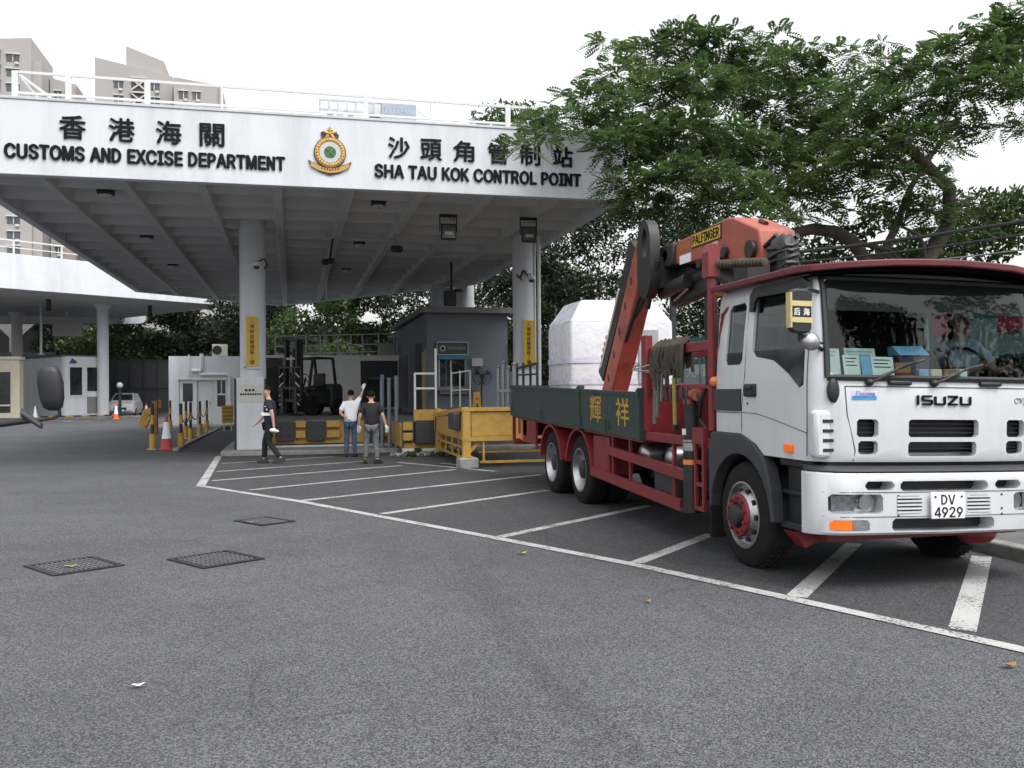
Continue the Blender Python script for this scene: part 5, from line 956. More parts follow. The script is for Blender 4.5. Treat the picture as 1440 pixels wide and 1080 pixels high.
# windscreen
NX, NZ = 24, 6
def sheet(x0, x1, z0, z1, off, nx=NX, nz=NZ, th=0):
    b = MB(); vs = []; fs = []
    for j in range(nz + 1):
        z = z0 + (z1 - z0) * j / nz
        for i in range(nx + 1): x = x0 + (x1 - x0) * i / nx; vs.append((x, front_y(x, z, off), z))
    for j in range(nz):
        for i in range(nx): a = j * (nx + 1) + i; fs.append((a, a + 1, a + nx + 2, a + nx + 1))
    b.add(vs, fs)
    return b
sheet(4.055, 6.045, 1.695, 2.485, -.018).build('windscreen', M['glass'], TK, smooth=60)
def seam(pts, w=.006, d=.004, m='black', name='panel_seam', h=None):
    b = MB()
    for p, r in zip(pts, pts[1:]): b.bar(p, r, w, h or d)
    return b.build(name, M[m], TK, smooth=0)
q = MB(); fr = []
loop = [(4.04 + (2.02) * k / 16, 1.685) for k in range(17)]; q.tube([(x, front_y(x, z, .006), z) for x, z in loop], .026, 6)
q.tube([(4.045 + .035 * k / 8, front_y(4.045 + .035 * k / 8, 1.685 + .8 * k / 8, .004), 1.685 + .8 * k / 8) for k in range(9)], .026, 6)
q.tube([(6.055 - .035 * k / 8, front_y(6.055 - .035 * k / 8, 1.685 + .8 * k / 8, .004), 1.685 + .8 * k / 8) for k in range(9)], .026, 6)
q.tube([(4.08 + 1.94 * k / 16, front_y(4.08 + 1.94 * k / 16, 2.48, .004), 2.48) for k in range(17)], .024, 6)
q.build('windscreen_seal', M['black'], TK)
# black sheet behind the upper glass, painting visor shade and dark reflection
sheet(4.085, 6.015, 2.22, 2.47, -.035, 16, 2).build('glass_top_shade', M['black'], TK, smooth=60)
# doors: seams, glass, trim
for sx, nm in ((-1, 0), (1, 1)):
    def SX(z, off=0): return (side_x(z) - off) if sx < 0 else (2 * XC - side_x(z) + off)
    def poly(pts, off, name, m, th=.004):
        b = MB(); n = len(pts); b.add([(SX(z, off), y, z) for y, z in pts] + [(SX(z, off - th), y, z) for y, z in pts], [tuple(range(n)), tuple(range(n, 2 * n))[::-1]] + [(i, (i + 1) % n, n + (i + 1) % n, n + i) for i in range(n)]); return b.build(name, m, TK, smooth=0)
    d = poly([(7.29, 2.42), (7.30, 1.93), (6.46, 1.93), (6.46, 2.42)], -.02, 'door_glass', M['glass'])
    poly([(7.30, 1.932), (7.24, 1.88), (6.95, 1.84), (6.7, 1.72), (6.52, 1.60), (6.45, 1.63), (6.45, 1.932)], -.012, 'door_trim', M['dark_glass'], .01)
    poly([(7.78, 2.32), (7.80, 1.93), (7.48, 1.93), (7.45, 2.34), (7.49, 2.38), (7.73, 2.37)], -.015, 'quarter_window', M['glass'])
    poly([(7.80, 1.929), (7.80, 1.86), (7.76, 1.82), (7.52, 1.82), (7.48, 1.86), (7.48, 1.929)], -.012, 'quarter_vent', M['black'])
    b = MB()
    for k in range(4): b.bar((SX(1.84, -.006), 7.51, 1.838 + k * .024), (SX(1.84, -.006), 7.77, 1.838 + k * .024), .012, .008)
    b.build('vent_slat_slot', M['grey_plastic'], TK, smooth=0)
    b = MB(); pts = [(7.34, 2.28), (7.34, 2.44), (7.28, 2.49), (6.50, 2.485), (6.40, 2.44), (6.38, 2.36), (6.46, 2.39), (7.22, 2.40), (7.27, 2.36), (7.28, 2.28)]
    n = len(pts); b.add([(SX(min(z, 2.44), .03), y, z) for y, z in pts] + [(SX(min(z, 2.44), -.002), y, z) for y, z in pts], [tuple(range(n)), tuple(range(n, 2 * n))[::-1]] + [(i, (i + 1) % n, n + (i + 1) % n, n + i) for i in range(n)]); b.build('rain_visor', M['black'], TK, smooth=0)
    S_ = lambda y, z: (SX(z, .001), y, z)
    seam([S_(7.47, 1.22), S_(7.47, 1.40), S_(7.42, 1.7), S_(7.40, 2.44), S_(6.40, 2.46), S_(6.38, 1.70), S_(6.39, 1.07)])
    seam([S_(7.47, 1.39), S_(7.2, 1.385), S_(6.9, 1.34), S_(6.39, 1.25)])
    seam([S_(7.98, 1.385), S_(7.5, 1.385)], .012)
    b = MB(); b.box(SX(1.6, .006) - .02, SX(1.6, .006) + .02, 7.20, 7.40, 1.53, 1.645); h_ = b.build('door_handle', M['black'], TK, bevel=.015)
    b = MB(); b.box(SX(1.6, .03) - .012, SX(1.6, .03) + .012, 7.24, 7.36, 1.60, 1.63); b.build('handle_grip', M['grey_plastic'], h_, bevel=.005)
    b = MB(); b.cyl((SX(1.45, .004), 7.36, 1.47), (SX(1.45, -.004), 7.36, 1.47), .012, n=10); b.build('door_lock', M['black'], TK)
    b = MB(); b.box(SX(1.5, .007) - .006, SX(1.5, .007) + .006, 7.475, 8.0, 1.40, 1.60); b.build('dark_side_panel', M['grey_plastic'], TK)
    b = MB(); b.box(SX(1.1, .015) - .015, SX(1.1, .015) + .015, 6.60, 6.72, 1.08, 1.15); b.build('side_marker', M['amber'] if sx < 0 else M['amber_off'], TK, bevel=.01)
    b = MB(); x_ = SX(1.2); b.box(min(x_ + sx * .012, x_ - sx * .13), max(x_ + sx * .012, x_ - sx * .13), 6.175, 6.34, 1.06, 1.43)
    dct = b.build('air_duct', M['truck_white'], TK, bevel=.03); b = MB()
    for k in range(4): b.box(min(x_ - sx * .05, x_ - sx * .14), max(x_ - sx * .05, x_ - sx * .14), 6.17, 6.178, 1.11 + k * .075, 1.135 + k * .075)
    b.build('vent_slat_slot', M['black'], dct, smooth=0)  # black strips paint the dark of the open slots in the duct
    # dark wheel arch, step well
    xo = (XL - .03) if sx < 0 else XR + .03; xi = (XL + .09) if sx < 0 else XR - .09
    arc = [(7.5 + .56 * math.cos(t), .455 + .56 * math.sin(t)) for t in [R(2) + k * R(176) / 14 for k in range(15)]]
    b = MB(); b.prism([(8.09, .46), (8.09, 1.02), (8.03, 1.195), (7.47, 1.197), (7.25, 1.13), (7.09, 1.035), (7.0, .92), (6.93, .74), (6.90, .475)] + arc[::-1], 'x', xo, xi); b.build('wheel_arch', M['grey_plastic'], TK, smooth=0, bevel=.012)
    b = MB(); b.prism([(7.5 + .60 * math.cos(t), .455 + .60 * math.sin(t)) for t in [R(2) + k * R(176) / 14 for k in range(15)]] + arc[::-1], 'x', xi, XC + sx * .72); b.build('arch_liner', M['black'], TK, smooth=0)
    b = MB(); q0, q1 = (xi - .03, xi + .25) if sx < 0 else (xi - .25, xi + .03)
    b.box(q0 + .06 * (sx < 0), q1 - .06 * (sx > 0), 6.45, 6.9, .44, 1.03); b.box(q0, q1, 6.5, 6.93, .44, .50); b.box(q0 + .02, q1 - .02, 6.5, 6.93, .72, .76); b.box(q0, q1, 6.44, 6.93, .96, 1.035); b.build('cab_step', M['black'], TK, bevel=.012)
    b = MB(); b.box(XL - .02 if sx < 0 else XR - .2, XL + .2 if sx < 0 else XR + .02, 8.06, 8.09, .18, .5); b.build('mud_flap', M['rubber'], TK)
# front fittings
q = MB(); q.tube([(4.165, front_y(4.165, 1.62, .001), 1.62), (4.18, front_y(4.18, 1.4, .001), 1.4), (4.25, front_y(4.25, 1.12, .001), 1.12), (4.24, front_y(4.24, 1.04, .001), 1.04)], .004, 5); q.tube([(5.935, front_y(5.935, 1.62, .001), 1.62), (5.92, front_y(5.92, 1.4, .001), 1.4), (5.85, front_y(5.85, 1.12, .001), 1.12), (5.86, front_y(5.86, 1.04, .001), 1.04)], .004, 5)
q.tube([(4.165 + 1.77 * k / 16, front_y(4.165 + 1.77 * k / 16, 1.62, .001), 1.62) for k in range(17)], .004, 5); q.build('hood_seam', M['black'], TK)
for x in (4.08, 6.02):
    q = MB(); q.ball((x, front_y(x, 1.6) + .0, 1.585), .055, .03, .1); q.build('corner_cap', M['black'], TK)
tb = MB()
def glyph(b, x0, w, segs, z0, h, th, y):
    for (u0, v0), (u1, v1) in segs: b.bar((x0 + u0 * w, y, z0 + v0 * h), (x0 + u1 * w, y, z0 + v1 * h), .01, th, up=(0, 1, 0)) if False else b.bar((x0 + u0 * w, y, z0 + v0 * h), (x0 + u1 * w, y, z0 + v1 * h), th, .012, up=(0, 1, 0))
GL = {'I': [((.5, -.13), (.5, 1.13))], 'S': [((1, 1), (.0, 1)), ((0, 1.05), (0, .5)), ((0, .5), (1, .45)), ((1, .5), (1, 0)), ((1, 0), (0, 0))], 'U': [((0, 1), (0, 0)), ((0, 0), (1, 0)), ((1, 0), (1, 1))], 'Z': [((0, 1), (1, 1)), ((1, 1), (0, 0)), ((0, 0), (1, 0))]}
yy = front_y(XC, 1.49, .008); xx = 4.765
for chh, w in (('I', .02), ('S', .082), ('U', .085), ('Z', .085), ('U', .085)):
    glyph(tb, xx, w, GL[chh], 1.487, .062, .016, yy); xx += w + .033
tb.build('maker_lettering', M['letter'], TK, smooth=0)
b = text_mb("CYZ", (5.70, 5.83, 1.50, 1.545), 'y', front_y(5.76, 1.52, .002), .008, .0); b.build('model_lettering', M['grey_metal'], TK, smooth=0)
STK = sheet(4.215, 4.43, 1.515, 1.59, .003, 6, 2).build('sticker', mat('pale sticker', (.62, .66, .74), .5), TK, smooth=0)
b = sheet(4.22, 4.425, 1.518, 1.545, .005, 6, 1); b.build('blue_wave', mat('blue wave print', (.05, .3, .62), .5), STK, smooth=0)
b = text_mb("Pinoma", (4.245, 4.41, 1.548, 1.585), 'y', front_y(4.33, 1.56, .012), .004, .0); b.build('sticker_lettering', mat('violet print', (.3, .18, .5), .5), STK, smooth=0)
# wipers
for (px, tip) in ((4.36, (4.78, 1.82)), (4.92, (5.32, 1.79))):
    q = MB(); q.tube([(px, front_y(px, 1.66, .03), 1.655), (px + .05, front_y(px, 1.66, .05), 1.67), (tip[0] - .12, front_y(tip[0], 1.78, .05), tip[1] - .03), (tip[0], front_y(tip[0], 1.82, .04), tip[1])], .012, 6); q.tube([(px + .08, front_y(px, 1.7, .03), 1.70), (tip[0] + .08, front_y(tip[0], 1.8, .022), tip[1] + .02)], .009, 5); q.ball((px, front_y(px, 1.655, .02), 1.652), .035, .03, .03); q.build('wiper', M['black'], TK)
for x in (4.62, 5.45):
    q = MB(); q.box(x - .1, x + .1, front_y(x, 1.655, .035), front_y(x, 1.655, -.01), 1.632, 1.668); q.build('hood_bracket', M['black'], TK, bevel=.012)
# bumper
def bump_ring(z, yf, inset=0):
    P = []; x0, x1 = XL - .015 + inset, XR + .015 - inset; rc = .26
    for k in range(8): t = math.pi + k * math.pi / 14; P.append((x0 + rc + rc * math.cos(t), yf + rc + rc * math.sin(t)))
    for k in range(1, 8): P.append((x0 + rc + (x1 - x0 - 2 * rc) * k / 8, yf))
    for k in range(8): t = 1.5 * math.pi + k * math.pi / 14; P.append((x1 - rc + rc * math.cos(t), yf + rc + rc * math.sin(t)))
    P = [(x, y - .05 * (1 - ((x - XC) / 1.13) ** 2)) for x, y in P]
    return [Vector((x, y, z)) for x, y in P] + [Vector((x1, 6.47, z)), Vector((x0, 6.47, z))]
BF = 6.135
def bfy(x, off=0):
    d = min(x - XL + .015, XR + .015 - x); y = BF
    if d < .26: y += .26 - math.sqrt(max(0, .26 ** 2 - (.26 - d) ** 2))
    return y - .05 * (1 - ((x - XC) / 1.13) ** 2) - off
TRUCK = None
q = MB(); q.loft([bump_ring(z, yf) for z, yf in ((.465, 6.17), (.485, 6.145), (.60, BF), (.62, BF), (.93, BF), (.945, BF + .01), (.95, BF + .03))])
bumper = q.build('bumper', M['truck_white'], TK, smooth=0)
holes = [(4.30, 4.55, .815, .885, 6.3), (4.60, 5.40, .805, .885, 6.3), (5.47, 5.72, .815, .885, 6.3), (4.02, 4.45, .635, .785, 6.27), (5.65, 6.08, .635, .785, 6.27), (4.03, 4.34, .505, .585, 6.26), (5.76, 6.07, .505, .585, 6.26), (4.53, 5.46, .495, .595, 6.3), (4.57, 4.79, .63, .77, 6.22), (5.20, 5.42, .63, .77, 6.22)]
cs = []
for x0, x1, z0, z1, yd in holes:
    r_ = .025; q = MB(); q.prism([(x0, z0 + r_), (x0 + r_, z0), (x1 - r_, z0), (x1, z0 + r_), (x1, z1 - r_), (x1 - r_, z1), (x0 + r_, z1), (x0, z1 - r_)], 'y', 5.9, yd); cs.append(cutter(q))
boolean(bumper, cs)
for v in bumper.data.vertices:
    v.co = Vector(cabwarp(*(v.co + TK.location))) - TK.location
TRUCK = cabwarp
q = MB()
for x0, x1, z0, z1, yd in holes[:3] + holes[7:]: q.box(x0 - .003, x1 + .003, yd - .02, yd - .004, z0 - .003, z1 + .003)
q.build('intake', M['black'], TK, smooth=0)
for x0, x1, z0, z1, yd in holes[8:]:
    q = MB()
    for k in range(5): z = z0 + .012 + (z1 - z0 - .024) * k / 4; q.box(x0, x1, bfy((x0 + x1) / 2) - .004, bfy((x0 + x1) / 2) + .03, z - .008, z + .008)
    q.build('slatted_grille', M['truck_white'], TK, smooth=0)
for x0, x1, z0, z1, yd in holes[3:5]:
    xm = (x0 + x1) / 2; y = max(bfy(x0), bfy(x1)); q = MB(); q.box(x0 + .002, x1 - .002, yd - .02, yd - .003, z0, z1)
    inner = 1 if xm < XC else -1
    H = q.build('headlight', M['headlight'], TK, smooth=0)
    q = MB(); cxr = xm + inner * .13; q.lathe((cxr, yd - .085, .71), (0, 1, 0), [(0, .068), (.02, .062), (.045, .045), (.06, .01)], 20); q.build('reflector', M['headlight'], H)
    q = MB(); q.box(xm - .10 - inner * .07, xm + .10 - inner * .07, yd - .06, yd - .045, .645, .77); q.build('dipped_reflector', mat('striped reflector', (.33, .35, .37), .2, .6, var=.5, scale=25), H, bevel=.03)
    b = MB(); n = 8; vs = [(x0 + (x1 - x0) * k / n, bfy(x0 + (x1 - x0) * k / n, -.006), z) for z in (z0 + .004, z1 - .004) for k in range(n + 1)]; b.add(vs, [(k, k + 1, n + 2 + k, n + 1 + k) for k in range(n)]); b.build('lens', M['clear_lens'], H)
for (x0, x1, z0, z1, yd), on in zip(holes[5:7], (True, False)):
    xs = x0 + (x1 - x0) * .52 if x0 < XC else x1 - (x1 - x0) * .52
    def strip_(a, c, m, nm):
        b = MB(); n = 6; vs = [(a + (c - a) * k / n, bfy(a + (c - a) * k / n, -.004), z) for z in (z0 + .004, z1 - .004) for k in range(n + 1)]; vs += [(x, y + .05, z) for x, y, z in vs]; o_ = 2 * (n + 1)
        fs = [(k, k + 1, n + 2 + k, n + 1 + k) for k in range(n)] + [(o_ + k, o_ + n + 1 + k, o_ + n + 2 + k, o_ + k + 1) for k in range(n)] + [(k, o_ + k, o_ + k + 1, k + 1) for k in range(n)] + [(n + 1 + k, n + 2 + k, o_ + n + 2 + k, o_ + n + 1 + k) for k in range(n)] + [(0, n + 1, o_ + n + 1, o_), (n, o_ + n, o_ + 2 * n + 1, 2 * n + 1)]
        b.add(vs, fs); return b.build(nm, m, TK, smooth=40)
    if x0 < XC: strip_(x0 + .003, xs, M['amber'], 'turn_signal'); strip_(xs + .003, x1 - .003, M['headlight'], 'fog_lamp')
    else: strip_(xs, x1 - .003, M['amber_off'], 'turn_signal'); strip_(x0 + .003, xs - .003, M['headlight'], 'fog_lamp')
q = MB(); q.loft([bump_ring(z, yf, .012) for z, yf in ((.955, 6.14), (.975, 6.15), (1.0, 6.2))]); q.build('bumper_top', M['grey_plastic'], TK, bevel=.006)
q = MB(); q.box(4.05, 6.05, 6.25, 6.45, .95, 1.05); q.build('dark_gap', M['black'], TK, smooth=0)
q = MB(); q.box(3.92, 3.96, 6.39, 6.45, .525, .575); q.build('corner_reflector', M['amber_off'], TK)
q = MB()
for x in (4.58, 5.53):
    for z in (.66, .77, .615): q.cyl((x, bfy(x, .004), z), (x, bfy(x), z), .009, n=8)
for k in range(17): x0 = 3.99 + 2.12 * k / 17; q.bar((x0, bfy(x0, .001), .80), (x0 + 2.12 / 17, bfy(x0 + 2.12 / 17, .001), .80), .005, .004); q.bar((x0, bfy(x0, .001), .61), (x0 + 2.12 / 17, bfy(x0 + 2.12 / 17, .001), .61), .005, .004)
q.build('bumper_seam', M['black'], TK, smooth=0)
q = MB(); q.box(4.84, 5.15, 6.045, 6.062, .59, .80); PLT = q.build('licence_plate', M['plate'], TK, bevel=.012)
b = text_mb("DV", (4.93, 5.055, .705, .78), 'y', 6.0445, .003, .012); t2 = text_mb("4929", (4.868, 5.122, .605, .685), 'y', 6.0445, .003, .012); b.add(t2.v, t2.f)
for x in (4.875, 5.115): b.cyl((x, 6.044, .765), (x, 6.038, .765), .008, n=8)
b.build('plate_lettering', M['letter'], PLT, smooth=0)
# roof visor plate
q = MB(); PLN = [(3.87, 7.98), (3.88, 6.55), (3.95, 6.30), (4.15, 6.12), (4.5, 6.0), (5.05, 5.95), (5.6, 6.0), (5.95, 6.12), (6.15, 6.30), (6.22, 6.55), (6.23, 7.98)]
nx = 16; top = []
def vz(x, y): return 2.625 - .055 * ((x - XC) / 1.16) ** 2 - .02 * max(0, 6.5 - y)
def yfr(x):
    for (a, b), (c, d) in zip(PLN[1:], PLN[2:-1]):
        if a <= x <= c + 1e-6: return b + (d - b) * (x - a) / max(c - a, 1e-6)
    return 6.55
xs = [3.88, 3.90, 3.95, 4.05, 4.15, 4.3, 4.5, 4.75, 5.05, 5.35, 5.6, 5.8, 5.95, 6.05, 6.15, 6.19, 6.22]; vs = []; fs = []; n = len(xs); ny = 6
for s_, dz in ((0, 0), (1, -.056)):
    for x in xs:
        for j in range(ny + 1): y = yfr(x) + (7.98 - yfr(x)) * j / ny; vs.append((x, y, vz(x, y) + dz))
def vi(s_, i, j): return s_ * n * (ny + 1) + i * (ny + 1) + j
for i in range(n - 1):
    for j in range(ny): fs += [(vi(0, i, j), vi(0, i + 1, j), vi(0, i + 1, j + 1), vi(0, i, j + 1)), (vi(1, i, j), vi(1, i, j + 1), vi(1, i + 1, j + 1), vi(1, i + 1, j))]
    fs += [(vi(0, i, 0), vi(1, i, 0), vi(1, i + 1, 0), vi(0, i + 1, 0)), (vi(0, i, ny), vi(0, i + 1, ny), vi(1, i + 1, ny), vi(1, i, ny))]
for j in range(ny): fs += [(vi(0, 0, j), vi(0, 0, j + 1), vi(1, 0, j + 1), vi(1, 0, j)), (vi(0, n - 1, j), vi(1, n - 1, j), vi(1, n - 1, j + 1), vi(0, n - 1, j + 1))]
q.add(vs, fs); q.build('roof_visor', mat('dark maroon visor paint', (.11, .012, .016), .5, var=.15, dirt=(.06, .03, .03), damt=.4, dscale=5), TK, bevel=.01)
q = MB()
vs = [(x, yfr(x) + .05 + (6.7 - yfr(x) - .05) * j / 3, vz(x, yfr(x) + .05 + (6.7 - yfr(x) - .05) * j / 3) - .058) for x in xs[2:-2] for j in range(4)]
vs += [(x, y, z - .03) for x, y, z in vs]; m_ = len(xs[2:-2])
for i in range(m_ - 1):
    for j in range(3): a = i * 4 + j; fs_ = (a, a + 1, a + 5, a + 4); q.f += [fs_, tuple(k + m_ * 4 for k in fs_[::-1])]
    a = i * 4; q.f += [(a, a + 4, a + 4 + m_ * 4, a + m_ * 4)]
q.v = vs; q.build('visor_shade_sheet', mat('visor underside shade', (.004, .004, .004), 1, spec=0), TK, smooth=0)  # added black sheet that paints the shade under the visor
# mirrors
q = MB(); q.tube([(4.03, 6.36, 2.36), (3.9, 6.24, 2.37), (3.79, 6.2, 2.33)], .016, 6); q.tube([(4.03, 6.28, 1.9), (3.92, 6.22, 1.96), (3.79, 6.2, 2.02)], .016, 6); q.tube([(3.8, 6.2, 1.96), (3.8, 6.2, 2.38)], .014, 6); q.tube([(4.0, 6.2, 1.95), (3.86, 6.12, 1.96)], .009, 6); q.build('mirror_arm', M['black'], TK)
def rrect(x0, x1, z0, z1, r, y0, y1, mb):
    P = []
    for cx_, cz_, a0 in ((x1 - r, z1 - r, 0), (x0 + r, z1 - r, 90), (x0 + r, z0 + r, 180), (x1 - r, z0 + r, 270)):
        for k in range(6): t = R(a0 + 18 * k); P.append((cx_ + r * math.cos(t), cz_ + r * math.sin(t)))
    mb.prism(P, 'y', y0, y1)
q = MB(); rrect(3.69, 3.87, 2.02, 2.36, .05, 6.13, 6.2, q); MR = q.build('mirror', M['black'], TK, bevel=.015)
q = MB(); q.box(3.688, 3.872, 6.124, 6.2, 2.225, 2.265); q.box(3.688, 3.872, 6.124, 6.2, 2.10, 2.14); q.box(3.684, 3.70, 6.126, 6.19, 2.06, 2.33); q.build('yellow_band', mat('pale yellow tape', (.5, .42, .19), .5), MR)
b = text_mb("后", (3.715, 3.765, 2.155, 2.21), 'y', 6.129, .003, .015); t2 = text_mb("海", (3.795, 3.845, 2.155, 2.21), 'y', 6.129, .003, .015); b.add(t2.v, t2.f); b.build('mirror_lettering', M['white'], MR, smooth=0)
q = MB(); q.lathe((3.84, 6.05, 1.95), (0, 1, 0), [(0, .01), (.012, .05), (.03, .066), (.06, .066), (.064, .05)], 22); q.build('round_mirror', M['chrome'], TK)
q = MB(); rrect(6.25, 6.43, 2.02, 2.36, .05, 6.13, 6.2, q); q.build('mirror', M['black'], TK, bevel=.015); q = MB(); q.tube([(6.07, 6.36, 2.36), (6.2, 6.24, 2.37), (6.31, 6.2, 2.33)], .016, 6); q.tube([(6.31, 6.2, 1.96), (6.31, 6.2, 2.38)], .014, 6); q.build('mirror_arm', M['black'], TK)
# interior
q = MB(); q.prism([(6.26, 1.12), (6.78, 1.12), (6.78, 1.60), (6.66, 1.70), (6.26, 1.665)], 'x', 4.02, 6.08); q.build('dashboard', M['dash'], TK, bevel=.01)
for x in (4.55, 5.78):
    q = MB(); q.box(x - .24, x + .24, 7.1, 7.6, 1.25, 1.5); q.box(x - .23, x + .23, 7.55, 7.7, 1.45, 2.0); q.box(x - .13, x + .13, 7.58, 7.68, 2.02, 2.22); q.build('seat', M['seat'], TK, bevel=.04)
q = MB(); q.box(5.30, 5.42, 7.75, 7.85, 1.1, 2.5); q.build('cab_pillar', M['dash'], TK)
q = MB(); c0 = Vector((5.78, 6.83, 1.80)); q.tube([c0 + Vector((.21 * math.cos(t), .09 * math.sin(t), .19 * math.sin(t))) for t in [k * math.pi / 12 for k in range(25)]], .015, 6); q.bar(c0 - Vector((.2, 0, 0)), c0 + Vector((.2, 0, 0)), .03, .02); q.bar(c0, c0 + Vector((0, -.1, -.3)), .06, .06); q.build('steering_wheel', M['black'], TK)
q = MB(); q.box(4.9, 5.2, 6.62, 6.64, 2.30, 2.38); q.build('rear_view_mirror', M['black'], TK)
TRUCK = None

# wheels (not warped)
def tyre_prof(w, r): return [(0, r * .62), (.0, r * .66), (.008, r * .9), (.03, r * .975), (.055, r), (w - .055, r), (w - .03, r * .975), (w - .008, r * .9), (w, r * .66), (w, r * .62)]
def wheel(x, y, r, sx, w=.27, front=True, z=None):
    z = r - .01 if z is None else z
    q = MB(); q.lathe((x, y, z), (-sx, 0, 0), tyre_prof(w, r), 48, caps=False)      # outer face at x
    for k in range(48):
        a = 2 * math.pi * (k + .5) / 48
        for u in (.075, .135, .195): q.bar((x - sx * (u - .02), y + (r + .001) * math.cos(a), z + (r + .001) * math.sin(a)), (x - sx * (u + .02), y + (r + .001) * math.cos(a), z + (r + .001) * math.sin(a)), .028, .012)
    t = q.build('wheel', M['rubber'], TK)
    if front:
        q = MB(); q.lathe((x, y, z), (sx, 0, 0), [(-.2, r * .60), (-.03, r * .60), (.004, r * .635), (.006, r * .60), (-.04, r * .56), (-.045, r * .5), (.03, r * .40), (.035, .12), (.035, 0)], 40, caps=False); rim = q.build('rim', M['chrome'], t, smooth=30)
        q = MB()
        for k in range(10): a = k * math.pi / 5; c = Vector((x + sx * .0, y + r * .46 * math.cos(a), z + r * .46 * math.sin(a))); q.lathe(c, (sx, 0, .0), [(-.03, .024), (.004, .024), (.004, 0)], 12)
        q.build('rim_hole', M['black'], rim)
        q = MB(); q.lathe((x + sx * .032, y, z), (sx, 0, 0), [(0, .195), (.025, .185), (.028, .12), (.01, .11)], 36)
        for k in range(10): a = (k + .5) * math.pi / 5; q.cyl((x + sx * .055, y + .155 * math.cos(a), z + .155 * math.sin(a)), (x + sx * .085, y + .155 * math.cos(a), z + .155 * math.sin(a)), .017, n=6)
        hub = q.build('hub_ring', M['truck_red'], rim)
        q = MB(); q.lathe((x + sx * .03, y, z), (sx, 0, 0), [(0, .11), (.07, .095), (.085, .05), (.085, 0)], 24); q.build('hub', M['dark_metal'], rim)
    else:
        q = MB(); q.lathe((x, y, z), (sx, 0, 0), [(-.28, r * .60), (-.02, r * .60), (.004, r * .64), (.004, r * .6), (-.05, r * .55), (-.14, r * .5), (-.16, r * .3), (-.16, 0)], 40, caps=False); rim = q.build('rim', M['chrome'], t, smooth=30)
        q = MB(); q.lathe((x - sx * .16, y, z), (sx, 0, 0), [(0, .14), (.13, .12), (.15, .06), (.15, 0)], 24)
        for k in range(10): a = k * math.pi / 5; q.cyl((x - sx * .16, y + .19 * math.cos(a), z + .19 * math.sin(a)), (x - sx * .12, y + .19 * math.cos(a), z + .19 * math.sin(a)), .017, n=6)
        q.build('hub', M['dark_metal'], rim)
for sx, x in ((-1, 3.95), (1, 6.15)):
    wheel(x, 7.5, .475, sx)
    for y in (12.30, 13.72): wheel(x, y, .485, sx, .29, False); wheel(x - sx * .33, y, .485, sx, .29, False)
# chassis
q = MB()
for x in (4.62, 5.48): q.box(x - .04, x + .04, 6.5, 16.2, .72, .98)
for y in (8.6, 10.5, 14.9, 16.1): q.box(4.66, 5.44, y, y + .12, .76, .94)
q.build('chassis', M['truck_red'], TK, smooth=0)
for y in (7.5, 12.3, 13.72): q = MB(); q.cyl((4.2, y, .475), (5.9, y, .475), .075); q.ball((5.05, y, .475), .2, .2, .2); q.build('axle', M['dark_metal'], TK)
q = MB(); q.box(4.3, 5.8, 6.6, 7.3, .55, .75); q.build('gearbox', M['dark_metal'], TK)
q = MB(); q.box(4.2, 6.0, 6.55, 6.8, .36, .44); q.prism([(4.0, .42), (4.35, .42), (4.3, .36), (4.12, .28)], 'y', 6.75, 6.9); q.ball((5.9, 6.9, .3), .2, .1, .1); q.build('front_underrun', M['truck_red'], TK)
q = MB()
for k in range(5): q.box(4.25 + .02 * k, 5.8, 8.2 + .5 * k, 8.5 + .5 * k, .5 + .03 * (k % 2), 1.0)
q.build('underbody', M['black'], TK, smooth=0)
# ---- flat bed
TRUCK = bedwarp
q = MB(); q.box(3.94, 6.16, 9.86, 16.18, .985, 1.06); q.build('bed_floor', M['truck_red'], TK, smooth=0)
for x0, x1 in ((3.89, 3.93), (6.17, 6.21)):
    for y0, y1 in ((9.85, 10.95), (10.97, 12.08), (12.10, 14.10), (14.12, 16.2)):
        q = MB(); q.box(x0, x1, y0, y1, 1.03, 1.575); bo = q.build('side_board', M['bed_green'], TK, bevel=.006)
        q = MB()
        for z in (1.045, 1.55): q.box(x0 - .012, x1 + .012, y0 + .01, y1 - .01, z - .018, z + .018)
        for y in (y0 + .06, y1 - .06): q.box(x0 - .015, x1 + .015, y - .025, y + .025, 1.07, 1.2)
        q.build('board_edging', M['bed_green'], bo, smooth=0)
    q = MB()
    for y in (12.09, 9.84): q.box(x0 - .02, x1 + .02, y - .035, y + .035, 1.0, 1.62); q.cyl((x0 - .03, y, 1.5), (x0 - .03, y, 1.6), .02, n=8)
    q.build('stake_post', M['bed_green'], TK)
q = MB(); q.box(3.93, 6.17, 16.2, 16.24, 1.03, 1.575); q.build('tailgate', M['bed_green'], TK)
q = MB(); q.box(3.93, 3.98, 16.18, 16.23, .55, 1.02); q.box(6.12, 6.17, 16.18, 16.23, .55, 1.02); q.box(3.93, 6.17, 15.2, 15.8, .72, .98); q.box(3.93, 6.17, 16.1, 16.2, .5, .6); q.box(3.93, 3.97, 14.6, 15.5, .60, 1.0); q.build('rear_frame', M['truck_red'], TK)
q = MB(); q.box(3.915, 3.935, 15.45, 15.55, .62, .98); q.build('tail_lamp', M['amber_off'], TK)
for ch, y0, y1 in (("輝", 11.62, 11.18), ("祥", 10.62, 10.18)):
    b = text_mb(ch, (y0, y1, 1.15, 1.49), 'x', 3.889, .004, .012); b.build('board_character', M['yellow'], TK, smooth=0)
q = MB()
for y in (14.75, 15.2, 15.7, 16.15): q.box(3.99, 4.03, y, y + .03, 1.5, 1.98)
q.bar((4.01, 14.75, 1.96), (4.01, 16.18, 1.88), .03, .04); q.bar((4.01, 14.75, 1.78), (4.01, 16.18, 1.76), .03, .03); q.build('tail_rack', M['black'], TK, smooth=0)
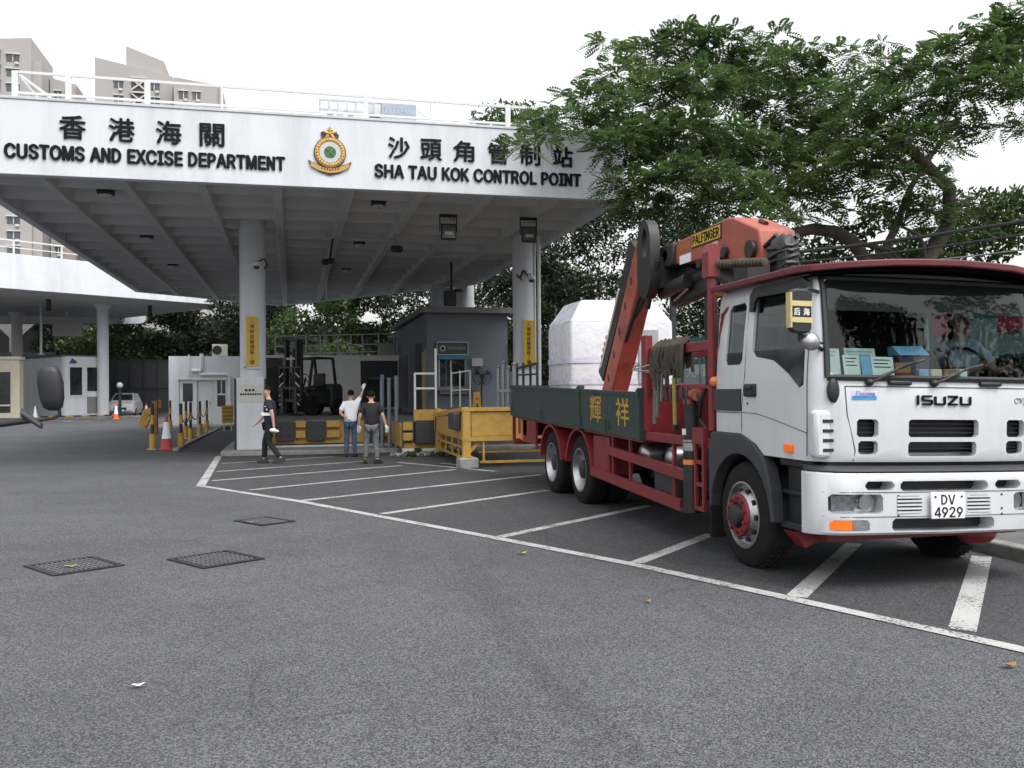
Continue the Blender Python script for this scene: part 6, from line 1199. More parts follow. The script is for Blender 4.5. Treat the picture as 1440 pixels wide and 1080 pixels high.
# rear wheel fenders
TRUCK = None
for sx, x0 in ((-1, 3.92), (1, 5.87)):
    for y in (12.30, 13.72):
        r0, r1 = .56, .60; q = MB(); N = 18
        rings = []
        for k in range(N + 1):
            t = R(8) + R(164) * k / N; rings.append([Vector((x, y + r * math.cos(t), .475 + r * math.sin(t))) for x, r in ((x0, r0), (x0 + .31, r0), (x0 + .31, r1), (x0, r1))])
        q.loft(rings); q.build('fender', M['truck_red'], TK, smooth=40)
q = MB(); q.box(3.945, 4.3, 11.08, 11.68, .50, 1.0); q.build('tool_box', M['truck_red'], TK, bevel=.02)
q = MB()
for (a, b, h) in (((3.93, 11.7, .515), (3.93, 8.78, .395), .12), ((3.93, 11.1, .84), (3.93, 8.66, .715), .11)): q.bar(a, b, .05, h)
for y in (10.95, 10.35, 9.05): q.box(3.955, 3.985, y - .025, y + .025, .42, 1.02)
q.build('side_guard', M['truck_red'], TK, smooth=0)
for y in (10.25, 9.45):
    q = MB(); q.lathe((4.05, y, .83), (1, 0, 0), [(0, .02), (.012, .08), (.04, .12), (.08, .135), (.7, .135), (.75, .1)], 24); q.build('air_tank', M['chrome'], TK)
q = MB(); q.box(4.02, 4.5, 9.15, 9.75, .42, .70); q.build('battery_box', M['grey_plastic'], TK, bevel=.02)
q = MB(); q.tube([(4.4, 10.7, .5), (4.3, 10.3, .75), (4.3, 9.9, .9), (4.4, 9.2, .8)], .03); q.build('air_hose', M['black'], TK)
# ---- crane bay between bed and cab
q = MB(); q.box(3.93, 3.98, 8.05, 9.84, 1.02, 1.12); q.box(3.92, 4.0, 9.70, 9.86, 1.125, 2.22); q.box(4.001, 6.1, 9.72, 9.84, 1.97, 2.06); q.box(6.1, 6.18, 9.70, 9.86, 1.0, 2.2); q.box(3.96, 4.02, 8.20, 9.70, 1.98, 2.08); q.bar((3.99, 9.7, 1.62), (3.99, 8.2, 1.62), .04, .04); q.box(4.001, 6.1, 9.74, 9.82, 1.06, 1.66); q.box(4.3, 5.8, 9.3, 9.42, 1.0, 1.62)
q.build('crane_subframe', M['truck_red'], TK, bevel=.008)
q = MB(); q.cyl((3.95, 8.10, 1.2), (3.95, 8.10, 2.72), .038, n=14); q.box(3.89, 4.01, 8.03, 8.17, 2.68, 2.92); q.prism([(3.89, 2.92), (4.01, 2.92), (3.98, 3.0), (3.92, 3.0)], 'y', 8.03, 8.17); q.build('rack_post', M['truck_red'], TK)
q = MB(); q.tube([(3.97, 7.98, 1.55), (3.97, 7.95, 2.1), (3.97, 7.90, 2.3), (3.99, 7.82, 2.36), (4.1, 7.78, 2.37)], .02, 8); q.build('grab_rail', M['truck_red'], TK)
q = MB(); q.tube([(4.0, 8.08, 2.80), (4.1, 7.9, 2.79), (4.2, 7.55, 2.76)], .03, 8)
for k in range(14): t = k / 13; c = Vector((4.0 + .2 * t, 8.06 - .5 * t, 2.80 - .04 * t)); q.lathe(c - Vector((0, .012, 0)), (.3, -1, 0), [(0, .03), (.008, .045), (.02, .045), (.028, .03)], 10)
q.build('coiled_hose', M['strap'], TK)
for p in ((3.96, 7.93, 2.53), (3.94, 8.02, 1.67)):
    q = MB(); q.lathe(p, (-.5, -.8, .1), [(-.04, .035), (0, .05), (.03, .048), (.055, .03), (.065, .005)], 18); q.build('marker_lamp', M['amber_off'], TK)
q = MB(); q.cyl((3.94, 8.56, .40), (3.94, 8.56, 1.02), .085, n=20); q.cyl((3.94, 8.56, 1.02), (3.94, 8.56, 1.50), .07, n=20); q.cyl((3.94, 8.56, .36), (3.94, 8.56, .40), .12, n=20); OU = q.build('outrigger', M['crane_dark'], TK)
q = MB(); q.cyl((3.94, 8.56, .98), (3.94, 8.56, 1.06), .092, n=20); q.cyl((3.94, 8.56, 1.07), (3.94, 8.56, 1.09), .092, n=20); q.build('silver_collar', M['chrome'], OU)
q = MB(); q.cyl((3.94, 8.56, .84), (3.94, 8.56, .89), .0875, n=20); q.build('orange_band', M['amber_off'], OU)
q = MB(); q.box(3.853, 3.87, 8.53, 8.59, 1.14, 1.2); q.build('white_tag', M['white'], OU)
q = MB(); q.cyl((4.06, 8.80, 1.545), (3.95, 8.42, 1.545), .065, n=18); q.box(3.88, 4.0, 8.5, 8.62, 1.45, 1.5); q.build('outrigger_head', M['crane_red'], OU)
q = MB(); q.box(4.0, 6.1, 8.48, 8.64, 1.02, 1.2); q.build('outrigger_beam', M['truck_red'], TK, bevel=.01)
q = MB(); q.box(3.90, 3.93, 8.20, 8.24, .40, 1.18); q.box(3.90, 3.93, 8.38, 8.42, .40, 1.18); q.box(3.89, 3.96, 8.18, 8.44, 1.06, 1.22)
for z in (.42, .66, .88): q.box(3.902, 3.928, 8.241, 8.379, z - .02, z + .02)
q.build('side_ladder', M['truck_red'], TK)
# ---- crane itself: part CR, its pieces sub-parts
q = MB(); q.box(4.72, 5.38, 8.55, 9.25, 1.0, 1.7); q.loft([[Vector((5.05 + sx * w, 8.9 + sy * w, z)) for sx, sy in ((-1, -1), (1, -1), (1, 1), (-1, 1))] for z, w in ((1.7, .26), (2.9, .19), (3.05, .17))]); CR = q.build('crane', M['crane_red'], TK, bevel=.02)
q = MB(); q.prism([(11.30, 3.24), (11.15, 3.49), (9.5, 3.55), (9.35, 3.53), (8.78, 3.30), (8.70, 2.98), (9.05, 2.94), (9.60, 3.13)], 'x', 4.83, 5.27); q.build('main_boom', M['crane_red'], CR, bevel=.018)
q = MB(); q.box(4.78, 5.32, 10.9, 11.42, 3.20, 3.50); q.build('boom_end_casting', M['crane_dark'], CR, bevel=.03)
for (y, z, r_) in ((11.15, 3.36, .07), (10.15, 3.12, .06), (9.5, 3.16, .06), (8.9, 3.1, .1)): q = MB(); q.cyl((4.78, y, z), (5.32, y, z), r_); q.build('pivot_pin', M['crane_dark'], CR)
q = MB(); q.cyl((5.05, 8.95, 2.5), (5.05, 10.2, 3.05), .1); q.cyl((5.05, 10.2, 3.05), (5.0, 11.1, 2.98), .085); q.bar((5.05, 9.2, 2.95), (5.05, 8.6, 3.12), .25, .12); q.build('lift_cylinder', M['crane_dark'], CR)
q = MB(); q.cyl((4.9, 11.5, 2.92), (4.9, 10.7, 2.98), .1); q.prism([(10.3, 2.80), (11.4, 2.7), (11.6, 3.25), (11.0, 3.24), (10.4, 3.05)], 'x', 4.98, 5.12); q.build('knuckle_link', M['crane_dark'], CR, bevel=.02)
q = MB(); q.cyl((4.80, 10.9, 2.74), (4.80, 10.5, 2.85), .014); q.build('polished_rod', M['chrome'], CR)
# outer boom leaning back down onto the bed
a, b_ = Vector((4.82, 13.46, 1.25)), Vector((4.82, 11.78, 3.55)); ax = (b_ - a).normalized()
q = MB(); q.bar(a, b_, .27, .40, up=(0, 1, 0)); ob = q.build('outer_boom', M['crane_red'], CR, bevel=.03)
off = Vector((0, ax.z, -ax.y)) * .37
q = MB(); q.bar(a + off + Vector((-.03, 0, .0)) + ax * .42, b_ + off - ax * .12, .2, .26, up=(0, 1, 0)); q.cyl(a + off * 1.62 + ax * .55, b_ + off * 1.5 - ax * .3, .06); q.build('extension_boom', M['crane_dark'], CR, bevel=.01)
q = MB(); q.cyl(a + off * 1.2 + Vector((-.12, 0, 0)) + ax * .55, b_ + off * 1.2 + Vector((-.12, 0, 0)) - ax * .9, .018); q.build('extension_rod', M['white'], CR)
q = MB()
for k in range(4): q.bar(a + off * 1.55 + ax * (.6 + k * .12) + Vector((-.075, 0, 0)), a + off * 1.55 + ax * (.64 + k * .12) + Vector((-.075, -.02, 0)), .02, .14, up=(0, 1, 0))
q.build('hazard_tape', M['yellow'], CR)
q = MB()
for k in range(5): c = a + ax * (.6 + k * .42) + Vector((-.137, 0, 0)); q.bar(c, c + Vector((0, .03, .10)), .006, .05, up=(0, 1, 0))
q.build('scrape_mark', M['crane_dark'], CR, smooth=0)
hd = MB()
for x0, x1 in ((4.60, 4.74),):
    N = 24; outer = []; inner = []
    for k in range(N):
        t = 2 * math.pi * k / N; inner.append((11.42 + .09 * math.cos(t), 3.56 + .2 * math.sin(t) )); outer.append((11.45 + .24 * math.cos(t), 3.52 + .36 * math.sin(t) + (-.34 if math.sin(t) < -.2 else 0)))
    for w, flip in ((x0, 0), (x1, 1)):
        o = len(hd.v); hd.v += [(w, y, z) for y, z in outer] + [(w, y, z) for y, z in inner]
        for k in range(N): f = (o + k, o + (k + 1) % N, o + N + (k + 1) % N, o + N + k); hd.f.append(f[::-1] if flip else f)
    o0 = len(hd.v) - 4 * N; o1 = len(hd.v) - 2 * N
    for k in range(N): k2 = (k + 1) % N; hd.f += [(o0 + k, o1 + k, o1 + k2, o0 + k2), (o0 + N + k, o0 + N + k2, o1 + N + k2, o1 + N + k)]
hd.box(4.741, 5.1, 11.2, 11.65, 2.95, 3.35); hd.build('boom_head', M['crane_dark'], CR, smooth=30)
q = MB(); q.prism([(11.9, 3.2), (12.0, 3.5), (12.3, 3.4), (12.4, 2.6)], 'x', 4.74, 4.9); q.tube([(4.66, 11.6, 3.0), (4.62, 12.0, 2.5), (4.66, 12.3, 2.3)], .03); q.tube([(4.68, 11.4, 3.1), (4.66, 11.7, 2.75), (4.67, 12.0, 2.6)], .03); q.tube([(4.7, 11.2, 3.3), (4.66, 11.35, 2.9), (4.68, 11.5, 2.7)], .035); q.build('hydraulic_hose', M['black'], CR)
q = MB(); q.box(4.822, 4.829, 9.62, 10.42, 3.34, 3.52); MK = q.build('maker_plate', M['black'], CR, bevel=.0)
q = MB(); q.box(4.818, 4.8215, 9.64, 10.40, 3.355, 3.505); q.build('yellow_field', M['sign_yellow'], CR, smooth=0)
b = text_mb("PALFINGER", (10.37, 9.67, 3.375, 3.485), 'x', 4.8175, .003, .03); b.build('maker_lettering', M['letter'], CR, smooth=0)
b = text_mb("12000", (10.95, 10.5, 3.36, 3.45), 'x', 4.829, .003, .0); b.build('model_lettering', mat('faded yellow print', (.42, .22, .03), .6), CR, smooth=0)
q = MB(); q.box(4.822, 4.829, 9.72, 10.02, 3.13, 3.325); q.build('cream_label', M['cream'], CR, smooth=0)
q = MB()
for k in range(3):
    for j in range(5): q.box(4.8185, 4.8215, 9.75 + j * .05, 9.785 + j * .05, 3.16 + k * .055, 3.19 + k * .055)
q.build('label_lettering', M['letter'], CR, smooth=0)
q = MB(); q.box(4.822, 4.829, 10.45, 10.78, 3.19, 3.30); q.build('white_label', M['white'], CR, smooth=0)
q = MB(); q.cyl((5.05, 9.12, 3.452), (5.05, 9.0, 3.40), .03, n=10); q.build('grease_hole', M['black'], CR)
q = MB()
r3 = random.Random(2)
q.loft([[Vector((4.93 + sx * w * .55, 8.45 + sy * d, z - .03)) for sx, sy in ((-1, -.6), (-.6, -1), (.6, -1), (1, -.6), (1, .6), (.6, 1), (-.6, 1), (-1, .6))] for z, w, d in ((2.70, .14, .10), (2.78, .2, .15), (2.92, .215, .17), (3.06, .21, .16), (3.16, .16, .13), (3.2, .08, .08))])
for k in range(6):
    z = 2.80 + .062 * k; q.tube([(4.93 + .125 * math.cos(t) + r3.uniform(-.012, .012), 8.45 + .17 * math.sin(t), z - .05 + .03 * math.cos(t) + r3.uniform(-.02, .02)) for t in [j * math.pi / 8 for j in range(17)]], .026, 6)
for k in range(4): q.tube([(4.92 + .08 * k, 8.55, 3.2), (4.88 + .08 * k, 8.75, 3.1), (4.9 + .08 * k, 8.75, 2.7), (4.92 + .08 * k, 8.8, 2.3)], .028)
q.build('hose_bundle', M['black'], CR)
q = MB(); q.box(4.5, 4.75, 8.4, 8.7, 2.3, 2.9); q.box(4.3, 5.8, 8.2, 8.32, 1.1, 2.35); q.tube([(4.4, 8.5, 2.2), (4.2, 8.5, 1.8), (4.15, 8.6, 1.4)], .03); q.tube([(4.5, 8.5, 2.3), (4.3, 8.5, 1.7), (4.25, 8.6, 1.2)], .03); q.tube([(4.02, 8.3, 1.7), (3.98, 8.4, 1.5), (4.0, 8.5, 1.3), (4.05, 8.3, 1.1)], .02); q.build('valve_block', M['black'], CR)

# ---- load and loose things on the truck
def wrapped(name, x0, x1, y0, y1, z0, z1, zt, ridge, label):
    t = thing(name, label, 'crate', ((x0 + x1) / 2, (y0 + y1) / 2, z0), None); q = MB(); xs_, ys_ = (x0 + x1) / 2, (y0 + y1) / 2
    r2 = random.Random(3)
    def ring(z, f, jit=.008):
        P = []; hx, hy = (x1 - x0) / 2 * f, (y1 - y0) / 2 * f; rr = .07 * f
        for cx_, cy_, a0 in ((hx - rr, hy - rr, 0), (-hx + rr, hy - rr, 90), (-hx + rr, -hy + rr, 180), (hx - rr, -hy + rr, 270)):
            for k in range(4): t = R(a0 + 30 * k); P.append(Vector((xs_ + cx_ + rr * math.cos(t) + r2.uniform(-jit, jit), ys_ + cy_ + rr * math.sin(t) + r2.uniform(-jit, jit), z)))
            k2 = {0: (0, 1), 90: (-1, 0), 180: (0, -1), 270: (1, 0)}[a0]
            for q_ in (.2, .4, .6, .8):
                nx_ = {0: (-hx + rr, hy), 90: (-hx, -hy + rr), 180: (hx - rr, -hy), 270: (hx, hy - rr)}[a0]; cx2 = {0: (hx - rr, hy), 90: (-hx, hy - rr), 180: (-hx + rr, -hy), 270: (hx, -hy + rr)}[a0]
                P.append(Vector((xs_ + cx2[0] + (nx_[0] - cx2[0]) * q_ + r2.uniform(-jit, jit), ys_ + cx2[1] + (nx_[1] - cx2[1]) * q_ + r2.uniform(-jit, jit), z)))
        return P
    q.loft([ring(z0, 1), ring(z0 + .15, 1.01), ring((z0 + z1) / 2, 1), ring(z1 - .1, 1.005), ring(z1, .99)])
    q.build('wrapped_side', M['wrap'], t, smooth=28)
    q = MB(); q.loft([ring(z1 + .002, .99), ring(zt - .02, ridge), ring(zt, ridge * .93)]); q.build('wrapped_top', M['wrap2'], t, smooth=28)
    q = MB()
    for k in range(3): z = z0 + .2 + k * .35; q.loft([ring(z, 1.022, .001), ring(z + .09, 1.022, .001)], caps=False)
    q.build('film_band', M['wrap2'], t, smooth=28)
    return t
WC_ = wrapped('wrapped_crate', 4.37, 6.14, 14.0, 15.35, 1.14, 2.72, 3.08, .74, 'large crate wrapped in white film filling the bed behind the leaning crane boom')
q = MB(); q.box(5.52, 5.86, 13.965, 13.985, 1.7, 2.58); q.build('recess_shade', mat('grey recess shade', (.3, .31, .34), .5, var=.2, scale=5), WC_, smooth=0)  # thin grey panel paints the shaded recess on the crate front
sr = thing('lashing_straps', 'bundle of brown webbing straps hung over the red rail behind the cab', 'straps', (3.99, 9.0, 2.0))
q = MB(); r2 = random.Random(5)
for k in range(22):
    y = 9.48 - k * .036 + r2.uniform(-.02, .02); L = r2.uniform(.2, .46); xo_ = 3.945 - r2.uniform(0, .035); w_ = r2.uniform(.018, .03)
    pth = [(4.04, y, 2.04 - L * .7), (4.045, y + r2.uniform(-.02, .02), 2.06), (3.99, y, 2.115 + .012 * (k % 3)), (xo_, y, 2.06), (xo_ - .01, y + r2.uniform(-.04, .04), 2.04 - L * .55), (xo_ + .005, y + r2.uniform(-.06, .06), 2.04 - L)]
    q.tube(pth, [w_ * .7, w_, w_, w_, w_, w_ * .8], 6)
q.build('webbing', M['strap'], sr)
q = MB()
for y, L, w in ((9.45, .8, .03), (9.38, .72, .025), (9.25, .55, .02)): q.bar((3.935, y, 2.02), (3.93, y + .05, 2.02 - L), .02, w * 2, up=(0, 1, 0))
q.build('grey_strap', M['strap_g'], sr); q = MB(); q.bar((3.925, 8.95, 1.72), (3.925, 8.93, 1.2), .018, .06, up=(0, 1, 0)); q.build('olive_strap', M['strap_y'], sr)
q = MB(); q.box(3.90, 3.95, 8.88, 8.98, 1.17, 1.23)
for k in range(9): q.tube([(3.96, 9.5 - k * .13, 1.62), (3.95, 9.47 - k * .13, 1.55), (3.96, 9.44 - k * .13, 1.48)], .018, 6)
q.build('hook', M['dark_metal'], sr)
wr_ = thing('wire_coil', 'loops of grey wire tied round the red post at the front of the bed', 'wire', (3.96, 9.78, 1.9)); q = MB()
for k in range(3): q.tube([(3.96 + (.13 + .01 * k) * math.cos(t), 9.78 + (.22 + .02 * k) * math.sin(t), 1.84 + .02 * k + .05 * math.sin(t + k)) for t in [j * math.pi / 10 for j in range(21)]], .008, 5)
q.build('wire', M['grey_metal'], wr_)
# papers and boxes on the dashboard
def dash_card(x0, x1, z0, z1, y, lean, m, name, label, cat='papers', marks=0, mm='letter'):
    t = thing(name, label, cat, ((x0 + x1) / 2, y, z0)); q = MB(); k = lambda x, yy, z: cabwarp(x, yy + (z - z0) * lean, z)
    q.box(x0, x1, y, y + .012, z0, z1); q.build('sheet', m, t, warp=k)
    if marks:
        q = MB()
        for i in range(marks): q.box(x0 + .02, x1 - .03 - .02 * (i % 2), y - .0015, y - .0005, z1 - .03 - i * .028, z1 - .022 - i * .028)
        q.build('lettering', M[mm], t, warp=k, smooth=0)
dash_card(4.10, 4.23, 1.70, 1.92, 6.36, .25, M['paper'], 'paper_sheet', 'pale paper standing at the windscreen corner nearest the mirror', marks=2, mm='paper_blue')
dash_card(4.24, 4.39, 1.70, 1.87, 6.31, .3, M['paper'], 'paper_sheet', 'white printed paper between the corner sheet and the blue card', marks=3)
dash_card(4.30, 4.58, 1.72, 1.93, 6.40, .3, mat('pale green card', (.55, .68, .62), .7), 'card_board', 'pale green card standing behind the other papers on the dashboard', 'card', 3, 'paper_blue')
dash_card(4.39, 4.48, 1.70, 1.86, 6.285, .3, M['paper_blue'], 'blue_card', 'blue card on the dashboard between two white papers', 'card')
dash_card(4.48, 4.68, 1.70, 1.86, 6.28, .3, M['paper'], 'permit_sheet', 'white permit with handwriting under the left wiper', marks=3)
tbx = thing('tissue_box', 'purple tissue box with a blue top on the dashboard', 'box', (4.92, 6.5, 1.70)); q = MB(); q.box(4.78, 5.06, 6.42, 6.55, 1.72, 1.86); q.build('carton', mat('purple carton', (.07, .05, .11), .5), tbx, bevel=.005); q = MB(); q.prism([(6.40, 1.862), (6.55, 1.862), (6.56, 1.93), (6.50, 1.94)], 'x', 4.77, 5.05); q.build('blue_top', mat('sky blue carton', (.2, .45, .72), .5), tbx)
bk = thing('book_stack', 'brown and red booklets lying flat by the tissue box on the dashboard', 'books', (4.76, 6.38, 1.70)); q = MB(); q.box(4.68, 4.83, 6.33, 6.45, 1.685, 1.72); q.build('booklet', mat('red cover', (.16, .03, .02), .5), bk); q = MB(); q.box(4.685, 4.82, 6.335, 6.445, 1.721, 1.80); q.build('booklet', mat('tan cover', (.3, .2, .09), .6), bk)
ob_ = thing('dash_clutter', 'small pale packets scattered low on the dashboard under the wipers', 'packets', (5.0, 6.34, 1.70)); 
for x, w, m in ((4.88, .09, 'paper_blue'), (4.99, .1, 'cream'), (5.11, .12, 'leaf_dry'), (5.26, .07, 'white')):
    q = MB(); q.box(x, x + w, 6.31, 6.37, 1.675, 1.745); q.build('packet', M[m], ob_, bevel=.006)

# ================================================================== PEOPLE
def skin_mesh(name, pts, edges, radii, m, parent, sub=2):
    me = bpy.data.meshes.new(name); off = Vector((0, 0, 0)); p = parent
    me.from_pydata(pts, edges, []); me.update(); me.materials.append(m)
    o = bpy.data.objects.new(name, me); COL.objects.link(o); o.parent = parent
    k = o.modifiers.new('skin', 'SKIN'); k.use_smooth_shade = True
    for i, r in enumerate(radii):
        v = me.skin_vertices[0].data[i]; v.radius = (r, r) if not isinstance(r, tuple) else r; v.use_root = (i == 0)
    s = o.modifiers.new('sub', 'SUBSURF'); s.levels = sub; s.render_levels = sub
    if name in ('shirt', 'trousers'):
        s.levels = s.render_levels = 3; tx = bpy.data.textures.get('folds') or bpy.data.textures.new('folds', 'CLOUDS'); tx.noise_scale = .09; tx.noise_depth = 2
        dp = o.modifiers.new('fold', 'DISPLACE'); dp.texture = tx; dp.strength = .022; dp.mid_level = .5
    return o
def person(label, loc, heading, H, J, top, bottom, hair, glove=None, stripes=None, extra=None):
    """J: joints in metres for a 1.72 m figure, +y is where the body faces, +x its right"""
    t = thing('person', label, 'person', loc); s = H / 1.72
    def v(n): return Vector(J[n])
    # one body: pelvis - spine - neck - head, arms with hands, legs with feet
    pts, edges, rad = [], [], []
    def add(p, r, prev=None):
        pts.append(tuple(p)); rad.append(r)
        if prev is not None: edges.append((prev, len(pts) - 1))
        return len(pts) - 1
    pel = add(v('pelvis'), (.135, .10)); wa = add(v('waist'), (.125, .095), pel); chs = add(v('chest'), (.155, .105), wa); nk = add(v('neck'), .055, chs); nk2 = add(v('neck') + (v('head') - v('neck')) * .35, .052, nk)
    hd = v('head'); f = v('face').normalized()
    h1 = add(hd - Vector((0, 0, .045)) + f * .015, (.066, .07), nk2); h2 = add(hd + Vector((0, 0, .03)), (.074, .085), h1); h3 = add(hd + Vector((0, 0, .095)) - f * .005, (.052, .06), h2)
    for sd, n in ((-1, 'L'), (1, 'R')):
        sh_ = add(v('sh' + n), .062, chs); el = add(v('el' + n), .042, sh_); wr = add(v('wr' + n), .029, el)
        d = (v('ha' + n) - v('wr' + n)).normalized(); pm = add(v('wr' + n) + d * .06, (.036, .022), wr)
        side = d.cross(Vector((0, 1, 0) if abs(d.y) < .8 else (1, 0, 0))).normalized(); nrm = side.cross(d)
        for k in range(4):
            o = (k - 1.5) * .019; L = (.062, .075, .07, .055)[k]; cu = nrm * (.012 + .006 * k)
            a = add(v('wr' + n) + d * .098 + side * o, .0095, pm); b = add(v('wr' + n) + d * (.098 + L * .55) + side * o + cu * .5, .0088, a); add(v('wr' + n) + d * (.098 + L) + side * o + cu * 1.6, .0075, b)
        th = add(v('wr' + n) + d * .045 + side * .038, .011, pm); add(v('wr' + n) + d * .085 + side * .06 + nrm * .012, .009, th)
        hp = add(v('hip' + n), .088, pel); kn = add(v('kn' + n), .056, hp); an = add(v('an' + n), .038, kn); ft = (v('ft' + n) - v('an' + n)); add(v('an' + n) + ft * .5 + Vector((0, 0, -.035)), (.04, .028), an)
    skin_mesh('body', [tuple(Vector(p) * s) for p in pts], edges, [tuple(x * s for x in r) if isinstance(r, tuple) else r * s for r in rad], M['skin'], t)
    def sk(name, names, ed, rr, m):
        return skin_mesh(name, [tuple(Vector(J[n] if isinstance(n, str) else n) * s) for n in names], ed, [tuple(x * s for x in r) if isinstance(r, tuple) else r * s for r in rr], m, t)
    up = lambda a, b, q: v(a) + (v(b) - v(a)) * q
    sk('shirt', [v('pelvis') + Vector((0, 0, -.13)), 'waist', 'chest', v('chest') + (v('neck') - v('chest')) * .75, 'shL', up('shL', 'elL', .45), up('shL', 'elL', .8), 'shR', up('shR', 'elR', .45), up('shR', 'elR', .8)],
       [(0, 1), (1, 2), (2, 3), (2, 4), (4, 5), (5, 6), (2, 7), (7, 8), (8, 9)], [(.185, .148), (.166, .132), (.188, .133), .088, .084, .071, .068, .084, .071, .068], top)
    sk('trousers', [v('pelvis') + Vector((0, 0, .0)), 'hipL', 'knL', up('knL', 'anL', .95), 'hipR', 'knR', up('knR', 'anR', .95)], [(0, 1), (1, 2), (2, 3), (0, 4), (4, 5), (5, 6)], [(.150, .115), .104, .073, .060, .104, .076, .060], bottom)
    for n in 'LR':
        d = v('ft' + n) - v('an' + n); d.z = 0; d.normalize()
        q = MB(); c = v('an' + n)
        rings = []
        for u, w, z0, z1 in ((-.085, .028, .03, .10), (-.06, .042, .0, .12), (.02, .044, .0, .105), (.10, .048, .0, .07), (.155, .042, .0, .055), (.185, .02, .012, .04)):
            sd_ = Vector((-d.y, d.x, 0)); ce = Vector((c.x, c.y, c.z - .085)) + d * u
            rings.append([(ce + sd_ * w + Vector((0, 0, z0))) * s, (ce + sd_ * w * .8 + Vector((0, 0, z1))) * s, (ce - sd_ * w * .8 + Vector((0, 0, z1))) * s, (ce - sd_ * w + Vector((0, 0, z0))) * s])
        q.loft(rings); q.v = [tuple(Vector(p) + t.location) for p in q.v]; q.build('shoe', M['black'], t, bevel=.01)
    q = MB(); c = hd + Vector((0, 0, .055)) - f * .012; rings = []
    for k in range(7):
        th = k / 6 * R(hair); r_ = math.sin(th); rings.append([c + Vector((.088 * r_ * math.cos(2 * math.pi * i / 16), .101 * r_ * math.sin(2 * math.pi * i / 16), .098 * math.cos(th))) for i in range(16)])
    # the hairline rises over the face
    for rg in rings:
        for p in rg:
            fr = (p - c).dot(f); 
            if fr > .02 and p.z < c.z + .045: p.z = c.z + .045
    rings[0] = [c + Vector((.004 * math.cos(2 * math.pi * i / 16), .004 * math.sin(2 * math.pi * i / 16), .098)) for i in range(16)]
    q.loft(rings); q.v = [tuple(Vector(p) * s + t.location) for p in q.v]; q.build('hair', M['hair'], t, smooth=80)
    q = MB(); sdv = f.cross(Vector((0, 0, 1))).normalized()
    q.loft([[hd + f * a_ + sdv * (w * sg) + Vector((0, 0, z)) for sg, z in ((-1, z0), (1, z0), (.3, z1), (-.3, z1))] for a_, w, z0, z1 in ((.07, .014, -.03, .02), (.105, .010, -.026, -.008))])
    for sg in (-1, 1): q.ball(hd + sdv * sg * .083 + Vector((0, 0, -.0)) - f * .01, .012, .02, .03, 8)
    q.v = [tuple(Vector(p) * s + t.location) for p in q.v]; q.build('nose_and_ears', M['skin'], t, smooth=60)
    q = MB()
    for sg in (-1, 1): q.ball(hd + sdv * sg * .032 + f * .083 + Vector((0, 0, .02)), .012, .012, .007, 8)
    q.ball(hd + f * .082 + Vector((0, 0, -.06)), .022, .022, .005, 8)
    q.v = [tuple(Vector(p) * s + t.location) for p in q.v]; q.build('eyes_and_mouth', mat('dark features', (.12, .05, .04), .6), t)
    if glove:
        for n in 'LR':
            d = (v('ha' + n) - v('wr' + n)).normalized(); w = v('wr' + n); side = d.cross(Vector((0, 1, 0) if abs(d.y) < .8 else (1, 0, 0))).normalized(); nrm = side.cross(d)
            gp = [w - d * .02, w + d * .05, w + d * .095]; ge = [(0, 1), (1, 2)]; gr = [.034, (.042, .028), (.04, .026)]
            for k in range(4):
                o = (k - 1.5) * .021; L = (.066, .08, .074, .058)[k]; gp += [w + d * .11 + side * o, w + d * (.105 + L) + side * o + nrm * .012]; i_ = len(gp); ge += [(2, i_ - 2), (i_ - 2, i_ - 1)]; gr += [.013, .011]
            gp += [w + d * .05 + side * .045, w + d * .09 + side * .066]; i_ = len(gp); ge += [(1, i_ - 2), (i_ - 2, i_ - 1)]; gr += [.014, .012]
            skin_mesh('glove', [tuple(p * s) for p in gp], ge, [tuple(x * s for x in r) if isinstance(r, tuple) else r * s for r in gr], glove, t, 1)
    if extra: extra(t, s, v)
    t.rotation_euler = (0, 0, heading); return t
STAND = dict(pelvis=(0, 0, .92), waist=(0, .0, 1.08), chest=(0, .01, 1.30), neck=(0, -.005, 1.45), head=(0, .01, 1.60), face=(0, 1, 0),
             shL=(-.17, 0, 1.38), elL=(-.24, -.02, 1.12), wrL=(-.25, .06, .88), haL=(-.25, .09, .78), shR=(.17, 0, 1.38), elR=(.24, -.02, 1.12), wrR=(.25, .06, .88), haR=(.25, .09, .78),
             hipL=(-.09, 0, .86), knL=(-.10, .02, .48), anL=(-.11, -.01, .085), ftL=(-.13, .15, .02), hipR=(.09, 0, .86), knR=(.10, .02, .48), anR=(.11, -.01, .085), ftR=(.13, .15, .02))
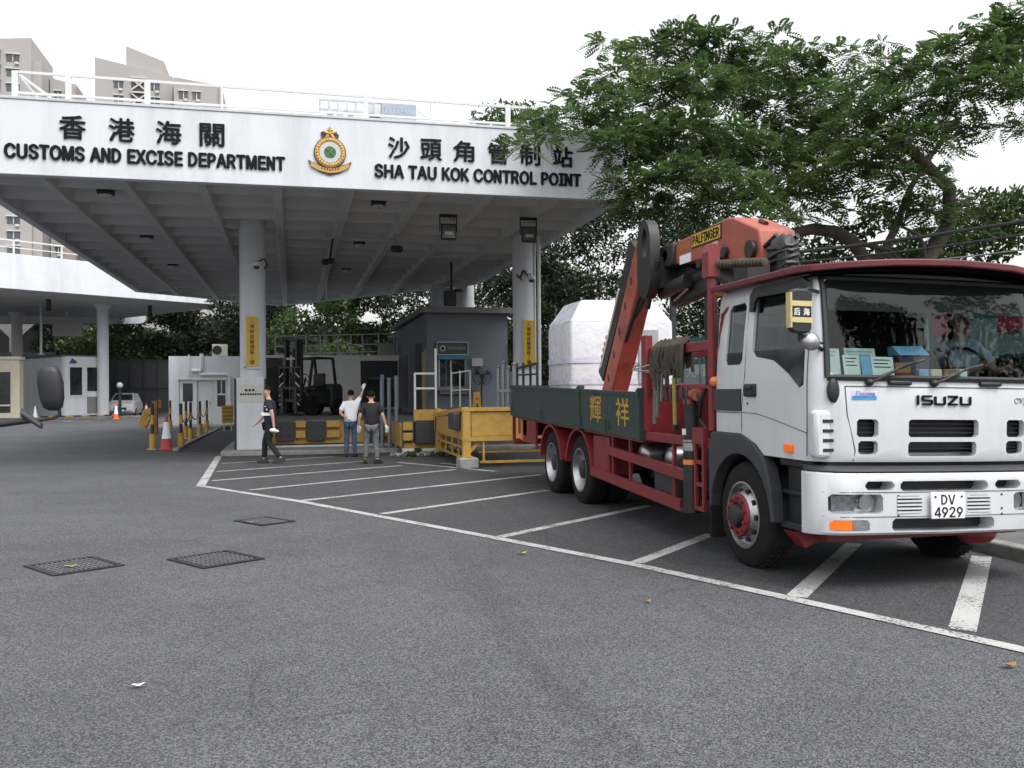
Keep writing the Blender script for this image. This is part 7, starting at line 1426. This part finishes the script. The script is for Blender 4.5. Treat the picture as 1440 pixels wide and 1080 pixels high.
# officer striding to the left, seen from his left side, looking back to the left
J = dict(STAND); J.update(chest=(0, .03, 1.31), neck=(0, .035, 1.46), head=(0, .06, 1.60), face=(.15, 1, 0.0), elL=(-.23, -.10, 1.14), wrL=(-.22, -.13, .89), haL=(-.21, -.14, .79), elR=(.23, .13, 1.14), wrR=(.20, .32, .93), haR=(.19, .39, .86),
                          knL=(-.09, .0, .48), anL=(-.09, -.26, .12), ftL=(-.10, -.11, .0), knR=(.09, .14, .49), anR=(.10, .16, .085), ftR=(.11, .32, .02))
def officer_bits(t, s, v):
    q = MB()
    for z, n in ((1.30, 4), (1.22, 3), (1.13, 6)):
        for k in range(n):
            yy = -.075 + k * .036; q.box(-.192, -.188, yy, yy + .028, z - .02, z + .022)
    q.box(-.187, -.183, -.1, .11, 1.085, 1.125)
    q.v = [tuple(Vector((a, b + .02, c)) * s + t.location) for a, b, c in q.v]; q.build('vest_lettering', M['white'], t, smooth=0)
    q = MB(); c = Vector((-.24, -.12, .76)); q.ball(c, .05, .08, .05, 10); q.ball(c + Vector((.01, -.07, -.02)), .04, .06, .035, 8); q.v = [tuple(p) for p in q.v]
    q.v = [tuple(Vector(p) * s + t.location) for p in q.v]; q.build('gloves_in_hand', M['glove'], t)
person('officer in navy vest and black trousers walking left with gloves in one hand', (-.48, 21.2, .004), R(78), 1.72, J, M['shirt_navy'], M['trousers_black'], 82, None, None, officer_bits)
# worker in white pointing up, back to the camera
J = dict(STAND); J.update(head=(.02, .0, 1.60), shR=(.17, .02, 1.41), elR=(.25, .16, 1.58), wrR=(.29, .28, 1.76), haR=(.31, .34, 1.86), elL=(-.25, -.12, 1.14), wrL=(-.05, -.18, 1.0), haL=(.03, -.19, .98), shL=(-.17, 0, 1.37), face=(.2, 1, .25))
J2 = dict(J); 
for a in ('sh', 'el', 'wr', 'ha'): J2[a + 'L'] = (-J[a + 'R'][0], *J[a + 'R'][1:]); J2[a + 'R'] = (-J[a + 'L'][0], *J[a + 'L'][1:])
person('worker in white t-shirt and blue jeans pointing up with a gloved hand', (1.40, 22.75, .004), R(-12), 1.63, J, M['shirt_white'], M['jeans'], 118, M['glove'])
J = dict(STAND); J.update(head=(-.01, .02, 1.58), elL=(-.27, -.04, 1.13), wrL=(-.30, .04, .90), haL=(-.30, .06, .80), elR=(.27, -.05, 1.13), wrR=(.33, -.02, .90), haR=(.35, -.01, .80), anL=(-.15, -.01, .085), knL=(-.12, .02, .48), anR=(.13, -.08, .085), ftR=(.24, .04, .02), ftL=(-.17, .15, .02))
person('worker in black shirt and grey trousers standing with white gloves', (1.72, 20.45, .004), R(-6), 1.62, J, M['shirt_black'], M['trousers_grey'], 122, M['glove'])
# driver seated in the cab
J = dict(STAND)
for k in J:
    if k != 'face': J[k] = (J[k][0], J[k][1], J[k][2])
J.update(pelvis=(0, .0, .92), elL=(-.24, .16, 1.14), wrL=(-.16, .36, 1.16), haL=(-.14, .45, 1.2), elR=(.24, .16, 1.14), wrR=(.16, .36, 1.16), haR=(.14, .45, 1.2), knL=(-.12, .42, .90), anL=(-.12, .46, .52), ftL=(-.12, .62, .47), knR=(.12, .42, .90), anR=(.12, .46, .52), ftR=(.12, .62, .47), hipL=(-.1, .05, .88), hipR=(.1, .05, .88))
person('driver in pale blue shirt sitting behind the truck windscreen', (5.86, 7.03, .585), R(180), 1.72, J, mat('pale blue shirt', (.36, .45, .55), .85, var=.1, scale=9), M['trousers_grey'], 95)

# ================================================================== HOARDING, RED BANNER, CABLES, COACH MIRROR
HB = thing('teal_hoarding', 'teal hoarding panels with white lettering on the pavement behind the truck', 'hoarding', (9.5, 14, .125))
q = MB(); q.box(9.5, 9.56, 7.5, 22.5, .125, 2.86)
q.build('panel', M['teal'], HB, smooth=0)
q = MB()
for k in range(13): q.box(9.44, 9.498, 7.6 + k * 1.24, 7.65 + k * 1.24, .125, 2.9)
q.build('fence_post', M['grey_metal'], HB, smooth=0)
q = MB(); q.box(9.47, 9.499, 9.2, 11.2, .8, 2.55); q.box(9.47, 9.499, 18.2, 21.8, .6, 2.2); q.build('pale_panel', M['pale_board'], HB, smooth=0)
for body, y0, y1, z0, z1 in (("SHE", 13.0, 12.1, 2.2, 2.44), ("NA", 11.85, 11.3, 2.18, 2.38), ("尚記名店", 20.9, 19.3, 2.75, 2.84), ):
    pass
for body, y0, y1, z0, z1 in (("SHE", 13.0, 12.1, 2.2, 2.44), ("NA", 11.85, 11.3, 2.18, 2.38), ("小記石店", 20.9, 19.4, 2.32, 2.66), ("大興記", 20.8, 19.5, 1.9, 2.2)):
    b = text_mb(body, (y0, y1, z0, z1), 'x', 9.4985 if y0 < 15 else 9.468, .004, .012); b.build('lettering', M['white'], HB, smooth=0)
RB = thing('red_banner', 'red banner with white edge on the hoarding at the right edge', 'banner', (9.4, 10, 2.9))
q = MB(); q.box(9.40, 9.43, 9.3, 10.55, 2.35, 2.95); q.build('cloth', M['banner_red'], RB, smooth=0); q = MB(); q.box(9.395, 9.44, 9.3, 10.6, 2.951, 3.0); q.build('edge_strip', M['white'], RB)
q = MB(); q.box(9.40, 9.43, 11.2, 11.9, 2.38, 2.68); q.build('cloth', M['banner_red'], RB, smooth=0)
q = MB(); tb = text_mb("HK", (10.5, 10.3, 2.72, 2.8), 'x', 9.398, .003, .01); q.add(tb.v, tb.f); q.build('lettering', M['white'], RB, smooth=0)
q = MB(); q.box(9.44, 9.497, 9.3, 9.36, .13, 2.99); q.box(9.44, 9.497, 11.15, 11.2, .13, 2.8); q.build('pole', M['grey_metal'], RB)
for k, (a, b, r_) in enumerate([((6.6, 15.5, 3.9), (16, 9.5, 5.2), .03), ((7.0, 15.2, 3.75), (16, 9.2, 4.95), .018), ((8.0, 14, 3.6), (16, 9, 4.7), .012)]):
    a = Vector(a); b = Vector(b); q = MB(); q.tube([a + (b - a) * t - Vector((0, 0, 1.2 * t * (1 - t))) for t in [i / 12 for i in range(13)]], r_, 6)
    cbn = ('thick black overhead cable', 'black overhead cable', 'pale overhead cable'); tag(q.build('overhead_cable', M['black'] if k < 2 else M['strap_g']), ('thick black cable sagging above the truck cab toward the right', 'thin black cable just under the thickest one above the cab', 'pale green cable, the lowest above the cab')[k], 'cable')
up_ = thing('utility_pole', 'dark pole carrying the cables behind the truck', 'pole', (6.75, 15.4, .125)); q = MB(); q.cyl((6.75, 15.4, .125), (6.75, 15.4, 4.1), .06, n=12); q.build('shaft', M['dark_metal'], up_); q = MB(); q.bar((6.55, 15.5, 3.85), (7.05, 15.2, 3.72), .05, .05); q.build('crossarm', M['dark_metal'], up_)

CM = thing('coach_mirror', 'black coach mirror on a curved arm reaching in from the left edge', 'mirror', (-2.6, 9.8, 1.3))
q = MB(); secs = []
for z, wx, wy in ((1.44, .04, .03), (1.47, .085, .06), (1.56, .11, .075), (1.72, .118, .08), (1.82, .105, .075), (1.87, .08, .06), (1.885, .04, .03)):
    secs.append([Vector((-2.31 - (z - 1.65) * .10 + wx * math.copysign(abs(math.cos(t)) ** .7, math.cos(t)), 9.8 + wy * math.copysign(abs(math.sin(t)) ** .7, math.sin(t)), z)) for t in [k * math.pi / 12 for k in range(24)]])
q.loft(secs); q.build('mirror_housing', M['black'], CM, smooth=60)
q = MB(); q.tube([(-2.24, 9.8, 1.46), (-2.23, 9.8, 1.40), (-2.29, 9.8, 1.365), (-2.38, 9.8, 1.355)], .018, 8); q.tube([(-2.38, 9.8, 1.355), (-2.52, 9.8, 1.345), (-2.9, 9.82, 1.30), (-3.6, 9.86, 1.24)], [.02, .03, .036, .04], 10); q.build('arm', M['black'], CM)
q = MB()
q.loft([[Vector((-2.56 + .17 * t, 9.78 + .05 * math.sin(a), 1.42 - .13 * t + .045 * (1 - .3 * t) * math.cos(a))) for a in [k * math.pi / 8 for k in range(16)]] for t in (-.05, .05, .3, .7, .95, 1.0)]); q.build('wide_angle_mirror', M['grey_plastic'], CM, smooth=50)

# ================================================================== TREES
rs_ = np.random.RandomState(11)
def fronds(centers, dirs, L, npairs, wr, leafm, name, parent, droop=.35):
    """feather shaped compound leaves: one narrow quad for every pinna"""
    N = len(centers); d = dirs / np.linalg.norm(dirs, axis=1, keepdims=True)
    upv = np.tile([0, 0, 1.], (N, 1)) + rs_.normal(0, .35, (N, 3)); s = np.cross(d, upv); s /= np.linalg.norm(s, axis=1, keepdims=True) + 1e-9; n = np.cross(s, d)
    Lr = L * rs_.uniform(.65, 1.25, N)
    V = np.zeros((N, npairs * 2, 4, 3))
    for k in range(npairs):
        t = (k + .5) / npairs; base = centers + d * (Lr * t)[:, None] - np.array([0, 0, 1]) * (droop * Lr * t * t)[:, None]
        pl_ = Lr * wr * math.sin(math.pi * (.12 + .80 * t)) ; hw = Lr / npairs * .58
        for j, sg in enumerate((-1, 1)):
            tip = base + s * (sg * pl_)[:, None] + d * (pl_ * .35)[:, None] - np.array([0, 0, 1]) * (pl_ * .25)[:, None] + n * (pl_ * .1)[:, None]; mid = (base + tip) / 2
            V[:, k * 2 + j, 0] = base; V[:, k * 2 + j, 1] = mid + d * hw[:, None]; V[:, k * 2 + j, 2] = tip; V[:, k * 2 + j, 3] = mid - d * hw[:, None]
    return quads(V.reshape(-1, 4, 3), name, leafm, parent)
def quads(Q, name, m, parent):
    off = np.array(parent.location) if parent is not None else 0
    nq = len(Q); me = bpy.data.meshes.new(name); me.vertices.add(nq * 4); me.vertices.foreach_set('co', (Q.reshape(-1, 3) - off).ravel())
    me.loops.add(nq * 4); me.loops.foreach_set('vertex_index', np.arange(nq * 4, dtype=np.int32)); me.polygons.add(nq); me.polygons.foreach_set('loop_start', np.arange(0, nq * 4, 4, dtype=np.int32)); me.polygons.foreach_set('loop_total', np.full(nq, 4, dtype=np.int32))
    me.update(calc_edges=True); me.materials.append(m); o = bpy.data.objects.new(name, me); COL.objects.link(o); o.parent = parent; return o
def leaf_cloud(cl, per, size, leafm, name, parent, flat=.6):
    """small leaf faces spread through each clump, denser at its shell"""
    out = []
    for (x, y, z, r) in cl:
        n = int(per * r * r); u = rs_.normal(0, 1, (n, 3)); u /= np.linalg.norm(u, axis=1, keepdims=True); rad = r * rs_.uniform(.35, 1.08, n) ** .7
        c = np.array([x, y, z]) + u * rad[:, None] * np.array([1, 1, flat]); a = rs_.normal(0, 1, (n, 3)) + u * .4 + np.array([0, 0, -.2]); a /= np.linalg.norm(a, axis=1, keepdims=True); b = np.cross(a, rs_.normal(0, 1, (n, 3)) + [0, 0, .8]); b /= np.linalg.norm(b, axis=1, keepdims=True) + 1e-9
        s_ = size * rs_.uniform(.6, 1.4, n)[:, None]; Q = np.stack([c - a * s_, c + b * s_ * .45, c + a * s_, c - b * s_ * .45], 1); out.append(Q)
    return quads(np.concatenate(out), name, leafm, parent)
def limb_set(base, trunk, clumps, parent, r0, name='trunk', seed=1):
    """trunk path plus a limb from the nearest trunk or limb node to every clump"""
    r2 = random.Random(seed); q = MB(); P = [Vector(p) for p in trunk]
    rr = [r0 * (1 - .55 * i / (len(P) - 1)) for i in range(len(P))]; q.tube(P, rr, 10); nodes = [(P[i], rr[i]) for i in range(1, len(P))]
    for c in sorted(clumps, key=lambda c: (Vector(c[:3]) - P[-1]).length):
        tgt = Vector(c[:3]); best = min(nodes, key=lambda nd: (nd[0] - tgt).length + (0.8 if nd[0].z > tgt.z else 0)); a, ra = best; d = tgt - a; L = d.length
        if L < .15: continue
        r_ = min(ra * .72, .02 + .03 * L); pts = [a + d * t + Vector((r2.uniform(-1, 1), r2.uniform(-1, 1), r2.uniform(-.2, 1) if t < .7 else 0)) * L * .09 * (0 if t in (0, 1) else 1) for t in (0, .25, .5, .75, 1)]
        rd = [r_ * (1 - .72 * t) for t in (0, .25, .5, .75, 1)]; q.tube(pts, rd, 7); nodes += [(pts[k], rd[k]) for k in (2, 3, 4)]
        for k in range(4):
            e = tgt + Vector((r2.uniform(-1, 1), r2.uniform(-1, 1), r2.uniform(-.3, .6))) * c[3] * .9; q.tube([pts[3], (pts[3] + e) / 2 + Vector((0, 0, .08)), e], [rd[3] * .7, rd[3] * .45, .006], 5)
    return q.build(name, M['bark'], parent, smooth=60)
def flame_tree(label, base, trunk, clumps, r0, per, L, seed, leafm=LEAF_A):
    t = thing('flame_tree', label, 'tree', base, 'spreading flame trees behind the truck')
    limb_set(base, trunk, clumps, t, r0, seed=seed); C, D = [], []
    for (x, y, z, r) in clumps:
        n = int(per * r * r); u = rs_.normal(0, 1, (n, 3)); u /= np.linalg.norm(u, axis=1, keepdims=True); rad = r * rs_.uniform(.15, 1.0, n) ** .6
        C.append(np.array([x, y, z]) + u * rad[:, None] * np.array([1, 1, .42])); D.append(u * np.array([1, 1, .3]) + rs_.normal(0, .35, (n, 3)) + [0, 0, .12])
    fronds(np.concatenate(C), np.concatenate(D), L, 7, .30, leafm, 'crown', t); return t

FRONT= [(4.23,16.5,6.19,0.29),(4.79,17.0,6.53,0.41),(5.4,17.8,7.18,0.58),(5.42,19.5,7.6,0.4),(5.6,16.4,6.42,0.28),(6.35,16.6,6.1,0.38),(6.25,18.5,7.82,0.69),(6.9,18.5,8.41,0.69),(7.85,19.0,9.13,0.72),(8.71,19.0,9.47,0.77),(9.59,19.0,9.51,0.75),(10.75,19.5,9.37,0.77),(11.99,20.0,9.47,0.73),(12.98,20.5,9.09,0.76),(6.67,17.5,7.25,0.76),(7.59,17.8,7.92,0.78),(8.19,17.2,7.91,0.76),(9.49,18.0,8.04,0.8),(10.63,18.5,7.96,0.8),(11.43,18.5,7.44,0.74),(5.96,16.0,6.16,0.64),(6.75,16.2,6.46,0.71),(7.39,16.0,6.57,0.7),(8.54,16.5,6.57,0.73),(9.68,17.0,6.48,0.74),(11.03,18.0,6.49,0.66),(6.01,15.8,5.45,0.55),(6.56,15.6,5.43,0.63),(7.18,15.4,5.54,0.65),(8.09,15.8,5.48,0.65),(9.06,16.2,5.47,0.62),(10.24,17.0,5.54,0.53),(6.57,16.5,5.15,0.55),(7.17,16.2,5.0,0.49),(8.55,17.5,5.43,0.54),(7.12,20.0,9.68,0.33),(9.41,21.0,7.76,1.06),(11.73,21.5,8.02,1.11),(8.0,21.0,7.85,1.05),(10.54,21.5,9.6,1.1),(10.97,22.0,7.55,1.13),(12.65,20.0,7.58,0.7)]
RIGHT= [(10.69,16.0,7.62,0.54),(10.47,15.0,7.01,0.53),(11.22,15.5,7.84,0.44),(11.4,15.0,7.68,0.51),(11.7,14.5,7.67,0.53),(11.97,14.0,7.7,0.54),(12.21,13.5,7.92,0.5),(12.26,13.0,7.3,0.55),(13.13,14.0,8.45,0.52),(10.23,15.0,6.4,0.59),(10.41,14.2,6.63,0.59),(10.84,13.8,6.66,0.57),(11.24,13.4,6.75,0.54),(11.61,13.0,6.82,0.48),(10.04,14.2,5.78,0.56),(9.79,14.8,5.53,0.57),(10.39,13.6,5.89,0.54),(10.25,14.0,5.24,0.53),(10.59,13.6,5.16,0.42),(12.16,14.8,6.66,0.41),(9.88,14.5,4.88,0.39),(11.12,14.0,4.71,0.38),(12.93,14.5,6.48,0.32),(12.79,13.5,6.32,0.38),(9.79,17.0,8.92,0.32),(10.61,17.0,8.69,0.36),(12.38,15.0,4.67,0.47),(12.13,12.5,6.58,0.59),(10.83,14.5,4.79,0.34),(12.31,17.0,8.98,0.21),(12.78,13.0,7.89,0.61)]
BUSH= [(14.58,17.0,5.1,0.78),(14.42,16.0,5.22,0.71),(14.48,15.5,4.83,0.69),(13.79,15.5,4.45,0.57),(15.13,16.0,5.54,0.6),(15.64,18.0,5.89,0.6),(14.12,17.0,4.7,0.47)]
DARK= [(9.34,30.6,6.89,1.15),(10.6,30.6,6.57,1.16),(13.19,32.1,6.88,1.23),(13.41,30.1,6.85,1.17),(14.66,29.9,6.94,1.17),(9.99,32.2,5.34,1.21),(10.59,30.2,5.2,1.15),(12.67,32.4,5.47,1.24),(14.14,31.4,5.86,1.22),(14.87,29.7,5.57,1.16),(9.7,32.7,4.32,1.22),(10.36,30.2,3.53,1.14),(14.94,32.5,4.51,1.26),(15.48,30.7,4.4,1.2),(14.21,29.6,3.32,1.15),(7.93,29.2,3.09,1.09)]
RFILL = [(11.35,17.5,8.63,0.55),(11.53,17.0,8.69,0.45),(12.04,17.0,8.05,0.61),(11.35,17.0,7.32,0.63),(11.25,17.5,7.31,0.62),(11.09,17.0,6.55,0.63),(10.74,17.0,5.86,0.51),(11.25,16.5,6.14,0.58),(11.93,16.5,6.84,0.59),(12.25,16.5,6.19,0.5),(12.89,16.0,6.76,0.49),(12.4,16.0,7.89,0.58),(13.26,16.0,8.69,0.5),(13.5,15.5,8.02,0.54),(13.81,15.0,7.87,0.59),(13.48,15.0,8.26,0.5),(13.07,15.5,7.2,0.45),(13.58,14.5,7.27,0.49),(13.04,16.0,5.38,0.44),(12.29,16.0,5.35,0.38),(11.05,18.0,8.46,0.53),(10.53,18.0,8.98,0.44)]
flame_tree('large flame tree with feathery leaves hanging over the canopy corner', (9.4, 19, 0), [(9.4, 19, 0), (9.35, 19.05, 1.6), (9.25, 19, 3.6), (9.2, 18.8, 5.0)], FRONT, .24, 330, .34, 3)
flame_tree('open flame tree with bare forked trunk and sky gaps above the cab', (11.5, 15.2, .06), [(11.5, 15.2, .06), (11.45, 15.1, 1.8), (11.57, 15.0, 3.02), (11.74, 15.0, 3.97), (12.3, 15.0, 4.75), (12.15, 14.8, 5.37), (11.45, 14.5, 5.67), (10.92, 14.5, 6.1)], [(x, y, z, r * 1.2) for x, y, z, r in RIGHT] + RFILL, .2, 215, .33, 4)
tb_ = thing('flame_tree', 'arching bare bough of a leaning tree right behind the crane', 'tree', (11.0, 15.9, .06))
q = MB(); q.tube([(11.0, 15.9, .06), (10.95, 15.7, 2.5), (10.85, 15.5, 4.02), (10.55, 15.5, 4.42), (10.17, 15.5, 4.60), (9.6, 15.4, 4.62), (9.1, 15.3, 4.50), (8.6, 15.1, 4.35), (8.1, 15.2, 4.45)], [.2, .17, .14, .13, .12, .11, .1, .08, .05], 10)
q.tube([(10.55, 15.5, 4.42), (11.2, 15.3, 4.25), (11.8, 15.2, 3.7)], [.06, .04, .02], 7); q.tube([(10.85, 15.5, 4.1), (11.5, 15.6, 4.2), (12.1, 15.5, 3.9)], [.05, .04, .02], 7); q.tube([(10.9, 15.6, 3.6), (11.6, 15.7, 4.7), (12.0, 15.7, 5.6), (12.6, 15.8, 6.3)], [.1, .08, .06, .03], 8); q.build('trunk', M['bark'], tb_, smooth=60)
lc = [(8.4, 15.2, 4.6, .55), (9.0, 15.6, 4.9, .6), (9.6, 15.8, 5.2, .6), (8.0, 15.4, 4.9, .55), (12.6, 15.8, 6.4, .6)]
C, D = [], []
for (x, y, z, r) in lc:
    n = int(170 * r * r); u = rs_.normal(0, 1, (n, 3)); u /= np.linalg.norm(u, axis=1, keepdims=True); C.append(np.array([x, y, z]) + u * r * np.array([1, 1, .45])); D.append(u + [0, 0, .1])
fronds(np.concatenate(C), np.concatenate(D), .38, 7, .3, LEAF_A, 'crown', tb_)
bt = thing('leafy_tree', 'dense pale green tree low at the right edge behind the cables', 'tree', (14.6, 17, .06)); BUSH += [(11.2,17.2,4.3,.55),(11.7,17.4,4.9,.5),(12.3,17.2,5.2,.5),(11.9,16.5,4.0,.55),(12.4,16.8,4.35,.6),(12.9,16.5,4.2,.6),(13.3,17.0,4.7,.6),(13.4,16.5,4.1,.6),(15.0,15.0,4.6,.6),(14.9,15.2,5.3,.6)]
limb_set(None, [(14.6, 17, .06), (14.5, 17, 2.5), (14.5, 16.6, 4.2)], BUSH, bt, .16, seed=8); leaf_cloud(BUSH, 1300, .07, LEAF_C, 'crown', bt)
# dark grove between the canopy and the truck
def bg_tree(label, x, y, h, w, dens, size, m, seed, low=.25, group='trees behind the dock and hut', nb=16, name='broadleaf_tree'):
    r2 = random.Random(seed); t = thing(name, label, 'tree', (x, y, 0), group); cl = []
    for k in range(nb):
        a = r2.uniform(0, 6.28); q_ = r2.uniform(low, 1); rr = w * (.25 + .75 * math.sin(math.pi * min(1, .18 + .78 * (q_ - low) / (1 - low)))) * r2.uniform(.25, .85)
        cl.append((x + rr * math.cos(a), y + rr * math.sin(a), h * q_ * .92, w * r2.uniform(.28, .42)))
    cl.append((x, y, h * .93, w * .35)); limb_set(None, [(x, y, 0), (x + r2.uniform(-.3, .3), y, h * .25), (x + r2.uniform(-.5, .5), y, h * .55)], cl, t, .18 + h * .01, seed=seed); leaf_cloud(cl, dens * 2.0, size * .9, m, 'crown', t); return t
DARK += [(11.2,31.5,7.9,1.2),(12.4,31.0,8.2,1.2),(13.6,31.5,7.8,1.2),(10.4,31.0,7.6,1.1),(14.8,31.0,7.6,1.2),(16.0,30.5,6.6,1.2),(16.4,30.0,5.2,1.2)]
dg = thing('broadleaf_tree', 'dark twiggy tree filling the gap between the canopy and the crane', 'tree', (12, 31, 0), 'trees behind the dock and hut'); limb_set(None, [(12, 31, 0), (11.9, 31, 2), (12, 31, 4.5)], DARK, dg, .3, seed=12); leaf_cloud(DARK, 900, .075, LEAF_SHADED, 'crown', dg)
BG = [('bright green tree seen through the gap above the dock railing', 2.0, 56, 9.5, 4.2, 150, .16, LEAF_C, 21), ('darker tree right of the bright one above the dock railing', 8.5, 52, 9.0, 4.0, 110, .15, LEAF_SHADED, 22),
      ('tree behind the slate blue hut, between the rear columns', 11.5, 44, 9.0, 3.8, 110, .14, LEAF_SHADED, 23), ('tall tree whose top shows above the right end of the canopy roof', 12.0, 47, 17.3, 4.6, 100, .15, LEAF_A, 24), ('tree whose low top just clears the roof rail left of the flame tree', 8.6, 48, 15.9, 2.8, 100, .15, LEAF_A, 25),
      ('dark tree right behind the right canopy column', 9.6, 36, 8.4, 2.8, 130, .12, LEAF_SHADED, 26), ('dark tree behind the left column and forklift mast', -2.0, 62, 10, 4.5, 110, .17, LEAF_SHADED, 27), ('tree left of the far column behind the white toll booth', -20, 84, 11.5, 5, 90, .2, LEAF_SHADED, 28),
      ('tree with lit leaves just right of the far column', -13.0, 80, 11.5, 5, 100, .2, LEAF_C, 29), ('dark tree behind the white office roof, left half', -8.0, 78, 10.5, 5, 100, .2, LEAF_SHADED, 30), ('dark tree behind the white office roof, right half', -2.5, 76, 10.5, 5, 100, .2, LEAF_SHADED, 31),
      ('tree at the far left edge under the booth canopy', -30, 90, 11, 6, 80, .22, LEAF_SHADED, 32), ('dark tree low behind the crane column and cab', 16.5, 30, 7.2, 3.2, 120, .12, LEAF_SHADED, 33), ('tree behind the teal hoarding near its far end', 13.5, 22, 5.8, 2.2, 200, .09, LEAF_SHADED, 34),
      ('dark tree just left of the slate blue hut roof', 5.6, 58, 11.5, 4.0, 110, .16, LEAF_SHADED, 41), ('dark tree filling the low gap left of the white crate', 8.4, 30, 6.6, 1.9, 240, .10, LEAF_SHADED, 35)]
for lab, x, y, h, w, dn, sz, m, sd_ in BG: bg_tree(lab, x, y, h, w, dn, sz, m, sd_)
# the far wood that closes the view
wd = []
for k in range(110):
    x = -62 + 1.25 * k; wd.append((x, 100 + rnd.uniform(-3, 6), rnd.uniform(1.5, 3.5), 3.2)); wd.append((x + rnd.uniform(-1, 1), 101 + rnd.uniform(-2, 5), rnd.uniform(5, 8.2), 2.6))
o = leaf_cloud(wd, 60, .40, LEAF_SHADED, 'far_wood', None); tag(o, 'dark wood closing the view behind the checkpoint', kind='stuff')
wb = MB(); wb.box(-60, 75, 106, 106.5, 0, 7.5); tag(wb.build('far_bank', mat('shaded bank', (.02, .028, .015), .95, var=.4, scale=1)), kind='structure')
# weeds along the kerb foot
wq = []
for k in range(90): wq.append((rnd.uniform(2.4, 4.0), rnd.uniform(22.1, 22.9), rnd.uniform(.02, .08), .10))
for k in range(60): wq.append((rnd.uniform(-3.0, -1.9), rnd.uniform(40, 43.4), .08, .12))
tag(leaf_cloud(wq, 900, .035, LEAF_C, 'weeds', None), 'low weeds at the foot of the dock', kind='stuff')

for lab, x, y, h, w, sd_ in [('roadside tree across the yard mirrored in the windscreen', 14, -11, 12, 4.5, 51), ('taller roadside tree across the yard mirrored in the windscreen', 21, -7, 13.5, 5, 52)]:
    bg_tree(lab, x, y, h, w, 60, .2, LEAF_SHADED, sd_, group='trees across the yard')
